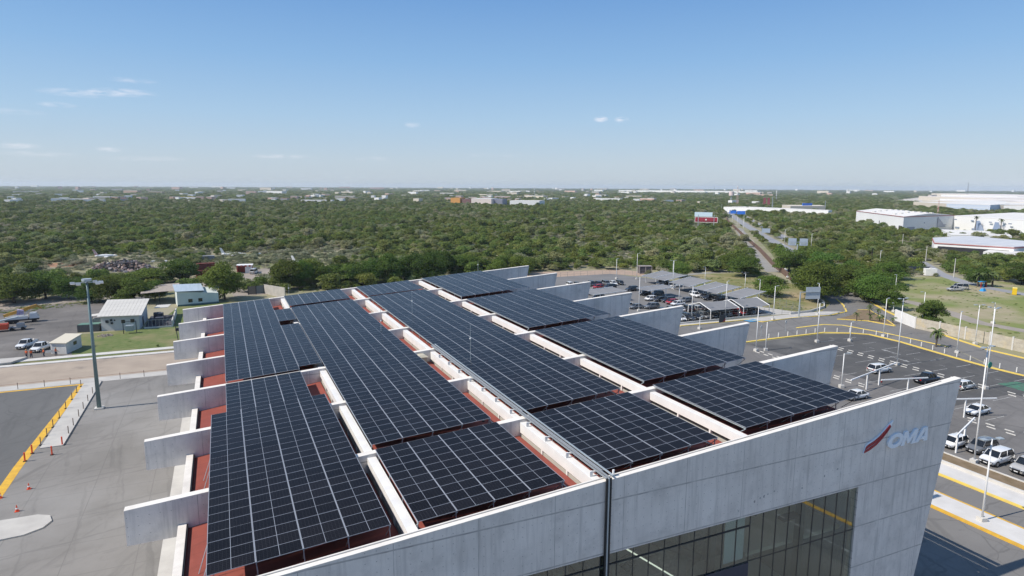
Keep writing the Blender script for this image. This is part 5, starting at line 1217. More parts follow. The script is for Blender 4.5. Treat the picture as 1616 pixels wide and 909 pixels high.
for k in range(620):
    u = rng.uniform(-1, 1); x = u*11.5; y = rng.normal(0, 2.6); hh = (4.3*(1-u*u*.8)*math.exp(-(y/3.5)**2))*rng.uniform(.3, 1.05); r_ = rng.uniform(.25, .9)
    c_ = Vector((x, y-x*.5, max(hh, .2))); q = [Vector((rng.uniform(.5, 1)*sx*r_, rng.uniform(.5, 1)*sy*r_*.7, sz*r_*.45)) for sz in (-1, 1) for sx, sy in ((-1, -1), (1, -1), (1, 1), (-1, 1))]
    rot_ = Matrix.Rotation(rng.uniform(0, 3), 3, 'Z') @ Matrix.Rotation(rng.uniform(-.7, .7), 3, 'X')
    mb.hexa([c_+rot_ @ p_ for p_ in q], int(rng.integers(0, 4)))
o = mb.build("scrap_pieces", [mat("scrap_dark", (.06, .055, .055), rough=.8), mat("scrap_brown", (.19, .14, .12), rough=.9), mat("scrap_grey", (.26, .24, .24), rough=.8), mat("scrap_mauve", (.33, .25, .23), rough=.8)], t_); o['kind'] = 'stuff'
for i, (x, y, L, lb) in enumerate(((-30, 322, 7, "curved pale aircraft panel lying above the scrap heap"), (14, 340, 4, "loose white panel right of the middle wreck"), (20, 352, 3, "small white sheet in the field, far"), (36.5, 300, 4, "white trailer box near the tree row"), (60, 286, 4, "low white vehicle-like scrap by the far trees"), (-23, 240, 3.5, "white car roof showing between the bushes by the sheds"))):
    t_ = empty("scrap_panel", (x, y, 0), R(12*i), lb, "scrap panel")
    mb = MB(); mb.hexa([(0, 0, .3), (L, .3, .2), (L, 1.5, .3), (0, 1.3, .4), (.2, .1, .8), (L-.3, .4, .7), (L-.2, 1.2, .8), (.2, 1.0, .9)]); mb.build("sheet", white_paint, t_)
# small pieces of the right-hand field
t_ = empty("portable_toilet", (233.8, 120.6, 0), R(30), "yellow portable toilet in the right field", "portable toilet")
tym = mat("toilet_yellow", (.72, .48, .02), rough=.5)
mb = MB(); mb.box(-.6, .6, -.6, .6, .1, 2.2); mb.build("cabin", tym, t_)
mb = MB(); mb.hexa([(-.65, -.65, 2.2), (.65, -.65, 2.2), (.65, .65, 2.2), (-.65, .65, 2.2), (-.4, -.6, 2.4), (.4, -.6, 2.4), (.4, .6, 2.4), (-.4, .6, 2.4)]); mb.build("roof", mat("toilet_roof", (.75, .62, .2), rough=.5), t_)
mb = MB(); mb.box(-.42, .42, -.64, -.6, .2, 2.0); mb.build("door", mat("toilet_door", (.66, .42, .02), rough=.5), t_)
car("pickup", "silver", 223.5, 133.0, 160, "pale grey old pickup in the field left of the palms", None)
car("van", "silver", 228.6, 134.6, 150, "pale van parked behind the old pickup in the field", None)
t_ = empty("blue_tarp", (232.3, 129.2, 0), label="small bright blue tarp heap in the field", cat="tarp")
mb = MB(); mb.hexa([(-1, -.7, 0), (1, -.6, 0), (1.1, .7, 0), (-.9, .8, 0), (-.5, -.3, .9), (.4, -.2, 1.1), (.5, .3, .8), (-.4, .3, 1.0)]); mb.build("tarp", mat("tarp_blue", (.03, .28, .62), rough=.6), t_)
t_ = empty("play_frame", (239.5, 134, 0), label="red and blue play frame before the clump of palms", cat="play frame")
for k, (a_, c_) in enumerate(((0, "sign_red2"), (1.5, "tarp_blue"), (3.0, "sign_red2"))):
    mb = MB(); mb.box(a_, a_+.2, 0, .2, 0, 2.0); mb.build("post", MATS[c_], t_)
mb = MB(); mb.box(0, 3.2, 0, 1.2, 2.0, 2.15); mb.build("deck", MATS["tarp_blue"], t_)
util = mat("dark_blue_screen", (.02, .03, .06), (.04, .05, .08), 1, rough=.8)
t_ = empty("screen_fence", (256, 171.5, 0), label="dark blue screened enclosure by the field road", cat="fence")
for k in range(4):
    mb = MB(); mb.hexa([(k*1.55, -k*1.25, 0), (k*1.55+1.5, -k*1.25-1.2, 0), (k*1.55+1.55, -k*1.25-1.1, 0), (k*1.55+.05, -k*1.25+.1, 0), (k*1.55, -k*1.25, 2.6), (k*1.55+1.5, -k*1.25-1.2, 2.6), (k*1.55+1.55, -k*1.25-1.1, 2.6), (k*1.55+.05, -k*1.25+.1, 2.6)])
    mb.build("screen_panel", util, t_)
t_ = empty("white_tank_box", (253.6, 161, 0), R(-35), "white cube-like water tank in front of the dark screen", "tank")
mb = MB(); mb.box(-2, 2, -1.2, 1.2, .2, 2.9); mb.build("tank", white_paint, t_); mb = MB(); mb.box(-.4, .4, -.4, .4, 2.9, 3.2); mb.build("hatch", kerb_m, t_)
strip("long_low_wall", [(230, 196), (262, 186), (258, 178)], .3, 2.2, panel_m, thick=2.2, kind='thing'); tag(bpy.data.objects["long_low_wall"], "long pale wall among the trees behind the enclosure", "wall")
def wood_pole(x, y, h, label):
    t_ = empty("utility_pole", (x, y, 0), R(30), label, "utility pole")
    mb = MB(); mb.tube((0, 0, 0), (0, 0, h), .16, .11, n=8); mb.build("pole", kerb_m, t_)
    mb = MB(); mb.bar((-1.4, 0, h-.3), (1.0, 0, h-.3), .12, .12); mb.build("crossarm", kerb_m, t_)
wood_pole(288.3, 185.6, 8.5, "utility pole with a crossarm above the trees on the right"); wood_pole(257.4, 154.2, 7.5, "utility pole by the field road"); wood_pole(345, 236, 9, "thin utility pole farther right among the trees")
for k, (x, y) in enumerate(((204, 96), (207, 93.5), (213, 90), (216, 88.5))):
    t_ = empty("concrete_slab", (x, y, 0), R(20*k), ["pale concrete slab lying left in the row in the field", "square pale slab with a hole in the field", "tipped pale slab third in the row", "last pale slab towards the picture's edge"][k], "slab")
    mb = MB(); mb.box(-1.5, 1.5, -.6, .6, 0, .5); mb.build("slab", kerb_m, t_)
# billboard, twin advert panels, signs
def sign_board(x, y, rz, posts, boards, label, name="billboard", cat="billboard"):
    t_ = empty(name, (x, y, 0), R(rz), label, cat)
    for (a_, h_, r_) in posts:
        mb = MB(); mb.tube((a_, 0, 0), (a_, 0, h_), r_, n=8); mb.build("post", galv, t_)
    for (x0, x1, z0, z1, m_, nm) in boards:
        mb = MB(); mb.box(x0, x1, -.12, .0, z0, z1); mb.build(nm, m_, t_)
    return t_
adr = mat("advert_red", (.36, .03, .05), (.25, .03, .05), .3, rough=.6); adb = mat("advert_pale_blue", (.55, .68, .76), rough=.6)
bk = mat("panel_back_grey", (.36, .42, .50), rough=.6)
sign_board(370.5, 440, -50, [(3, 11.0, .3), (16, 11.0, .3)], [(0, 19, 4.6, 9.2, white_steel, "frame"), (-.3, 14.5, 9.5, 13.2, adb, "upper_advert")], "billboard with a white frame, dark red advert below a pale blue one, in the scrub")
o = bpy.data.objects[[k.name for k in bpy.data.objects if k.name.startswith("billboard")][-1]]
mb = MB(); mb.box(.3, 18.7, -.17, -.125, 4.9, 8.9); mb.build("red_advert", adr, o)
mb = MB(); mb.box(8.8, 10.0, -.22, -.175, 6.4, 7.5); mb.box(.8, 18.2, -.20, -.175, 5.3, 6.0, 1); mb.build("advert_print", [white_steel, mat("advert_dark", (.12, .01, .02), rough=.6)], o)
t_ = sign_board(280.2, 249.6, -42, [(0, 4.2, .35)], [(-4.7, -.7, 3.6, 7.4, bk, "sign_panel"), (.9, 4.9, 3.6, 7.4, bk, "sign_panel"), (-4.9, 5.1, 5.3, 5.5, galv, "crossbar")], "pair of grey road sign backs on one thick post", "road_sign", "road sign")
for a_ in (-2.7, 2.9):
    mb = MB(); mb.box(a_-1.3, a_+1.3, -.2, -.13, 4.3, 5.2); mb.build("sign_rib", galv, t_)
sign_board(327.3, 320.6, -42, [(-.6, 9.0, .2)], [(-.5, 4.5, 4.6, 7.4, bk, "sign_panel")], "grey road sign back on a tall post beside the avenue", "road_sign", "road sign")
sign_board(516, 553, -40, [(-1, 9.5, .3), (15, 9, .3)], [(-2, 5.5, 5.6, 9.0, mat("sign_blue", (.03, .16, .62), rough=.5), "sign_panel"), (6.2, 14.5, 5.0, 8.6, MATS["sign_blue"], "sign_panel")], "large blue direction sign over the far end of the avenue", "gantry_sign", "road sign")
# perimeter wall brown along the track
strip("perimeter_wall", [(192, 173), (219.9, 208.2), (262, 257.5), (310.4, 316.3), (464.6, 502.4), (516, 560)], .4, 2.2, mat("brown_wall", (.13, .08, .06), (.18, .12, .09), .6, rough=.95), thick=2.2, kind='thing')
tag(bpy.data.objects["perimeter_wall"], "long brown wall running away beside the avenue", "wall")
car("van", "white", 190.3, 193.4, 190, "white box truck half hidden by the round tree", None)
car("sedan", "white", 196.0, 176.5, 10, "white low vehicle by the end of the brown wall", None)
for (k_, c_, x, y, a, lb) in (("sedan", "white", 262.5, 182, 300, "white car behind the trees near the dark screen"), ("hatch", "white", 278, 232, 240, "white car below the twin sign backs, left"), ("hatch", "grey", 284, 226, 240, "grey car below the twin sign backs, right"), ("suv", "white", 290, 219, 240, "white SUV in the line among the trees")):
    car(k_, c_, x, y, a, lb, "cars on the avenue among the trees")
# ------------------------------------------------------------------ vegetation
def foliage(name, c1, c2, cdry, dry=.5):
    M = bpy.data.materials.new(name); M.use_nodes = True; nt = M.node_tree; n = nt.nodes; l = nt.links; b = n['Principled BSDF']
    b.inputs['Roughness'].default_value = .75; b.inputs['Specular IOR Level'].default_value = .15
    t = n.new("ShaderNodeTexCoord"); oi = n.new("ShaderNodeObjectInfo")
    z = n.new("ShaderNodeTexNoise"); z.inputs['Scale'].default_value = .9; z.inputs['Detail'].default_value = 3; l.new(t.outputs['Object'], z.inputs['Vector'])
    r = n.new("ShaderNodeMapRange"); r.inputs[1].default_value = .35; r.inputs[2].default_value = .65; l.new(z.outputs[0], r.inputs[0])
    mm = n.new("ShaderNodeMixRGB"); mm.inputs[1].default_value = (*c1, 1); mm.inputs[2].default_value = (*c2, 1); l.new(r.outputs[0], mm.inputs[0])
    # dry patches over the land, by position of the plant
    sc_ = n.new("ShaderNodeVectorMath"); sc_.operation = 'MULTIPLY'; sc_.inputs[1].default_value = (.010, .022, 0); l.new(oi.outputs['Location'], sc_.inputs[0])
    z2 = n.new("ShaderNodeTexNoise"); z2.inputs['Scale'].default_value = 1; z2.inputs['Detail'].default_value = 4; l.new(sc_.outputs[0], z2.inputs['Vector'])
    ad = n.new("ShaderNodeMath"); ad.operation = 'ADD'; l.new(z2.outputs[0], ad.inputs[0])
    m5 = n.new("ShaderNodeMath"); m5.operation = 'MULTIPLY_ADD'; m5.inputs[1].default_value = .34; m5.inputs[2].default_value = -.17; l.new(oi.outputs['Random'], m5.inputs[0]); l.new(m5.outputs[0], ad.inputs[1])
    r2 = n.new("ShaderNodeMapRange"); r2.inputs[1].default_value = dry; r2.inputs[2].default_value = dry+.2; l.new(ad.outputs[0], r2.inputs[0])
    m2 = n.new("ShaderNodeMixRGB"); m2.inputs[2].default_value = (*cdry, 1); l.new(r2.outputs[0], m2.inputs[0]); l.new(mm.outputs[0], m2.inputs[1])
    hs = n.new("ShaderNodeHueSaturation"); r3 = n.new("ShaderNodeMapRange"); r3.inputs[3].default_value = .70; r3.inputs[4].default_value = 1.28; l.new(oi.outputs['Random'], r3.inputs[0]); l.new(r3.outputs[0], hs.inputs['Value'])
    wn = n.new("ShaderNodeTexWhiteNoise"); wn.noise_dimensions = '1D'; l.new(oi.outputs['Random'], wn.inputs['W']); r4 = n.new("ShaderNodeMapRange"); r4.inputs[3].default_value = .475; r4.inputs[4].default_value = .525; l.new(wn.outputs[0], r4.inputs[0]); l.new(r4.outputs[0], hs.inputs['Hue'])
    l.new(m2.outputs[0], hs.inputs['Color']); l.new(hs.outputs[0], b.inputs['Base Color'])
    tl = n.new("ShaderNodeBsdfTranslucent"); l.new(hs.outputs[0], tl.inputs[0]); mxs = n.new("ShaderNodeMixShader"); mxs.inputs[0].default_value = .36
    l.new(b.outputs[0], mxs.inputs[1]); l.new(tl.outputs[0], mxs.inputs[2]); l.new(mxs.outputs[0], n['Material Output'].inputs['Surface'])
    return M
scrub_f = foliage("scrub_leaves", (.130, .178, .036), (.205, .250, .065), (.29, .285, .17), .53)
tree_f = foliage("tree_leaves", (.080, .130, .022), (.135, .195, .040), (.19, .20, .08), .80)
dry_f = foliage("dry_brush", (.20, .225, .12), (.26, .275, .16), (.31, .30, .21), .5)
palm_f = mat("palm_leaves", (.06, .095, .025), (.10, .13, .04), 2, rough=.7)
bark = mat("bark", (.12, .095, .07), (.08, .065, .05), 3, rough=.95)
def crown_mesh(name, seed, rad, hgt, n, leaf, lobes, material, zb=0.0, flat=.62):
    r_ = np.random.default_rng(seed)
    V = np.zeros((n*4, 3)); lc = []
    for i in range(lobes):
        a = r_.uniform(0, 2*np.pi); d = rad*.62*np.sqrt(r_.uniform(0, 1)); rr = rad*r_.uniform(.30, .55)
        z = zb+rr*flat+(hgt-zb-rr*flat*1.1)*r_.uniform(-.1, 1)*(1-.45*(d/rad))
        lc.append((d*np.cos(a), d*np.sin(a), max(z, zb+rr*flat*.55), rr))
    lc = np.array(lc); wts = lc[:, 3]**2; wts /= wts.sum()
    k = r_.choice(lobes, n, p=wts)
    dirs = r_.normal(size=(n, 3)); dirs[:, 2] = np.abs(dirs[:, 2])*.9+dirs[:, 2]*.35; dirs /= np.linalg.norm(dirs, axis=1)[:, None]
    rr = lc[k, 3]*(r_.uniform(.62, 1.06, n)); P = lc[k, :3]+dirs*rr[:, None]*np.array([1, 1, flat+.15]); P[:, 2] = np.clip(P[:, 2], .1, None)
    nrm = dirs+r_.normal(size=(n, 3))*.55; nrm /= np.linalg.norm(nrm, axis=1)[:, None]
    t1 = np.cross(nrm, r_.normal(size=(n, 3))); t1 /= np.linalg.norm(t1, axis=1)[:, None]; t2 = np.cross(nrm, t1)
    s_ = leaf*r_.uniform(.6, 1.35, n)[:, None]
    a1 = r_.uniform(.55, 1, (n, 1)); 
    V[0::4] = P-t1*s_*.5; V[1::4] = P+t2*s_*.42*a1; V[2::4] = P+t1*s_*.5; V[3::4] = P-t2*s_*.42
    me = bpy.data.meshes.new(name); me.vertices.add(n*4); me.vertices.foreach_set('co', V.ravel())
    me.loops.add(n*4); me.loops.foreach_set('vertex_index', np.arange(n*4, dtype=np.int32)); me.polygons.add(n); me.polygons.foreach_set('loop_start', np.arange(0, n*4, 4, dtype=np.int32)); me.polygons.foreach_set('loop_total', np.full(n, 4, dtype=np.int32))
    me.materials.append(material); me.update(); me.validate(); return me
def trunk_mesh(seed, h, r, rad):
    r_ = np.random.default_rng(seed); mb = MB(); mb.tube((0, 0, 0), (0, 0, h*.45), r, r*.7, n=7)
    for i in range(5):
        a = r_.uniform(0, 6.28); mb.tube((0, 0, h*.38), (rad*.55*math.cos(a), rad*.55*math.sin(a), h*r_.uniform(.6, .85)), r*.5, r*.15, n=5)
    return mb.mesh("trunk", bark, True)
SHR = [crown_mesh("shrub", 100+i, [2.6, 3.2, 2.1, 3.6, 2.8, 3.0][i], [3.2, 3.8, 2.5, 4.4, 3.0, 5.0][i], [1100, 1500, 800, 1700, 1200, 1500][i], .42, [7, 9, 5, 11, 8, 8][i], scrub_f) for i in range(6)]
DRY = [crown_mesh("dry_shrub", 200+i, [2.2, 2.8][i], [1.7, 2.2][i], 700, .34, 7, dry_f) for i in range(2)]
TREE = [(crown_mesh("crown", 300+i, [5.2, 6.2, 4.6, 5.6][i], [7.2, 8.2, 6.2, 9.0][i], [8500, 9800, 7000, 9500][i], .38, [20, 24, 16, 24][i], tree_f, zb=.15), trunk_mesh(320+i, [7, 8, 6, 9][i], .28, 5)) for i in range(4)]
def tree(x, y, rad, h, label, group=None, v=None, mt=None):
    v = int(rng.integers(0, 4)) if v is None else v
    R0, H0 = [5.2, 6.2, 4.6, 5.6][v], [7.2, 8.2, 6.2, 9.0][v]
    t_ = empty("broadleaf_tree", (x, y, 0), rng.uniform(0, 6.28), label, "tree", group); t_.scale = (rad/R0, rad/R0, h/H0)
    link("crown", TREE[v][0], t_); link("trunk", TREE[v][1], t_)
    return t_
tree(-.5, 209, 6.6, 11.0, "large bushy tree in front of the mint-green shed", v=3); 
for i, (x, y, r_, h, lb) in enumerate(((-30, 217, 6, 7.2, "tree behind the workshop, left"), (-24.5, 213, 6, 6.6, "tree behind the workshop, right"), (-36, 219, 5, 6.4, "tree at the left end behind the workshop"), (-19.5, 216.5, 4.6, 5.6, "low tree beside the brown lean-to"),
    (-14.5, 255, 7.5, 7.6, "broad tree left of the rusty containers"), (-24, 252, 6, 5.0, "low tree between the scrap heap and the lean-to"), (-33, 246, 6, 4.6, "low tree below the scrap heap, left"),
    (163.5, 137.0, 7.8, 11.8, "biggest dark tree beside the road with its shade on the asphalt"), (172.0, 144, 6.5, 10, "big tree right behind the darkest roadside tree"), (177.5, 150, 6.0, 9.5, "third tree back along the road"), (209.3, 189.8, 8, 9.5, "broad tree at the near end of the brown wall"), (215, 178, 8, 9, "tree between the avenue and the brown wall"),
    (146.8, 147.5, 0.1, .2, ""), (156.8, 149.0, 5.6, 6.6, "round dark tree in the dry grass"), (183.5, 188, 6.5, 7.0, "round tree hiding the white box truck"), (176, 127.5, 5.6, 8.6, "tree on the right of the approach road"), (171.2, 119.6, 4.6, 7.6, "tree nearest the road on its right side"),
    (184, 137, 6, 8, "tree on the right of the road, third back"), (192, 147, 7, 8.5, "tree on the right of the road, fourth back"), (203, 156, 7, 8.5, "tree on the right of the road, fifth back"), (157.6, 98.6, 3.7, 6.3, "dark small tree at the start of the panel wall"),
    (214, 150, 6.5, 8, "tree on the grass edge behind the field"), (232, 160, 6.5, 7, "tree beside the long low wall"), (244, 137.5, 4.6, 6.2, "tree clump by the play frame"), (262, 133, 8, 8, "dark broad tree at the right edge of the field"), (272, 122, 8, 8, "second broad tree at the right edge of the field"),
    (158.5, 196, 5.2, 5.6, "tree at the corner of the middle car park"), (221, 190, 7.5, 9, "tree by the avenue's second bend"), (196, 208, 6, 6, "tree between track and rough grass"))):
    if r_ > 1: tree(x, y, r_, h, lb)
# tree row behind the building
k = 0
for x in np.arange(17, 112, 5.2):
    y = 222+(x-17)*.03+rng.uniform(-3, 8); tree(x+rng.uniform(-1.5, 1.5), y, rng.uniform(4.6, 6.6), rng.uniform(7, 9.8)*(1 if x < 75 else .82), "tree in the dense row right behind the terminal", "dense row of trees behind the terminal"); k += 1
for x in np.arange(-108, -42, 6.5):
    tree(x, 226+(x+50)*.12+rng.uniform(-2, 5), rng.uniform(5, 7), rng.uniform(6, 8), "dark tree on the far side of the yard at the left edge", "trees along the left yard")
# small palms and yuccas
def palm(x, y, h, label, cr=1.6, n=18, trunk_r=.16, group=None):
    t_ = empty("palm_tree", (x, y, 0), rng.uniform(0, 6), label, "palm", group)
    mb = MB(); mb.tube((0, 0, 0), (0, 0, h), trunk_r*1.2, trunk_r, n=8); mb.build("trunk", bark, t_)
    mb = MB()
    for i in range(n):
        a = i*2.4; el = rng.uniform(-.5, 1.1); L = cr*rng.uniform(.8, 1.15); prev_ = Vector((0, 0, h)); wd = .14*cr
        for s_ in range(4):
            e = el-s_*.42; d = Vector((math.cos(a)*math.cos(e), math.sin(a)*math.cos(e), math.sin(e))); nx = prev_+d*L/4; sd_ = Vector((-math.sin(a), math.cos(a), 0))*wd*(1-.22*s_)
            dn = Vector((0, 0, -wd*.5))
            mb.quad([prev_-sd_+dn, nx-sd_*.8+dn, nx, prev_]); mb.quad([prev_, nx, nx+sd_*.8+dn, prev_+sd_+dn]); prev_ = nx
    mb.build("fronds", palm_f, t_)
palm(139.7, 85.7, 3.4, "small palm on the kerb between car park and road", 2.0, 26)
for i, (x, y, h) in enumerate(((151.4, 110.2, 1.6), (153.0, 108.8, 1.2), (157.6, 112.5, 2.2), (160.3, 117.0, 2.4), (158.9, 116.0, 2.0), (154.6, 106.2, 1.3), (149.0, 112.2, 1.8), (156.0, 110, 1.0))):
    palm(x, y, h, "small palm on the planted triangular traffic island", 1.2, 14, .12, "small palms on the traffic island")
for i, (x, y, h, lb) in enumerate(((296, 230, 6.5, "palm on the avenue below the twin sign backs, left"), (276, 203, 6.5, "palm right of the avenue cars"), (241, 136, 4.2, "palm in the clump by the play frame, left"), (243, 134.5, 4.6, "palm in the clump by the play frame, middle"), (245.2, 133.6, 4.2, "palm in the clump by the play frame, right"),
    (541, 312, 12, "palm before the white warehouse front, first"), (534, 290, 11, "palm before the white warehouse front, second"), (532, 270.5, 14, "palm before the white warehouse front, third"), (508, 232, 12, "palm before the white warehouse front, last"))):
    palm(x, y, h, lb, 2.6, 22, .25)
# --- scrub: keep-out areas
def inpoly(px, py, poly):
    c = np.zeros(len(px), bool); j = len(poly)-1
    for i in range(len(poly)):
        xi, yi = poly[i]; xj, yj = poly[j]
        c ^= ((yi > py) != (yj > py)) & (px < (xj-xi)*(py-yi)/(yj-yi+1e-12)+xi); j = i
    return c
def neardist(px, py, pts):
    d = np.full(len(px), 1e9)
    for (ax, ay), (bx, by) in zip(pts, pts[1:]):
        vx, vy = bx-ax, by-ay; t = np.clip(((px-ax)*vx+(py-ay)*vy)/(vx*vx+vy*vy), 0, 1); d = np.minimum(d, np.hypot(px-ax-t*vx, py-ay-t*vy))
    return d
KEEP = [rect(-400, 104, -400, 214), [(-400, 160), (-140, 205), (-62, 216), (-20, 228), (10, 240), (4, 215), (-400, 100)], rect(95, 262, -400, 124), [(95, 120), (178, 120), (176, 150), (190, 200), (160, 206), (152, 226), (96, 234)],
        [(-10, 255), (26, 255), (60, 300), (70, 345), (-8, 345)], [(-66, 272), (-20, 268), (-16, 322), (-44, 352), (-66, 358)], [(155, 60), (262, 60), (262, 150), (252, 160), (236, 168), (200, 166)],
        [(485, 335), (573, 445), (840, 530), (900, 300), (700, 150), (500, 200), (520, 265)], [(338, 180), (356, 178), (420, 236), (374, 244), (344, 222)], [(676, 560), (690, 560), (700, 720), (670, 720)], [(-82, 318), (-50, 316), (-53, 340), (-84, 336)], [(262, 60), (300, 60), (300, 110), (262, 110)], [(395, 1150), (425, 1070), (470, 985), (520, 1000), (470, 1110), (440, 1230), (400, 1230)]]
LINES = [([(205, 165), (246, 210), (292, 268), (338, 326), (430, 440), (520, 548), (700, 765)], 5.5), ([(330, 300), (372, 348), (440, 432), (530, 540), (710, 756)], 4.5), ([(190, 172), (219, 206), (262, 255), (310, 315), (464, 500), (516, 558)], 6.5),
         ([(-140, 202), (-75, 212), (-48, 226), (-20, 238), (0, 250), (9, 262)], 8.5), ([(300, 196), (262, 162), (240, 130), (233, 90)], 5), ([(198, 187), (222, 212), (256, 252), (352, 360), (400, 420)], 4.5)]
def allowed(x, y, m_=0):
    ok = np.ones(len(x), bool)
    for p_ in KEEP: ok &= ~inpoly(x, y, p_)
    for l_, w_ in LINES: ok &= neardist(x, y, l_) > w_+m_
    return ok
def in_view(x, y, mg=.06):
    az = np.arctan2(x, y); return (az > math.atan2(-.30-mg, 1)-.02) & (az < R(24.3+38.6)+mg)
def patch(x, y, s, o_=0.0): return np.array([mnoise.noise(Vector((a*s+o_, b_*s*1.4, o_))) for a, b_ in zip(x, y)])
sp = 3.9; xs = np.arange(-420, 1500, sp); ys = np.arange(120, 1300, sp)
GX, GY = np.meshgrid(xs, ys); GX = (GX+rng.uniform(-.48, .48, GX.shape)*sp).ravel(); GY = (GY+rng.uniform(-.48, .48, GY.shape)*sp).ravel()
D = np.hypot(GX, GY); ok = in_view(GX, GY) & (D < 1330) & (D > 150); GX, GY, D = GX[ok], GY[ok], D[ok]
ok = allowed(GX, GY); GX, GY, D = GX[ok], GY[ok], D[ok]
pn = patch(GX, GY, .018) + .6*patch(GX, GY, .06, 7.3)
right_ = (GX > 250+GY*.2)
dens = np.clip(.84+pn*1.8+np.where(GX > GY*.95, .4, 0)+np.where((D > 700), .15, 0), .10, 1)
u = rng.uniform(0, 1, len(GX)); keep = u < dens
isdry = (~keep) & (u < dens+.62)
SX, SY, SD = GX[keep], GY[keep], D[keep]; DX, DY, DD = GX[isdry], GY[isdry], D[isdry]
idx = rng.integers(0, 6, len(SX)); scl = np.clip(np.exp(rng.normal(-.22, .36, len(SX))), .35, 1.75)*np.where(SD > 700, 1.05, 1)
zsc = rng.uniform(.65, 1.05, len(SX))
order = np.argsort(SD)
lib = bpy.data.collections.new("shrub_kinds"); libd = bpy.data.collections.new("dry_kinds")
used = set(order[:290].tolist())
firsts = {}
for i in order[:290]:
    o = link("shrub", SHR[idx[i]], None, (float(SX[i]), float(SY[i]), 0), (0, 0, float(rng.uniform(0, 6.28)))); o.scale = (scl[i], scl[i], scl[i]*zsc[i])
    tag(o, "green mesquite shrub at the near edge of the scrubland", "shrub", "nearest shrubs of the scrubland")
    if idx[i] not in firsts: firsts[idx[i]] = o; 
for k_ in sorted(firsts): lib.objects.link(firsts[k_])
for i in range(2):
    o = link("dry_shrub", DRY[i], None, (150+i*9, 204+i*3, 0)); tag(o, ["low dry grey brush by the corner tree", "second low dry brush by the service road"][i], "shrub"); libd.objects.link(o)
def scatter(name, X, Y, S, Z, coll, nk, seed, label=None):
    me = bpy.data.meshes.new(name); n_ = len(X); me.vertices.add(n_)
    me.vertices.foreach_set('co', np.stack([X, Y, np.zeros(n_)], 1).ravel())
    a = me.attributes.new("sz", 'FLOAT_VECTOR', 'POINT'); a.data.foreach_set('vector', np.stack([S, S, S*Z], 1).ravel())
    a = me.attributes.new("rot", 'FLOAT_VECTOR', 'POINT'); r_ = np.zeros((n_, 3)); r_[:, 2] = np.random.default_rng(seed).uniform(0, 6.28, n_); a.data.foreach_set('vector', r_.ravel())
    a = me.attributes.new("pick", 'INT', 'POINT'); a.data.foreach_set('value', np.random.default_rng(seed+1).integers(0, nk, n_).astype(np.int32))
    o = link(name, me); o['kind'] = 'stuff'
    ng = bpy.data.node_groups.new(name, 'GeometryNodeTree'); ng.interface.new_socket("Geometry", in_out='INPUT', socket_type='NodeSocketGeometry'); ng.interface.new_socket("Geometry", in_out='OUTPUT', socket_type='NodeSocketGeometry')
    gi = ng.nodes.new("NodeGroupInput"); go = ng.nodes.new("NodeGroupOutput"); ip = ng.nodes.new("GeometryNodeInstanceOnPoints"); ci = ng.nodes.new("GeometryNodeCollectionInfo")
    ci.inputs['Collection'].default_value = coll; ci.inputs['Separate Children'].default_value = True; ci.inputs['Reset Children'].default_value = True
    def at(nm, ty):
        q = ng.nodes.new("GeometryNodeInputNamedAttribute"); q.data_type = ty; q.inputs['Name'].default_value = nm; return q.outputs['Attribute']
    ng.links.new(gi.outputs[0], ip.inputs['Points']); ng.links.new(ci.outputs[0], ip.inputs['Instance']); ip.inputs['Pick Instance'].default_value = True
    ng.links.new(at("pick", 'INT'), ip.inputs['Instance Index']); ng.links.new(at("rot", 'FLOAT_VECTOR'), ip.inputs['Rotation']); ng.links.new(at("sz", 'FLOAT_VECTOR'), ip.inputs['Scale'])
    ng.links.new(ip.outputs[0], go.inputs[0])
    md = o.modifiers.new("scatter", 'NODES'); md.node_group = ng
    return o
rest = np.array([i for i in range(len(SX)) if i not in used])
scatter("scrubland_shrubs", SX[rest], SY[rest], scl[rest], zsc[rest], lib, len(firsts), 5)
CX, CY = rng.uniform(-80, 75, 900), rng.uniform(270, 358, 900)
ck = np.zeros(900, bool)
for p_ in (KEEP[5], KEEP[4], KEEP[10]): ck |= inpoly(CX, CY, p_)
ck &= ~inpoly(CX, CY, [(-54, 284), (-24, 284), (-20, 306), (-52, 314)]) & (neardist(CX, CY, [(-56, 350), (-44, 352)]) > 5) & (neardist(CX, CY, [(-3, 338), (12, 338)]) > 4) & (neardist(CX, CY, [(3, 266), (18, 270)]) > 9)
CX, CY = CX[ck], CY[ck]
DX, DY = np.concatenate([DX, CX]), np.concatenate([DY, CY])
scatter("dry_brush", DX, DY, rng.uniform(.5, 1.2, len(DX)), rng.uniform(.5, 1.0, len(DX)), libd, 2, 9)
# far woodland and town trees out to the horizon
pts = []
r = 1330.0
while r < 12000:
    st = r*.0075 if r < 4000 else r*.011; n_ = int(r*1.5/st)
    az = rng.uniform(R(-18), R(68), n_); rr = r+rng.uniform(-.5, .5, n_)*st*1.4
    pts.append(np.stack([rr*np.sin(az), rr*np.cos(az), np.full(n_, st)], 1)); r += st*1.25
Fp = np.concatenate(pts)
pf = np.array([mnoise.noise(Vector((a*.0022, b_*.0022, 3.1))) for a, b_ in Fp[:, :2]])
ind = inpoly(Fp[:, 0], Fp[:, 1], [(1000, 515), (1600, 1150), (3200, 2050), (4200, 1500), (2000, 400), (1150, 300)])
az_ = np.arctan2(Fp[:, 0], Fp[:, 1])
kp = (rng.uniform(0, 1, len(Fp)) < np.clip(.78+pf, .3, 1)) & ~ind; Fp = Fp[kp]
S_ = np.clip(Fp[:, 2]/4.5, 1.3, 14)*rng.uniform(.6, 1.1, len(Fp))
scatter("distant_trees", Fp[:, 0], Fp[:, 1], S_, np.clip(1.5/S_, .13, 1.0)*rng.uniform(.7, 1.3, len(Fp)), lib, len(firsts), 21)
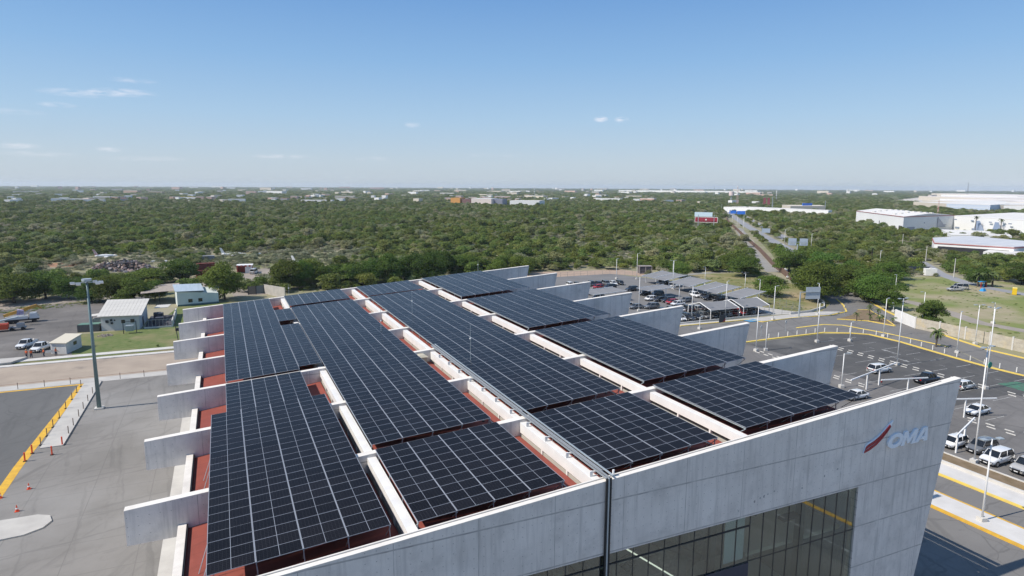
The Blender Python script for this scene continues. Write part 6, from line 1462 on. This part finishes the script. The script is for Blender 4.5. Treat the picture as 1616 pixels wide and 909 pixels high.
# trees among the warehouses on the right
wx = rng.uniform(0, 1, 900)
WA = [((590, 440), (900, 480), 45), ((560, 330), (1000, 420), 30), ((900, 480), (1100, 560), 30)]
X_, Y_ = [], []
for (a, b_, w_) in WA:
    for q in range(int(w_*1.6)):
        t = rng.uniform(); X_.append(a[0]+(b_[0]-a[0])*t+rng.normal()*w_*.5); Y_.append(a[1]+(b_[1]-a[1])*t+rng.normal()*w_*.5)
X_, Y_ = np.array(X_), np.array(Y_); bad = inpoly(X_, Y_, [(480, 330), (573, 448), (840, 525), (880, 500), (560, 260)]); X_, Y_ = X_[~bad], Y_[~bad]
scatter("industrial_park_trees", X_, Y_, rng.uniform(1.3, 2.4, len(X_)), rng.uniform(.8, 1.1, len(X_)), lib, len(firsts), 31)
# grass tufts and weeds on the near lawns and fields
tuft = crown_mesh("grass_tuft", 400, .5, .35, 60, .22, 4, foliage("weed_leaves", (.17, .24, .06), (.24, .29, .09), (.33, .31, .16), .55))
libt = bpy.data.collections.new("tuft_kinds"); o = link("grass_tuft", tuft, None, (-14, 152, 0)); tag(o, "small weed tuft at the lawn edge by the service walk", "weed"); libt.objects.link(o)
TP = []
for poly, nn_ in (([(-29, 151), (-8, 151), (-8, 203), (-12, 204), (-17, 173), (-33, 171)], 10), ([(143, 131), (150, 124.5), (172, 139), (176, 150), (186, 168), (190, 180), (160, 199), (149, 176)], 800), ([(155, 62), (155, 94), (161, 104), (178, 125), (214, 164), (250, 159), (260, 150), (260, 62)], 800), ([(-60, 215), (-20, 228), (-33, 216), (-52, 206)], 700), ([(-8, 288), (66, 288), (66, 343), (-8, 343)], 2500), ([(13, 214), (30, 262), (60, 240), (60, 214)], 1500)):
    a = np.array(poly); x = rng.uniform(a[:, 0].min(), a[:, 0].max(), nn_*2); y = rng.uniform(a[:, 1].min(), a[:, 1].max(), nn_*2); k2 = inpoly(x, y, poly); x, y = x[k2][:nn_], y[k2][:nn_]
    pz = patch(x, y, .12, 2.2); k3 = rng.uniform(-.45, .45, len(x)) < pz+.08; TP.append(np.stack([x[k3], y[k3]], 1))
TP = np.concatenate(TP); bk_ = neardist(TP[:, 0], TP[:, 1], [(192, 140), (188, 122), (183, 110), (176, 98), (176, 84), (168, 70)]) > 2.2; TP = TP[bk_]
bk_ = neardist(TP[:, 0], TP[:, 1], [(262.2, 162.1), (248.4, 145.3), (240.8, 130.3), (237.1, 117), (233, 90)]) > 3; TP = TP[bk_]
scatter("weeds_and_grass", TP[:, 0], TP[:, 1], rng.uniform(.5, 1.3, len(TP)), rng.uniform(.25, .5, len(TP)), libt, 1, 44)
# ------------------------------------------------------------------ industrial park and far town
whw = mat("warehouse_white", (.80, .80, .79), (.74, .74, .73), .02, rough=.8); whr = mat("warehouse_roof", (.72, .70, .66), (.64, .62, .59), .05, rough=.9, spec=.1)
cream = mat("cream_wall", (.60, .54, .45), rough=.9); terr = mat("terracotta_roof", (.36, .16, .10), rough=.9); redtrim = mat("red_trim", (.36, .07, .06), rough=.7)
glb = mat("blue_grey_glass", (.22, .27, .36), rough=.2, spec=.6); blu = mat("loud_blue", (.05, .27, .50), rough=.6)
def poly_building(name, poly, h, label, wall=whw, roof=whr, cat="building", rise=0.0, group=None, trim=None, skylights=0, x0=None):
    p0 = poly[0]; t_ = empty(name, (*p0, 0), label=label, cat=cat, group=group)
    L_ = [(x-p0[0], y-p0[1]) for x, y in poly]
    mb = MB(); mb.prism(L_, 0, h); mb.build("wall", wall, t_)
    if rise and len(L_) == 4:
        a, b_, c_, d_ = [Vector(q) for q in L_]; m1 = (a+b_)/2; m2 = (c_+d_)/2
        mb = MB(); z0, z1 = h+.05, h+rise
        mb.quad([(*a, z0), (*m1, z1), (*m2, z1), (*d_, z0)]); mb.quad([(*m1, z1), (*b_, z0), (*c_, z0), (*m2, z1)]); mb.quad([(*a, z0), (*b_, z0), (*m1, z1)]); mb.quad([(*c_, z0), (*d_, z0), (*m2, z1)])
        mb.quad([(*a, z0-.1), (*d_, z0-.1), (*c_, z0-.1), (*b_, z0-.1)])
    else:
        mb = MB(); mb.prism(L_, h+.02, h+.4)
    rf = mb.build("roof", roof, t_)
    if trim:
        for a, b_ in zip(L_, L_[1:]+L_[:1]):
            mb = MB(); d = (Vector(b_)-Vector(a)).normalized()*.1; nn = Vector((d.y, -d.x))
            mb.bar((a[0]+nn.x, a[1]+nn.y, h-.2), (b_[0]+nn.x, b_[1]+nn.y, h-.2), .4, .35); mb.build("roof_trim", trim, t_)
    if skylights:
        A_, B_, C_, D_ = [Vector(q) for q in L_[:4]]
        for k in range(skylights):
            u, v = ((k % 7)+.7)/7.6, ((k//7)+.6)/(skylights/7+.4); q = (A_.lerp(B_, u)).lerp(D_.lerp(C_, u), v)
            mb = MB(); z = h+(rise*(1-abs(2*u-1)) if rise else .4); mb.box(q.x-1.3, q.x+1.3, q.y-1.3, q.y+1.3, z-.3, z+.7); mb.build("roof_vent", kerb_m, t_)
    return t_
def front_bits(t_, P0, P1, bits, m_, name="window", out=.25):
    P0 = Vector(P0); P1 = Vector(P1)
    for (u0, u1, z0, z1) in bits: wall_box(t_, P0, P1, u0, u1, z0, z1, name, m_, out)
bw = poly_building("warehouse", [(491.4, 337.1), (563.8, 343.1), (640, 450), (571.5, 441.1)], 12.0, "large white warehouse with rows of roof vents, left of the glass-fronted hall", rise=2.0, trim=redtrim, skylights=14)
front_bits(bw, (0, 0), (72.4, 6), [(.68, .70, 3.5, 5.0), (.79, .85, 3.8, 4.8), (.08, .22, 0, 3.6), (.40, .41, 6, 7)], glb)
mb = MB(); mb.xz([(48, 2.5), (61, 2.5), (48, 11)], -.2, 0); o = mb.build("glass_triangle", glb, bw); o.rotation_euler = (0, 0, math.atan2(6, 72.4)); o.location = (0, -.25, 0)
front_bits(bw, (80.1, 104), (0, 0), [(.93, .99, 0, 4.6), (.55, .56, 4, 6)], mat("door_dark", (.07, .07, .08), rough=.6), "loading_door")
hall = poly_building("factory_hall", [(563.8, 343.1), (525.1, 265), (460, 150), (620, 130), (700, 370)], 11.2, "long white factory hall with slanted blue-grey glass bays", skylights=0)
d_ = Vector((525.1-563.8, 265-343.1)); Lh = 210
def hallp(u): return Vector((0, 0)).lerp(Vector((460-563.8, 150-343.1)), u)
a_h, b_h = (460-563.8, 150-343.1), (0, 0)
for i in range(9): front_bits(hall, a_h, b_h, [(.98-i*.10, .995-i*.10, 8.2, 9.0), (.96-i*.10, .985-i*.10, 1.2, 2.6)], glb)
for i, u in enumerate((.86, .76, .60, .30)):
    c_ = Vector(b_h).lerp(Vector(a_h), 1-u); dr = (Vector(a_h)-Vector(b_h)).normalized(); nn = Vector((-dr.y, dr.x)); nn = nn if nn.x < 0 else -nn
    A1, A2 = c_, c_+dr*7.0
    mb = MB(); mb.hexa([(*(A1+dr*2), .5), (*(A2+dr*4), .5), (*(A2+dr*4+nn*3.5), .5), (*(A1+dr*2+nn*3.5), .5), (*A1, 9), (*(A1+dr*3.5), 9), (*(A1+dr*3.5+nn*.4), 9), (*(A1+nn*.4), 9)]); mb.build("glass_bay", glb, hall)
c_ = Vector(b_h).lerp(Vector(a_h), .52); 
mb = MB(); e1 = c_+dr*26; mb.hexa([(*c_, 0), (*e1, 0), (*(e1+nn*2.5), 0), (*(c_+nn*2.5), 0), (*c_, 5.6), (*e1, 5.6), (*(e1+nn*2.5), 5.6), (*(c_+nn*2.5), 5.6)]); mb.build("blue_entrance", blu, hall)
mb = MB(); c1 = c_+dr*7+nn*2.4; e1 = c_+dr*19+nn*2.4; mb.hexa([(*c1, 2.2), (*e1, 2.2), (*(e1+nn*.4), 2.2), (*(c1+nn*.4), 2.2), (*c1, 4.4), (*e1, 4.4), (*(e1+nn*.4), 4.4), (*(c1+nn*.4), 4.4)]); mb.build("red_panel", adr, hall)
# low canopy roofs in front
t_ = poly_building("canopy_building", [(374.6, 238.5), (344.4, 218.0), (353.5, 185), (395, 186), (411.6, 240.1)], 5.6, "low building with a wide grey roof edged in red in front of the hall", roof=mat("grey_band_roof", (.48, .49, .51), (.60, .60, .60), .09, rough=.6, stretch=(1, 5, 1)), trim=redtrim)
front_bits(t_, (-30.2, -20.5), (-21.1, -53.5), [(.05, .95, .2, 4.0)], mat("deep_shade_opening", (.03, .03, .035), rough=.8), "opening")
poly_building("low_annex", [(430, 262), (455, 240), (500, 268), (480, 300)], 4.2, "low white annex between the trees and the big warehouse")
poly_building("loading_building", [(338, 190), (347, 168), (362, 170), (352, 195)], 3.4, "small white building under the trees at the right edge")
# long white store along the avenue and the shop behind
poly_building("long_store", [(676, 560), (690, 566), (690, 712), (650, 712)], 6.8, "very long low white store behind the left part of the right wood", trim=None)
sp_ = poly_building("superstore", [(700, 640), (752, 628), (790, 670), (738, 690)], 9.5, "cream superstore with a blue sign board on its roof", wall=cream, roof=cream)
mb = MB(); mb.box(34, 52, 10, 11, 9.6, 13.2); mb.build("blue_sign_board", MATS["sign_blue"], sp_)
poly_building("blue_striped_factory", [(1000, 560), (1120, 600), (1150, 660), (1030, 640)], 11, "pale factory with blue bands at the edge of the white industrial park", wall=mat("blue_band_wall", (.35, .47, .66), (.70, .72, .74), .25, rough=.7, stretch=(0, 0, 2)))
names_ = ["first", "second", "third", "fourth", "fifth", "sixth", "seventh", "eighth", "ninth", "tenth", "eleventh", "twelfth", "thirteenth", "fourteenth", "fifteenth", "sixteenth", "seventeenth"]
k = 0
for (cx_, cy_, L, W_, h, rz) in ((1300, 700, 330, 150, 10, -35), (1560, 830, 300, 160, 10, -35), (1500, 620, 300, 130, 10, -35), (1900, 1060, 420, 200, 11, -35), (1960, 820, 420, 180, 11, -35), (2450, 1300, 500, 240, 12, -35), (2500, 960, 500, 220, 11, -35), (1150, 540, 160, 100, 9, -35), (1260, 480, 200, 90, 10, -35), (2900, 1650, 600, 160, 12, -35), (3100, 1250, 600, 220, 12, -35), (1750, 560, 300, 140, 10, -35), (1110, 655, 190, 90, 10.5, -35), (1030, 480, 150, 80, 10, -35), (1130, 440, 180, 80, 10, -35), (1290, 590, 200, 110, 11, -35), (1400, 460, 240, 100, 10, -35)):
    c__, s__ = math.cos(R(rz+90)), math.sin(R(rz+90))
    poly = [(cx_+a*c__-b_*s__, cy_+a*s__+b_*c__) for a, b_ in ((-L/2, -W_/2), (L/2, -W_/2), (L/2, W_/2), (-L/2, W_/2))]
    poly_building("factory", poly, h, "pale flat factory roof in the white industrial park, %s" % names_[k], wall=cream if k % 3 == 0 else whw, roof=mat("pale_pinkish_roof", (.70, .63, .57), (.76, .71, .66), .01, rough=.8) if k % 2 else whr, group="pale factories of the industrial park"); k += 1
sheet("industrial_ground", [(880, 560), (1000, 515), (1600, 1150), (3200, 2050), (4200, 1500), (2000, 300), (1150, 300)], .05, mat("pale_ground", (.58, .53, .46), (.48, .45, .40), .01, rough=1))
# orange shop row in the middle distance
ob = mat("orange_wall", (.60, .30, .08), rough=.8)
def block(name, x, y, L, W_, h, rz, label, wall, roof=None, group=None, rise=0, cat="building"):
    c__, s__ = math.cos(rz), math.sin(rz)
    return poly_building(name, [(x+a*c__-b_*s__, y+a*s__+b_*c__) for a, b_ in ((0, 0), (L, 0), (L, W_), (0, W_))], h, label, wall=wall, roof=roof or whr, group=group, rise=rise, cat=cat)
block("shop", 406, 1189, 19, 30, 11.5, -.7, "orange shop building in the middle distance", ob, ob)
block("shop", 425, 1176, 17, 25, 9.5, -.7, "brown shop with a white base beside the orange one", mat("brown_shop", (.18, .10, .09), rough=.8), MATS["brown_shop"])
block("shop", 414, 1098, 38, 40, 12, -.7, "large cream-white shop right of the orange one", mat("pinkish_white", (.72, .63, .58), rough=.8), whw)
block("shop", 446, 1088, 24, 30, 11, -.7, "blue-grey shed between cream and white shops", mat("blue_grey_wall", (.23, .24, .30), rough=.7), MATS["blue_grey_wall"])
block("shop", 452, 1012, 52, 40, 10, -.7, "long low white shed at the end of the orange shop's row", whw)
# scattered houses and sheds of the far town, each on its own
wallc = [whw, cream, mat("town_grey", (.40, .39, .38), rough=.9), mat("town_terracotta", (.42, .30, .24), rough=.9), mat("town_pink", (.55, .38, .32), rough=.9)]
roofc = [whr, kerb_m, terr, mat("town_roof_grey", (.33, .33, .34), rough=.8), whr]
def far_build(az, dist, L, W_, h, label, wall, roof):
    a = R(az); block("town_house" if L < 25 else "town_shed", dist*math.sin(a), dist*math.cos(a), L, W_, h, -a-.45+rng.uniform(-.35, .35), label, wall, roof, "buildings of the distant town")
lab_ = ["small building of the distant town among the trees", "pale shed of the distant town among the trees"]
n_b = 0
for band_i, (d0, d1, n_) in enumerate(((1340, 1600, 62), (1600, 2300, 75), (2300, 4200, 80), (4200, 9000, 66))):
    for k in range(n_):
        az = rng.uniform(-14.5, 57) if band_i < 2 else rng.uniform(-14.5, 63)
        dist = rng.uniform(d0, d1)
        if az > 36 and dist < 2600 and dist*math.sin(R(az)) > 960 and band_i < 3: continue
        big = rng.uniform() < (.16 if band_i < 2 else .30); sc_ = dist/1500
        L = rng.uniform(26, 58)*sc_**.5 if big else rng.uniform(8, 15)*sc_**.5; hh = rng.uniform(6, 9) if band_i < 2 else rng.uniform(8, 13)*(1.0 if band_i < 3 else 1.7)
        wi = int(rng.choice([0, 0, 0, 1, 1, 2, 3, 4])); far_build(az, dist, L, rng.uniform(10, 30), hh, lab_[1 if L >= 25 else 0], wallc[wi], roofc[0 if big else wi]); n_b += 1
far_build(-11.2, 1500, 60, 20, 6.5, "long low white shed at the far left of the town", whw, whr)
far_build(-9.6, 1420, 42, 12, 6.5, "bright white shed second from the left of the town", whw, whr)
far_build(-3.0, 1750, 34, 10, 6, "low yellow shed at the left of the town", mat("town_yellow", (.62, .42, .05), rough=.8), MATS["town_yellow"])
far_build(6.2, 1330, 62, 14, 6, "long white roof in the left middle of the town", whw, whr)
far_build(31.5, 1500, 60, 24, 8, "white double shed right of the middle of the town", whw, whr)
far_build(33.6, 4300, 900, 60, 14, "very long bright roof near the horizon, right of the middle", whw, whr)
# masts
lat = mat("mast_red_white", (.55, .18, .14), (.70, .68, .66), .16, rough=.7, stretch=(.01, .01, 1))
def mast(x, y, h, label, w_=1.6, plat=True, m_=None, name="telecom_mast"):
    t_ = empty(name, (x, y, 0), R(20), label, "mast")
    for (a_, b_) in ((-1, -1), (1, -1), (0, 1)):
        mb = MB(); mb.tube((a_*w_, b_*w_, 0), (a_*.3, b_*.3, h), .22, .14, n=5); mb.build("leg", m_ or lat, t_)
    mb = MB()
    nb = int(h/3)
    for k in range(nb):
        s0, s1 = 1-k/nb*.8, 1-(k+1)/nb*.8
        for (p_, q_) in (((-1, -1), (1, -1)), ((1, -1), (0, 1)), ((0, 1), (-1, -1))):
            mb.bar((p_[0]*w_*s0, p_[1]*w_*s0, k*h/nb), (q_[0]*w_*s1, q_[1]*w_*s1, (k+1)*h/nb), .14, .14)
    o = mb.build("bracing", m_ or lat, t_); o['kind'] = 'stuff'
    if plat:
        for z in (h*.62, h*.8, h*.95):
            mb = MB(); mb.tube((0, 0, z), (0, 0, z+1.6), 1.7, n=10); mb.build("antenna_ring", white_steel, t_)
mast(886, 936, 37, "tall telecom mast at the far end of the avenue", 2.2)
mast(767, 736, 21, "thin mast behind the long store, left", .8, False, galv); mast(1169, 1111, 27, "water tower-like pole beyond the long store", .8, True, galv)
mast(805, 673, 16, "grey mast at the right end of the long store", .7, False, galv); mast(850, 538, 19, "red topped mast behind the big warehouse", .8, False)
mast(700, 1420, 34, "grey lattice mast right of the middle of the town", 2.0, True, galv)
mast(2630, 1560, 60, "far pylon on the right horizon", 3, False, dark_steel); mast(1640, 1850, 40, "far thin mast left of the industrial park", 2, False, galv)
t_ = empty("water_tank", (1010, 1085, 0), label="white and red round water tank above the trees", cat="water tank")
mb = MB(); mb.tube((0, 0, 0), (0, 0, 17), 1.2, n=10); mb.build("stem", galv, t_); mb = MB(); mb.tube((0, 0, 17), (0, 0, 26), 5, n=16); mb.build("tank", mat("tank_pink", (.72, .45, .42), (.75, .72, .70), .2, rough=.7), t_)
t_ = empty("red_pylon_sign", (905, 890, 0), R(-40), "pair of dark red sign towers beside the avenue's end", "sign")
for k in range(2):
    mb = MB(); mb.box(k*7, k*7+4.5, 0, 1.5, 0, 16); mb.build("sign_tower", mat("sign_maroon", (.25, .06, .07), rough=.7), t_)
for i, (x, y, h) in enumerate(((640, 705, 11), (590, 640, 11), (560, 610, 10), (535, 580, 10), (500, 540, 10))):
    lamp(x, y, h, "far lamp post on the avenue close to the blue direction sign", 1, base=False)
# ------------------------------------------------------------------ haze
mb = MB(); mb.box(-13000, 13000, -800, 13000, -1, 66)
hz = mb.build("haze", None if False else bpy.data.materials.new("haze_air")); hz['kind'] = 'stuff'
hm = hz.data.materials[0]; hm.use_nodes = True; nt = hm.node_tree
for q in list(nt.nodes): nt.nodes.remove(q)
ou = nt.nodes.new("ShaderNodeOutputMaterial"); pv = nt.nodes.new("ShaderNodeVolumePrincipled")
pv.inputs['Color'].default_value = (.80, .88, 1.0, 1); pv.inputs['Density'].default_value = 0.00008; pv.inputs['Anisotropy'].default_value = .2
nt.links.new(pv.outputs[0], ou.inputs['Volume'])
hm.volume_intersection_method if hasattr(hm, 'volume_intersection_method') else None
